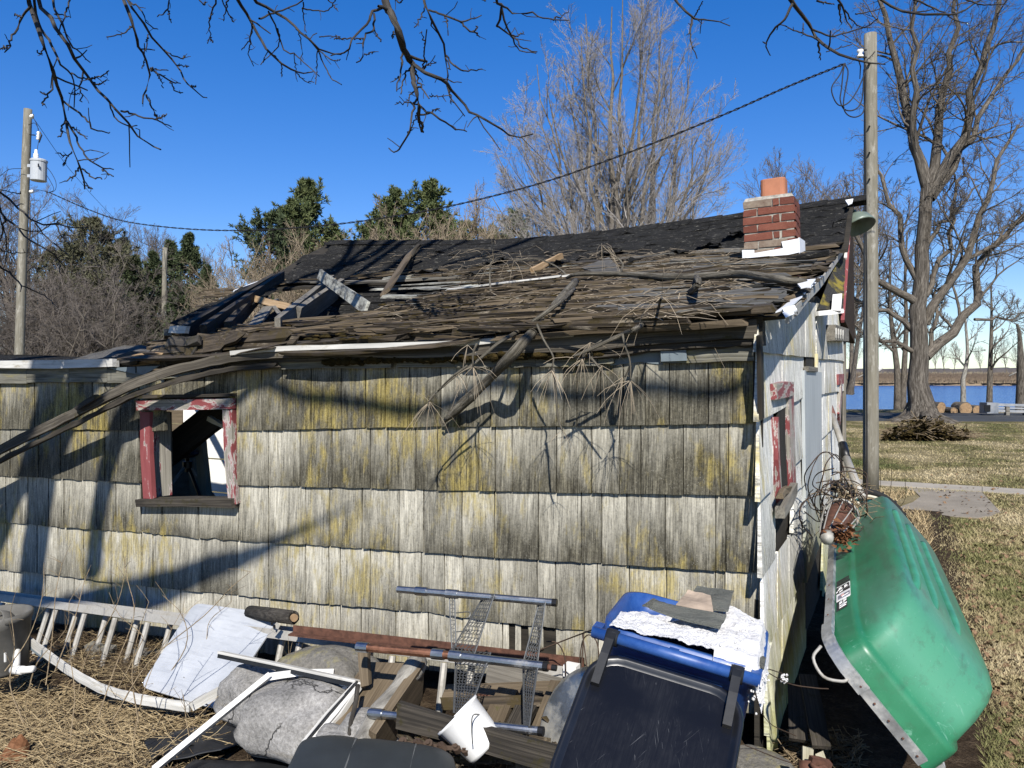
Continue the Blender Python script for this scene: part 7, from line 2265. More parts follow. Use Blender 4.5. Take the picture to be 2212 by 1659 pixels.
# ---- wheelie bin
HL, HR = cf(.290, 2.44, .835), cf(.715, 2.28, .758)
bdir = (HR - HL).normalized(); ddir = (cf(.33, .94, 0) - cf(0, 0, 0)); ddir = (ddir - bdir * ddir.dot(bdir)).normalized()
up = bdir.cross(ddir).normalized()
if up.z < 0: up = -up
wbar = (HR - HL).length
bn = thing('wheelie_bin', cf(.5, 2.6, 0), 'blue wheelie bin heaped with insulation, its black lid hanging open', 'wheelie bin')
mid = (HL + HR) / 2
def BN(x, y, z): return mid + bdir * x + ddir * y + up * z
rings = []
for (hw, hd, yc, z, r) in ((.19, .17, .26, -.80, .05), (.205, .19, .25, -.45, .055), (.222, .205, .245, -.06, .07), (.235, .225, .255, -.055, .08), (.245, .228, .255, -.02, .09), (.245, .228, .255, .02, .09), (.228, .212, .255, .022, .08), (.205, .195, .25, -.04, .07), (.17, .17, .25, -.30, .05)):
    rings.append([BN(x * 1.06 + .012, yc + y, z) for x, y in rrect(hw, hd, r, 5)])
body = MB().loft(rings, True, True, True).build('body', MAT['bin_blue'], bn, smooth=False)
body.data.polygons.foreach_set('use_smooth', np.array([len(p.vertices) == 4 for p in body.data.polygons]))
MB().tube([BN(-wbar / 2 - .03, 0, 0), BN(wbar / 2 + .03, 0, 0)], .019, 14).build('hinge_bar', MAT['bin_blue'], bn, smooth=True)
for x in (-wbar / 2 - .02, wbar / 2 + .02, 0):
    MB().plank([BN(x, .0, 0), BN(x, .06, .0)], .03, .03, up).build('bracket', MAT['bin_blue'], bn)
MB().tube([BN(.11, .24 + .2, -.03), BN(.11, .245, -.03)], .001, 4)
lid_d = (RT * -.155 + FW * -.30 + Vector((0, 0, -.215))).normalized(); lid_d = (lid_d - bdir * lid_d.dot(bdir)).normalized()
lid_n = bdir.cross(lid_d).normalized()
if lid_n.dot(CAM - mid) < 0: lid_n = -lid_n
LO = mid + lid_d * .035
def LD(x, y, z): return LO + bdir * x + lid_d * y + lid_n * z
hwL, hlL = .235, .245
rings = [[LD(x, hlL + .03 + y, z) for x, y in rrect(hwL * s, hlL * s2, r, 6)] for s, s2, z, r in ((1.0, 1.0, -.03, .10), (1.02, 1.02, -.012, .105), (1.02, 1.02, .006, .105), (.99, .99, .012, .10), (.955, .955, .010, .095), (.93, .93, .001, .09), (.90, .90, -.002, .08))]
lid = MB().loft(rings[6:7], True, False, True)
lid.G = [np.array([[(Vector(v) - LO).dot(lid_d), (Vector(v) - LO).dot(bdir), 0] for v in lid.V[0]])]
lid = lid.build('lid', MAT['lid_black'], bn, smooth=False)
MB().loft(rings, True, True, False).build('lid_rim', MAT['lid_rim'], lid, smooth=True)
for s in (-1, 1):
    x = s * (wbar / 2 - .035)
    MB().plank([LD(x, -.05, .004), LD(x, .0, .022), LD(x, .05, .02), LD(x, .15, .006)], .028, .03, bdir, 0, 0, .9).build('lug', MAT['black_plastic'], lid)
    MB().tube([LD(x - .02, -.035, 0), LD(x + .02, -.035, 0)], .026, 12).build('lug', MAT['black_plastic'], lid, smooth=True)
    MB().lathe([(0, 0), (.009, 0), (.007, .004), (0, .005)], LD(x, .085, .018), lid_n, 8).build('rivet', MAT['alu'], lid)
mb = MB()                                                   # recessed panel edge line across the lid
mb.plank([LD(-hwL * .8, .13, -.012), LD(0, .125, -.011), LD(hwL * .8, .13, -.012)], .006, .006, lid_d)
mb.build('panel_ridge', MAT['lid_black'], lid)
MB().tube([LD(.02 + .012 * math.cos(a), .27 + .012 * math.sin(a), -.012) for a in np.linspace(0, 6.28, 13)], .0014, 4).build('mould_mark', MAT['lid_black'], lid)

# insulation heap in the bin
rgf = np.random.default_rng(3)
mb = MB()
hp = []
def heap_z(x, y):
    z = .012 + .03 * (1 - (x / .25) ** 2) + .045 * max(0, (x + .02) / .22) * (1 - ((y - .25) / .3) ** 2)
    if x < 0: z -= .07 * max(0, min(1, (y - .20) / .06)) * min(1, -x / .05)
    z -= 2.2 * max(0, x - .245) + 1.5 * max(0, .05 - y) * (x > .12)
    n = mnoise.noise(Vector((x * 11, y * 11, 1))) * .6 + mnoise.noise(Vector((x * 27, y * 27, 4))) * .32 + mnoise.noise(Vector((x * 70, y * 70, 9))) * .16 + mnoise.noise(Vector((x * 150, y * 150, 9))) * .07
    return z + .026 * n
gx_ = np.linspace(-.215, .285, 150); gy_ = np.linspace(.02, .465, 130)
mb.sheet([[BN(x, y, heap_z(x, y)) for x in gx_] for y in gy_])
for k in range(120):
    x, y = rgf.uniform(-.21, .24), rgf.uniform(.03, .44)
    if x < .0 and y > .2: continue
    hp.append((x, y, heap_z(x, y) + rgf.uniform(-.003, .003), rgf.uniform(.002, .005)))
for k in range(45):
    hp.append((.235 + .055 * rgf.random(), .03 * rgf.random() - .01 + .25 * rgf.random() ** 2, -.01 - .09 * rgf.random() ** 1.5, rgf.uniform(.003, .007)))
for x, y, z, r in hp:
    c = BN(x, y, z)
    V, F = [], []
    for i, (th, n_) in enumerate(((0, 1), (.75, 5), (1.6, 6), (2.4, 5))):
        for j in range(n_):
            ph = 2 * math.pi * j / n_ + i
            d = Vector((math.sin(th) * math.cos(ph), math.sin(th) * math.sin(ph), math.cos(th)))
            V.append(c + d * r * rgf.uniform(.75, 1.3))
    F = [(0, 1 + j, 1 + (j + 1) % 5) for j in range(5)]
    for j in range(5): F.append((1 + j, 6 + j, 6 + (j + 1) % 6, 1 + (j + 1) % 5))
    for j in range(5): F.append((6 + j, 12 + j, 12 + (j + 1) % 5, 6 + (j + 1) % 6))
    mb.add(V, F)
tag(mb.build('insulation', MAT['fluff'], smooth=True), 'white fluffy blown insulation heaped in the blue bin', 'insulation')
def scrap(label, pts, mat, th=.006):
    P = [BN(*p) for p in pts]
    rows = [[P[0].lerp(P[1], u).lerp(P[3].lerp(P[2], u), w) + up * .012 * mnoise.noise(Vector((u * 2, w * 2, pts[0][0] * 30))) for u in np.linspace(0, 1, 7)] for w in np.linspace(0, 1, 7)]
    tag(MB().sheet(rows, th, up).build('shingle_scrap', MAT[mat]), label, 'shingle scrap')
scrap('curved grey asphalt shingle scrap at the back of the bin', [(-.03, .30, .07), (.0, .47, .10), (.13, .46, .12), (.13, .27, .10)], 'asphalt_scrap')
scrap('long grey asphalt shingle scrap lying across the insulation', [(-.12, .19, .06), (-.11, .25, .075), (.13, .19, .105), (.12, .10, .09)], 'asphalt_scrap')
scrap('small grey asphalt shingle scrap at the left of the heap', [(-.15, .225, .055), (-.12, .285, .07), (-.06, .25, .075), (-.08, .19, .068)], 'asphalt_scrap')
scrap('water-stained tan board curled among the shingle scraps', [(-.04, .24, .085), (-.02, .36, .11), (.06, .34, .115), (.09, .20, .10)], 'cardboard')
scrap('small grey shingle piece at the right end of the bin', [(.20, .10, .035), (.21, .16, .045), (.27, .13, .03), (.27, .06, .02)], 'asphalt_scrap')

# ---- green boat leaning on its side against the gable
bx = thing('boat', (.05, 4.0, 0), 'green plastic boat leaning on its side against the gable wall', 'boat')
N0 = at(1782, 1402, 2.74); F0 = at(1797, 1114, 4.85)
sdir = (F0 - N0).normalized()
u_ = Vector((.64, 0, -.77)); u_ = (u_ - sdir * u_.dot(sdir)).normalized()
h_ = u_.cross(sdir); h_ = h_ if h_.x > 0 else -h_
BL, BB = (F0 - N0).length + .12, .57
def BT(s, b, h): return N0 + sdir * s + u_ * b + h_ * h
def ring_n(ins, insn, h, N=160):
    out = []
    for k in range(N):
        t = 2 * math.pi * k / N
        cx_, cy_ = math.cos(t), math.sin(t)
        far = insn * .35
        x = math.copysign(abs(cx_) ** .22, cx_); y = math.copysign(abs(cy_) ** .22, cy_) * (BB / 2 - ins)
        x = BL / 2 + (x * (BL / 2 - far) if x > 0 else x * (BL / 2 - insn))
        out.append(BT(x, BB / 2 + y, h))
    return out
prof_b = [(0.0, 0.0, 0.0), (.003, .006, .02), (.010, .018, .10), (.014, .024, .118), (.026, .040, .122), (.030, .052, .132), (.034, .11, .22), (.038, .18, .285), (.046, .24, .318), (.066, .31, .334), (.11, .42, .342), (.22, .58, .344)]
rings = [ring_n(a, b, h) for a, b, h in prof_b]
hull = MB().loft(rings, True, False, True)
hull.G = [np.array([[(Vector(v) - N0).dot(sdir), (Vector(v) - N0).dot(u_), (Vector(v) - N0).dot(h_)] for v in hull.V[0]])]
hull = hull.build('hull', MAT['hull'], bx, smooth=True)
inner = MB().loft([[Vector(p) - h_ * .004 for p in ring_n(a + .012, b + .012, h - .012 if h > .02 else h)] for a, b, h in prof_b], True, False, True)
inner.build('hull_lining', MAT['black_plastic'], bx, smooth=True)
for b_ in (.11, .21, .33):                                  # keel strakes
    pts = [BT(s, b_ + (0 if .5 < s < BL - .3 else 0), .345 - (0 if s > .55 else .17 * ((.55 - s) / .40) ** 1.9) - .006) for s in (.16, .2, .26, .33, .42, .55, .9, 1.3, 1.7, BL - .55)]
    MB().tube(smooth_line(pts, 4), np.concatenate([np.linspace(.004, .021, 10), np.full(4 * 9 + 1 - 10, .021)]), 10).build('strake', MAT['hull_rib'], bx, smooth=True)
# aluminium gunwale
for a_, b_ in (((.13, 0), (BL - .12, 0)), ((.13, BB), (BL - .12, BB))):
    A, B = BT(a_[0], a_[1] - .004 if a_[1] == 0 else a_[1] + .004, .018), BT(b_[0], b_[1] - .004 if b_[1] == 0 else b_[1] + .004, .018)
    MB().plank([A.lerp(B, k / 6) for k in range(7)], .038, .016, h_, .001).build('gunwale', MAT['cap'], bx)
MB().plank([BT(-.008, .12, .018), BT(-.008, BB / 2, .018), BT(-.008, BB - .1, .018)], .038, .016, h_, .001).build('gunwale', MAT['cap'], bx)
MB().plank(smooth_line([BT(.22, -.012, .018), BT(.10, -.010, .018), BT(.03, .02, .018), BT(-.008, .09, .018), BT(-.016, .18, .018)], 5), .046, .012, h_, .001).build('corner_cap', MAT['cap'], bx)
for k in range(9):
    p = BT(-.02, .16 + k * .07, .02) if k < 6 else BT(.3 + .2 * (k - 6), -.016, .02)
    MB().lathe([(0, 0), (.0045, 0), (.0035, .003), (0, .0035)], p, (-sdir if k < 6 else -u_), 8).build('rivet', MAT['rust'], bx)
MB().tube(smooth_line([BT(.02, -.01, -.01), BT(-.02, .0, -.05), BT(-.05, .06, -.055), BT(-.03, .11, -.02), BT(-.015, .12, 0)], 4), .006, 6).build('handle', MAT['alu'], bx, smooth=True)
# sticker on the side below the gunwale: worn black and white marks
def stk(s0, s1, h0, h1, mat, lift, slant=.012):
    P = [BT(s0, -.001, h0), BT(s1, -.001, h0), BT(s1 + slant, -.001, h1), BT(s0 + slant, -.001, h1)]
    P = [p + (-u_) * (lift - .012 * (q / .1)) for p, q in zip(P, (h0, h0, h1, h1))]
    MB().prism(P, -u_, .0015).build('sticker', MAT[mat], bx)
def sxy(x, y): return .34 + (1 - y) * .42, .045 + x * .062     # (0..1, 0..1) of the sticker
def stkq(x0, y0, x1, y1, mat, lift):
    (sa, ha), (sb, hb) = sxy(x0, y1), sxy(x1, y0)
    stk(sa, sb, ha, hb, mat, lift)
stkq(0, .22, 1, .70, 'sticker_white', .003)
stkq(0, .00, .95, .045, 'sticker_black', .003); stkq(0, .075, .95, .10, 'sticker_black', .003); stkq(0, .13, 1, .19, 'sticker_black', .003)
stkq(.02, .25, .95, .37, 'sticker_black', .004); stkq(.60, .285, .78, .31, 'sticker_white', .0055); stkq(.2, .30, .38, .315, 'sticker_white', .0055); stkq(.6, .335, .85, .345, 'sticker_white', .0055); stkq(.12, .345, .45, .36, 'sticker_white', .0055)
stkq(.02, .385, 1, .47, 'sticker_black', .004); stkq(.22, .425, .48, .44, 'sticker_white', .0055); stkq(.0, .41, .12, .425, 'sticker_white', .0055)
stkq(.12, .54, .98, .66, 'sticker_grey', .004); stkq(.35, .565, .55, .59, 'sticker_pink', .0055); stkq(.42, .605, .9, .618, 'sticker_white', .0055)
stkq(.05, .72, .75, .98, 'sticker_black', .003); stkq(.22, .76, .42, .82, 'sticker_white', .0045); stkq(.5, .73, .72, .79, 'sticker_white', .0045); stkq(.22, .86, .75, .88, 'sticker_white', .0045); stkq(.4, .84, .6, .93, 'sticker_white', .0045); stkq(.22, .92, .7, .935, 'sticker_white', .0045)

# ---- things lying at the far end of the boat
bs = thing('wire_basket', at(1805, 1120, 4.0), 'small rusty wire lantern lying on the boat hull by the wall', 'lantern')
c0, c1 = at(1789, 1158, 3.75), at(1822, 1102, 4.1)
axv = (c1 - c0).normalized(); L_ = (c1 - c0).length
MB().lathe([(.02, 0), (.04, .01), (.045, L_ * .2), (.07, L_ * .75), (.062, L_ * .95), (.0, L_)], c0, axv, 12).build('drum', MAT['rust'], bs, smooth=True)
u1 = axv.cross(Vector((0, 0, 1))).normalized(); u2 = axv.cross(u1)
for k in range(9):
    a = k * .7
    d = u1 * math.cos(a) + u2 * math.sin(a)
    MB().tube([c0 + d * .042, c0 + axv * L_ * .4 + d * .068, c0 + axv * L_ * .8 + d * .086], .0035, 4).build('rib_wire', MAT['alu'], bs)
MB().tube([c0 + axv * L_ * .8 + (u1 * math.cos(a) + u2 * math.sin(a)) * .087 for a in np.linspace(0, 6.28, 17)], .007, 5).build('hoop', MAT['alu'], bs, smooth=True)
MB().lathe([(.0, -.05), (.03, -.045), (.034, 0), (.026, .0), (0, -.02)], c0, axv, 10).build('cap', MAT['alu'], bs, smooth=True)

wtg = thing('wire_tangle', at(1800, 1100, 4.3), 'tangle of thin rusty fence wire hanging over the far end of the boat', 'wire')
for k in range(15):
    cx_, cy_ = random.uniform(1775, 1850), random.uniform(1040, 1130); rx, ry = random.uniform(25, 75), random.uniform(25, 80)
    a0 = random.uniform(0, 6.28); n_ = random.randint(7, 13)
    pts = [at(min(cx_ + rx * math.cos(a0 + .5 * j) * random.uniform(.85, 1.1), 1872), cy_ + ry * math.sin(a0 + .5 * j) * random.uniform(.85, 1.1), 4.15 + .25 * math.sin(j * .9 + k)) for j in range(n_)]
    MB().tube(smooth_line(pts, 5), .0032, 4).build('wire_strand', MAT['rust_wire'], wtg, smooth=True)
# dry vine stems and leaves caught with it
mb = MB()
for k in range(130):
    p = at(random.gauss(1822, 22), random.gauss(1098, 26), 4.2 + random.uniform(-.2, .3)); d = Vector((random.gauss(0, 1), random.gauss(0, 1), random.gauss(0, .8))).normalized() * random.uniform(.04, .2)
    mb.tube([p, p + d * .5 + Vector((0, 0, .02)), p + d], .002, 3, caps=False)
tag(mb.build('vine_debris', MAT['stem']), 'dry vine stems tangled in the wire by the boat', kind='stuff')
pts_ = np.array([list(at(random.gauss(1822, 16), random.gauss(1160, 14), 3.72)) for k in range(90)])
scatter_leaves('leaf_debris', pts_, .02, MAT['leaf_orange'], 'brown leaves caught on the boat hull below the lantern')

# ---- telescopic handle leaning on the gable
hd = thing('pole_handle', at(1850, 1070, 5.4), 'telescopic metal pole with a rusty red grip leaning on the gable', 'pole')
HP = [(1789, 872, 6.9), (1798, 897, 6.75), (1820, 960, 6.4), (1828, 990, 6.25), (1862, 1075, 5.75)]
A = [at(*p) for p in HP]
MB().tube([A[0], A[1]], .032, 10).build('grip', MAT['grip'], hd, smooth=True)
MB().tube([A[1], A[3]], .026, 10).build('tube', MAT['alu'], hd, smooth=True)
MB().tube([A[2], A[3]], .038, 10).build('clamp', MAT['black_metal'], hd, smooth=True)
MB().tube([A[3], A[4]], .032, 10).build('tube', MAT['alu'], hd, smooth=True)

# ---- bicycle lying behind the boat
bi = thing('bicycle', gx(1925, 6.4), 'bicycle half hidden behind the boat with a cream-rimmed wheel', 'bicycle')
def wheel(c, n_, R_=.30):
    n_ = Vector(n_).normalized(); u1 = n_.cross(Vector((0, 0, 1))).normalized(); u2 = n_.cross(u1)
    cir = lambda r: [c + u1 * r * math.cos(a) + u2 * r * math.sin(a) for a in np.linspace(0, 2 * math.pi, 37)]
    w = MB().tube(cir(R_), .026, 9).build('wheel', MAT['rubber'], bi, smooth=True)
    MB().tube(cir(R_ - .034), .012, 6).build('rim', MAT['rim'], w, smooth=True)
    MB().tube([c - n_ * .04, c + n_ * .04], .02, 8).build('hub', MAT['black_metal'], w)
    for k in range(20):
        a = k * math.pi / 10; d = u1 * math.cos(a) + u2 * math.sin(a)
        MB().tube([c + n_ * (.03 if k % 2 else -.03), c + d * (R_ - .04)], .0018, 3, caps=False).build('spoke', MAT['alu'], w)
    for k in range(36):
        a = k * math.pi / 18; d = u1 * math.cos(a) + u2 * math.sin(a)
        MB().box(c + d * (R_ + .024), (.05, .012, .012), Matrix.Rotation(a, 4, n_)).build('tread_knob', MAT['rubber'], w) if k % 2 == 0 else None
Wc1 = at(1884, 1142, 6.0); Wc2 = at(1800, 1120, 6.6)
wheel(Wc1, (.52, -.78, .42), .30)
wheel(Wc2, (.52, -.78, .42), .33)
for a, b in ((Wc1, at(1880, 1080, 6.15)), (at(1880, 1080, 6.15), at(1835, 1150, 6.3)), (at(1835, 1150, 6.3), Wc2), (at(1835, 1150, 6.3), at(1812, 1070, 6.5)), (at(1812, 1070, 6.5), at(1880, 1084, 6.15)), (Wc2, at(1812, 1074, 6.5))):
    MB().tube([a, b], .018, 8).build('frame', MAT['teal'], bi, smooth=True)
MB().tube(smooth_line([at(1850, 1062, 6.0), at(1868, 1058, 6.1), at(1885, 1072, 6.2), at(1895, 1082, 6.3)], 4), .014, 7).build('handlebar', MAT['black_metal'], bi, smooth=True)
MB().lathe([(0, -.02), (.06, 0), (.09, .02), (.05, .05), (0, .055)], at(1808, 1058, 6.5), (0, 0, 1), 12).build('saddle', MAT['black_metal'], bi, smooth=True)

# ---- stakes and rusty clamp at the lower right
tag(MB().plank([at(1741, 1720, 2.62), at(1743, 1660, 2.65), at(1745, 1616, 2.68)], .035, .02, (1, .3, 0), .002, .005).build('stake', MAT['straw_wood'] if 'straw_wood' in MAT else MAT['inside_board']), 'pale wooden stake beside the rusty clamp, left of the pair', 'stake')
tag(MB().plank([at(1800, 1720, 2.60), at(1785, 1668, 2.64), at(1768, 1626, 2.68)], .03, .02, (1, .3, 0), .002, .005).build('stake', MAT['inside_board']), 'pale wooden stake beside the rusty clamp, right of the pair', 'stake')
cl_ = thing('clamp', at(1762, 1650, 2.6), 'rusty steel clamp between the two pale stakes', 'clamp')
MB().tube([at(1743, 1645, 2.62), at(1746, 1700, 2.58)], .03, 10, bump=.06).build('post', MAT['rust'], cl_, smooth=True)
MB().plank([at(1750, 1643, 2.6), at(1770, 1648, 2.6), at(1792, 1655, 2.6)], .03, .03, (0, 0, 1), .003).build('jaw', MAT['rust'], cl_)
MB().tube(smooth_line([at(1752, 1650, 2.58), at(1764, 1660, 2.56), at(1778, 1656, 2.58), at(1788, 1662, 2.58)], 3), .008, 6).build('jaw', MAT['rust'], cl_, smooth=True)
MB().tube([at(1765, 1665, 2.58), at(1768, 1690, 2.56)], .008, 6).build('screw', MAT['rust'], cl_)
wr = thing('twine', at(1700, 1440, 2.5), 'thin wire strung from the bin past the wall corner', 'wire')
for pts in ([(1625, 1432, 2.4), (1700, 1475, 2.7), (1760, 1486, 2.72), (1790, 1488, 2.72)], [(1625, 1434, 2.4), (1690, 1455, 2.7), (1700, 1462, 2.72)], [(1610, 1610, 2.6), (1700, 1645, 2.7), (1790, 1668, 2.7)], [(1630, 1500, 2.5), (1660, 1560, 2.75), (1720, 1590, 2.9)]):
    MB().tube(smooth_line([at(*p) for p in pts], 5), .0018, 4).build('wire_strand', MAT['rust_wire'], wr)
for k in range(14):
    x, y = 1694 + random.uniform(-6, 6), 1465 + random.uniform(-8, 10)
    MB().lathe([(0, -.006), (.006, 0), (0, .006)], at(x, y, 2.69), (random.random(), .3, 1), 5).build('fluff', MAT['fluff'], wr)

# dark leaning boards in the shade behind the boat
for k, (a, b) in enumerate((((1720, 1480, 3.3), (1725, 1600, 3.1)), ((1745, 1460, 3.3), (1775, 1615, 3.0)))):
    tag(MB().plank([at(*a), at(*b)], .07, .02, (1, .2, 0), .002).build('board', MAT['dark_wood']), ('dark board leaning in the shade between boat and wall, nearer the wall', 'dark slanting board in the shade between boat and wall, nearer the boat')[k], 'board')

# ================================================================ ROADSIDE
grl = thing('guard_rail', at(2170, 890, 30), 'galvanised guard rail with a box end by the lake road', 'guard rail')
a, b = at(2136, 880, 30), at(2330, 886, 29)
for dy in (-.12, 0, .12):
    MB().plank([a + Vector((0, 0, dy)), b + Vector((0, 0, dy))], .10 if dy else .06, .06 if dy else .03, (0, 0, 1)).build('rail', MAT['guard'], grl)
tb_ = MB().box(at(2136, 881, 29.9), (.45, .5, .42), Matrix.Rotation(YAW, 4, 'Z'), .01).build('terminal', MAT['guard'], grl)
MB().box(at(2133, 882, 29.62), (.22, .03, .26), Matrix.Rotation(YAW, 4, 'Z')).build('terminal_recess', MAT['black_metal'], tb_)
for x in (2175, 2215):
    MB().box(at(x, 893, 29.8), (.14, .14, .55), Matrix.Rotation(YAW, 4, 'Z')).build('post', MAT['old_wood'], grl)
gl = 'cut log rounds lined up along the lake side of the road'
for k, (x, y, r, lb) in enumerate(((2031, 885, .20, 'cut log round lying nearest the big trunk'), (2061, 888, .16, 'small cut log round second from the big trunk'), (2086, 883, .28, 'largest cut log round at the foot of the crooked pale trunk'), (2112, 887, .22, 'cut log round between the crooked trunk and the guard rail'), (2124, 889, .15, 'small dark log round closest to the guard rail'), (2034, 878, .18, 'grey log round set on the one nearest the big trunk'))):
    t = 31.5; c = at(x, y, t)
    lg = MB().tube([c, c + FW * .6], r, 14, bump=.04).build('log_round', MAT['bark'], smooth=False)
    tag(lg, lb, 'log', gl)
    MB().tube([c - FW * .012, c + FW * .01], r * .92, 14).build('cut_face', MAT['wood_end'], lg)
# white tube marker right of the pole
tag(MB().tube([at(1884, 806, 16), at(1890, 802, 16), at(1903, 793, 16)], [.04, .05, .055], 8).build('white_marker', MAT['white_paint']), 'small white tube sticking out behind the utility pole', 'marker')
# brush pile on the lawn
mb = MB()
for k in range(900):
    x = random.gauss(1998, 45); x = min(max(x, 1915), 2088); y = 946 - abs(random.gauss(0, 12)) * (1 - ((x - 2000) / 95) ** 2)
    t_ = 19.5 + random.uniform(-.8, .8)
    p = at(x, y, t_); p.z = max(p.z, .02); d = Vector((random.gauss(0, 1), random.gauss(0, 1), random.gauss(0, .35))).normalized() * random.uniform(.15, .6)
    mb.tube([p, p + d * .5 + Vector((0, 0, .03)), p + d], .008, 3, caps=False)
tag(mb.build('brush_pile', MAT['stem']), 'low pile of leaves and twigs on the lawn before the big tree', 'brush pile')
N = 2600
x = np.clip(rg.normal(2000, 42, N), 1912, 2090); t_ = 19.5 + rg.uniform(-1, 1, N); hgt = np.abs(rg.normal(0, .16, N)) * (1 - ((x - 2000) / 95) ** 2).clip(0, 1)
l = (x - CX) / FPX * t_
B = np.outer(l, np.array(RT)) + np.outer(t_, np.array(FW)); B[:, 2] = .02 + hgt
scatter_leaves('brush_leaves', B, .07, MAT['moss'], 'green-brown leaves on the brush pile')

# ================================================================ DRY STRAW AND WEEDS, LEFT FOREGROUND
def straw_np(name, N, region, Lr, rr, mat, label, flat=.12, curve=.25, K=5, up=0.0, aim=None, sides=3, lift=.03):
    px = rg.uniform(region[0], region[2], N * 2); py = rg.uniform(region[1], region[3], N * 2)
    P0 = []
    for x, y in zip(px, py):
        if len(P0) >= N: break
        if region[4] is not None and not inside((x, y), region[4]): continue
        p = at_g(x, y, lift); P0.append((p.x, p.y, p.z + rg.random() * .06))
    P0 = np.array(P0); N = len(P0)
    az = rg.normal(aim, .8, N) if aim is not None else rg.random(N) * 6.283
    D = np.stack([np.cos(az), np.sin(az), rg.normal(up, flat, N)], 1)
    L = rg.uniform(Lr[0], Lr[1], N)
    C = walk(P0 - D * (L * .4 * (up < .3))[:, None], D, L, K, curve / K, -.03 if up < .3 else .0, rg)
    gz = ground_h(C[:, :, 0], C[:, :, 1]) + lift - .018
    C[:, :, 2] = np.maximum(C[:, :, 2], gz)
    Rr = rg.uniform(rr[0], rr[1], N)[:, None] * (1 - .5 * np.linspace(0, 1, K))[None]
    return tag(tube_obj(name, [(C, Rr, sides)], MAT[mat], None, False), label, kind='stuff')


STR = [(-300, 1500), (-60, 1440), (100, 1420), (250, 1400), (420, 1500), (520, 1540), (520, 1600), (380, 1660), (330, 1720), (-300, 1720)]
straw_np('dry_straw', 3900, (-300, 1400, 530, 1720, STR), (.12, .6), (.0012, .0028), 'straw', 'flattened dry straw in the left foreground', aim=YAW + .35, flat=.26, curve=.5)
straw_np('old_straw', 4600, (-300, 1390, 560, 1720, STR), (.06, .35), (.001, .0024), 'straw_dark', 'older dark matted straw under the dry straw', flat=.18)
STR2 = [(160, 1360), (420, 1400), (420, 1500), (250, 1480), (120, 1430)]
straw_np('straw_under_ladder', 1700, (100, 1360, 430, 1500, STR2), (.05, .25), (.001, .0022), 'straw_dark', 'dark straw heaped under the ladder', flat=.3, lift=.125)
straw_np('straw_by_ladder', 500, (100, 1360, 430, 1500, STR2), (.08, .3), (.001, .002), 'straw', 'pale straw heaped under the ladder', flat=.3, lift=.13)
straw_np('twig_litter', 900, (300, 1520, 1330, 1700, None), (.05, .3), (.001, .003), 'straw_dark', 'twigs and dead stems between the boulders and planks', flat=.25)
straw_np('straw_wisps', 140, (200, 1450, 760, 1640, None), (.3, .8), (.0012, .0024), 'straw', 'long pale straw wisps across the frame and boulders', aim=YAW + .4, flat=.25)
straw_np('corner_litter', 700, (1690, 1600, 1860, 1700, None), (.03, .14), (.0015, .004), 'stem', 'wood chips and twigs at the foot of the wall corner', flat=.3)

# tall weed stems standing in front of the wall
weeds = [[(100, 1480), (112, 1380), (122, 1280), (132, 1222), (130, 1215)], [(170, 1500), (185, 1420), (240, 1330), (262, 1270), (270, 1200)], [(210, 1560), (250, 1440), (290, 1330), (278, 1260), (270, 1215)], [(120, 1450), (160, 1340), (180, 1260), (195, 1230)], [(300, 1560), (285, 1460), (300, 1370), (320, 1300)],
         [(240, 1560), (320, 1430), (440, 1330), (500, 1270), (540, 1235)], [(250, 1500), (300, 1400), (305, 1370), (260, 1330), (235, 1280)], [(400, 1520), (440, 1440), (445, 1380), (455, 1340), (500, 1300)], [(150, 1600), (160, 1500), (150, 1400), (165, 1330)], [(330, 1500), (400, 1400), (395, 1330), (350, 1285)],
         [(50, 1560), (20, 1480), (30, 1400), (22, 1320)], [(420, 1650), (405, 1560), (395, 1500)], [(432, 1660), (415, 1560)], [(280, 1640), (310, 1500), (350, 1400), (392, 1320)], [(60, 1500), (80, 1430), (140, 1360), (150, 1300)], [(610, 1640), (640, 1520), (630, 1460), (622, 1425)], [(715, 1500), (712, 1450), (700, 1390), (690, 1370)], [(10, 1450), (60, 1380), (90, 1290), (95, 1215)]]
for k, pts in enumerate(weeds):
    t0 = 4.1 if pts[0][1] < 1560 else 3.5
    q = smooth_line([at(x + random.uniform(-2, 2), y, t0 + .08 * i) for i, (x, y) in enumerate(pts)], 4)
    wd = thing('weed_stem', q[0], 'tall thin dry weed stem standing before the wall at the left', 'weed', 'dry weed stems in front of the ladder')
    MB().tube(q, np.linspace(.0035, .0012, len(q)), 4).build('stem', MAT['stem'], wd)
    for j in range(4):
        i = random.randint(len(q) // 2, len(q) - 1); d = Vector((random.gauss(0, .6), random.gauss(0, .3), random.uniform(.2, .9))).normalized() * random.uniform(.05, .16)
        MB().tube([q[i], q[i] + d * .5, q[i] + d + Vector((0, 0, -.01))], [.0014, .0012, .0008], 3, caps=False).build('side_twig', MAT['stem'], wd)
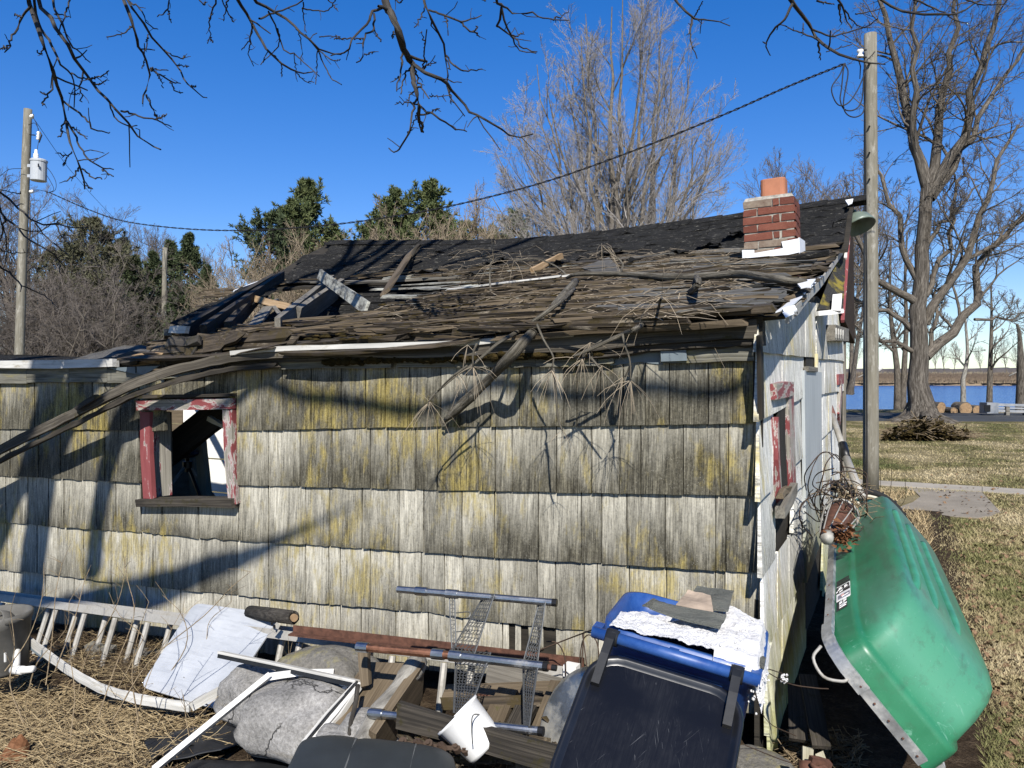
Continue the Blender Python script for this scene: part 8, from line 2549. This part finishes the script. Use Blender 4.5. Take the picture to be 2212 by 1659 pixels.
for x, y, t in ((1480 * 0 + 2580 * .737, 1010, 8.5), (1925, 1000, 8.2), (1955, 1060, 7.6)):
    p = at_g(x - 8, 1092); q = [p, p.lerp(at(x, y, t), .5) + Vector((.02, 0, 0)), at(x, y, t)]
    tag(MB().tube(smooth_line(q, 4), .003, 4).build('weed_stem', MAT['straw']), 'pale dry grass stem standing behind the boat', 'weed', 'grass stems behind the boat')
# brown leaves, one large orange-brown leaf at the lower left
pts_ = np.array([list(at_g(rg.uniform(-40, 760), rg.uniform(1440, 1680), .04)) for k in range(260)])
scatter_leaves('dead_leaves', pts_, .022, MAT['leaf'], 'dead leaves among the straw')
pts_ = np.array([list(at_g(rg.uniform(850, 1330), rg.uniform(1480, 1690), .05)) for k in range(200)])
scatter_leaves('dead_leaves', pts_, .02, MAT['leaf'], 'dead leaves among the pallet boards')
A = at_g(-20, 1665, .06)
rows = [[A + RT * (.13 * u * (1 - .4 * abs(w - .5))) + FW * (.12 * w) + Vector((0, 0, .05 * math.sin(u * 3.1) + .03 * mnoise.noise(Vector((u * 4, w * 4, 0))) + .06 * w)) for u in np.linspace(0, 1, 9)] for w in np.linspace(0, 1, 8)]
tag(MB().sheet(rows, .003, (0, 0, 1)).build('crumpled_leaf', MAT['leaf_orange']), 'crumpled orange-brown leaf in the lower left corner', 'leaf')

# ---- tripod seen through the window
tp = thing('tripod', at(405, 1085, 5.75), 'small camera tripod standing inside the window', 'tripod')
hub = at(405, 1002, 5.75)
for x, y, t, m_ in ((366, 1052, 5.6, 'alu'), (432, 1072, 5.7, 'black_metal'), (470, 1082, 5.95, 'alu')):
    e = at(x, y, t)
    MB().tube([hub, e, hub.lerp(e, 1.35)], .012, 7).build('leg', MAT[m_], tp, smooth=True)
MB().tube([hub - Vector((0, 0, .06)), hub + Vector((0, 0, .10))], .014, 8).build('column', MAT['black_metal'], tp)
MB().tube([hub - Vector((0, 0, .03)), hub + Vector((0, 0, .02))], .035, 10).build('collar', MAT['black_metal'], tp)
MB().lathe([(0, 0), (.05, .0), (.075, .015), (.075, .03), (0, .04)], at(408, 985, 5.75), (.15, -.2, 1), 14).build('head', MAT['black_metal'], tp, smooth=True)
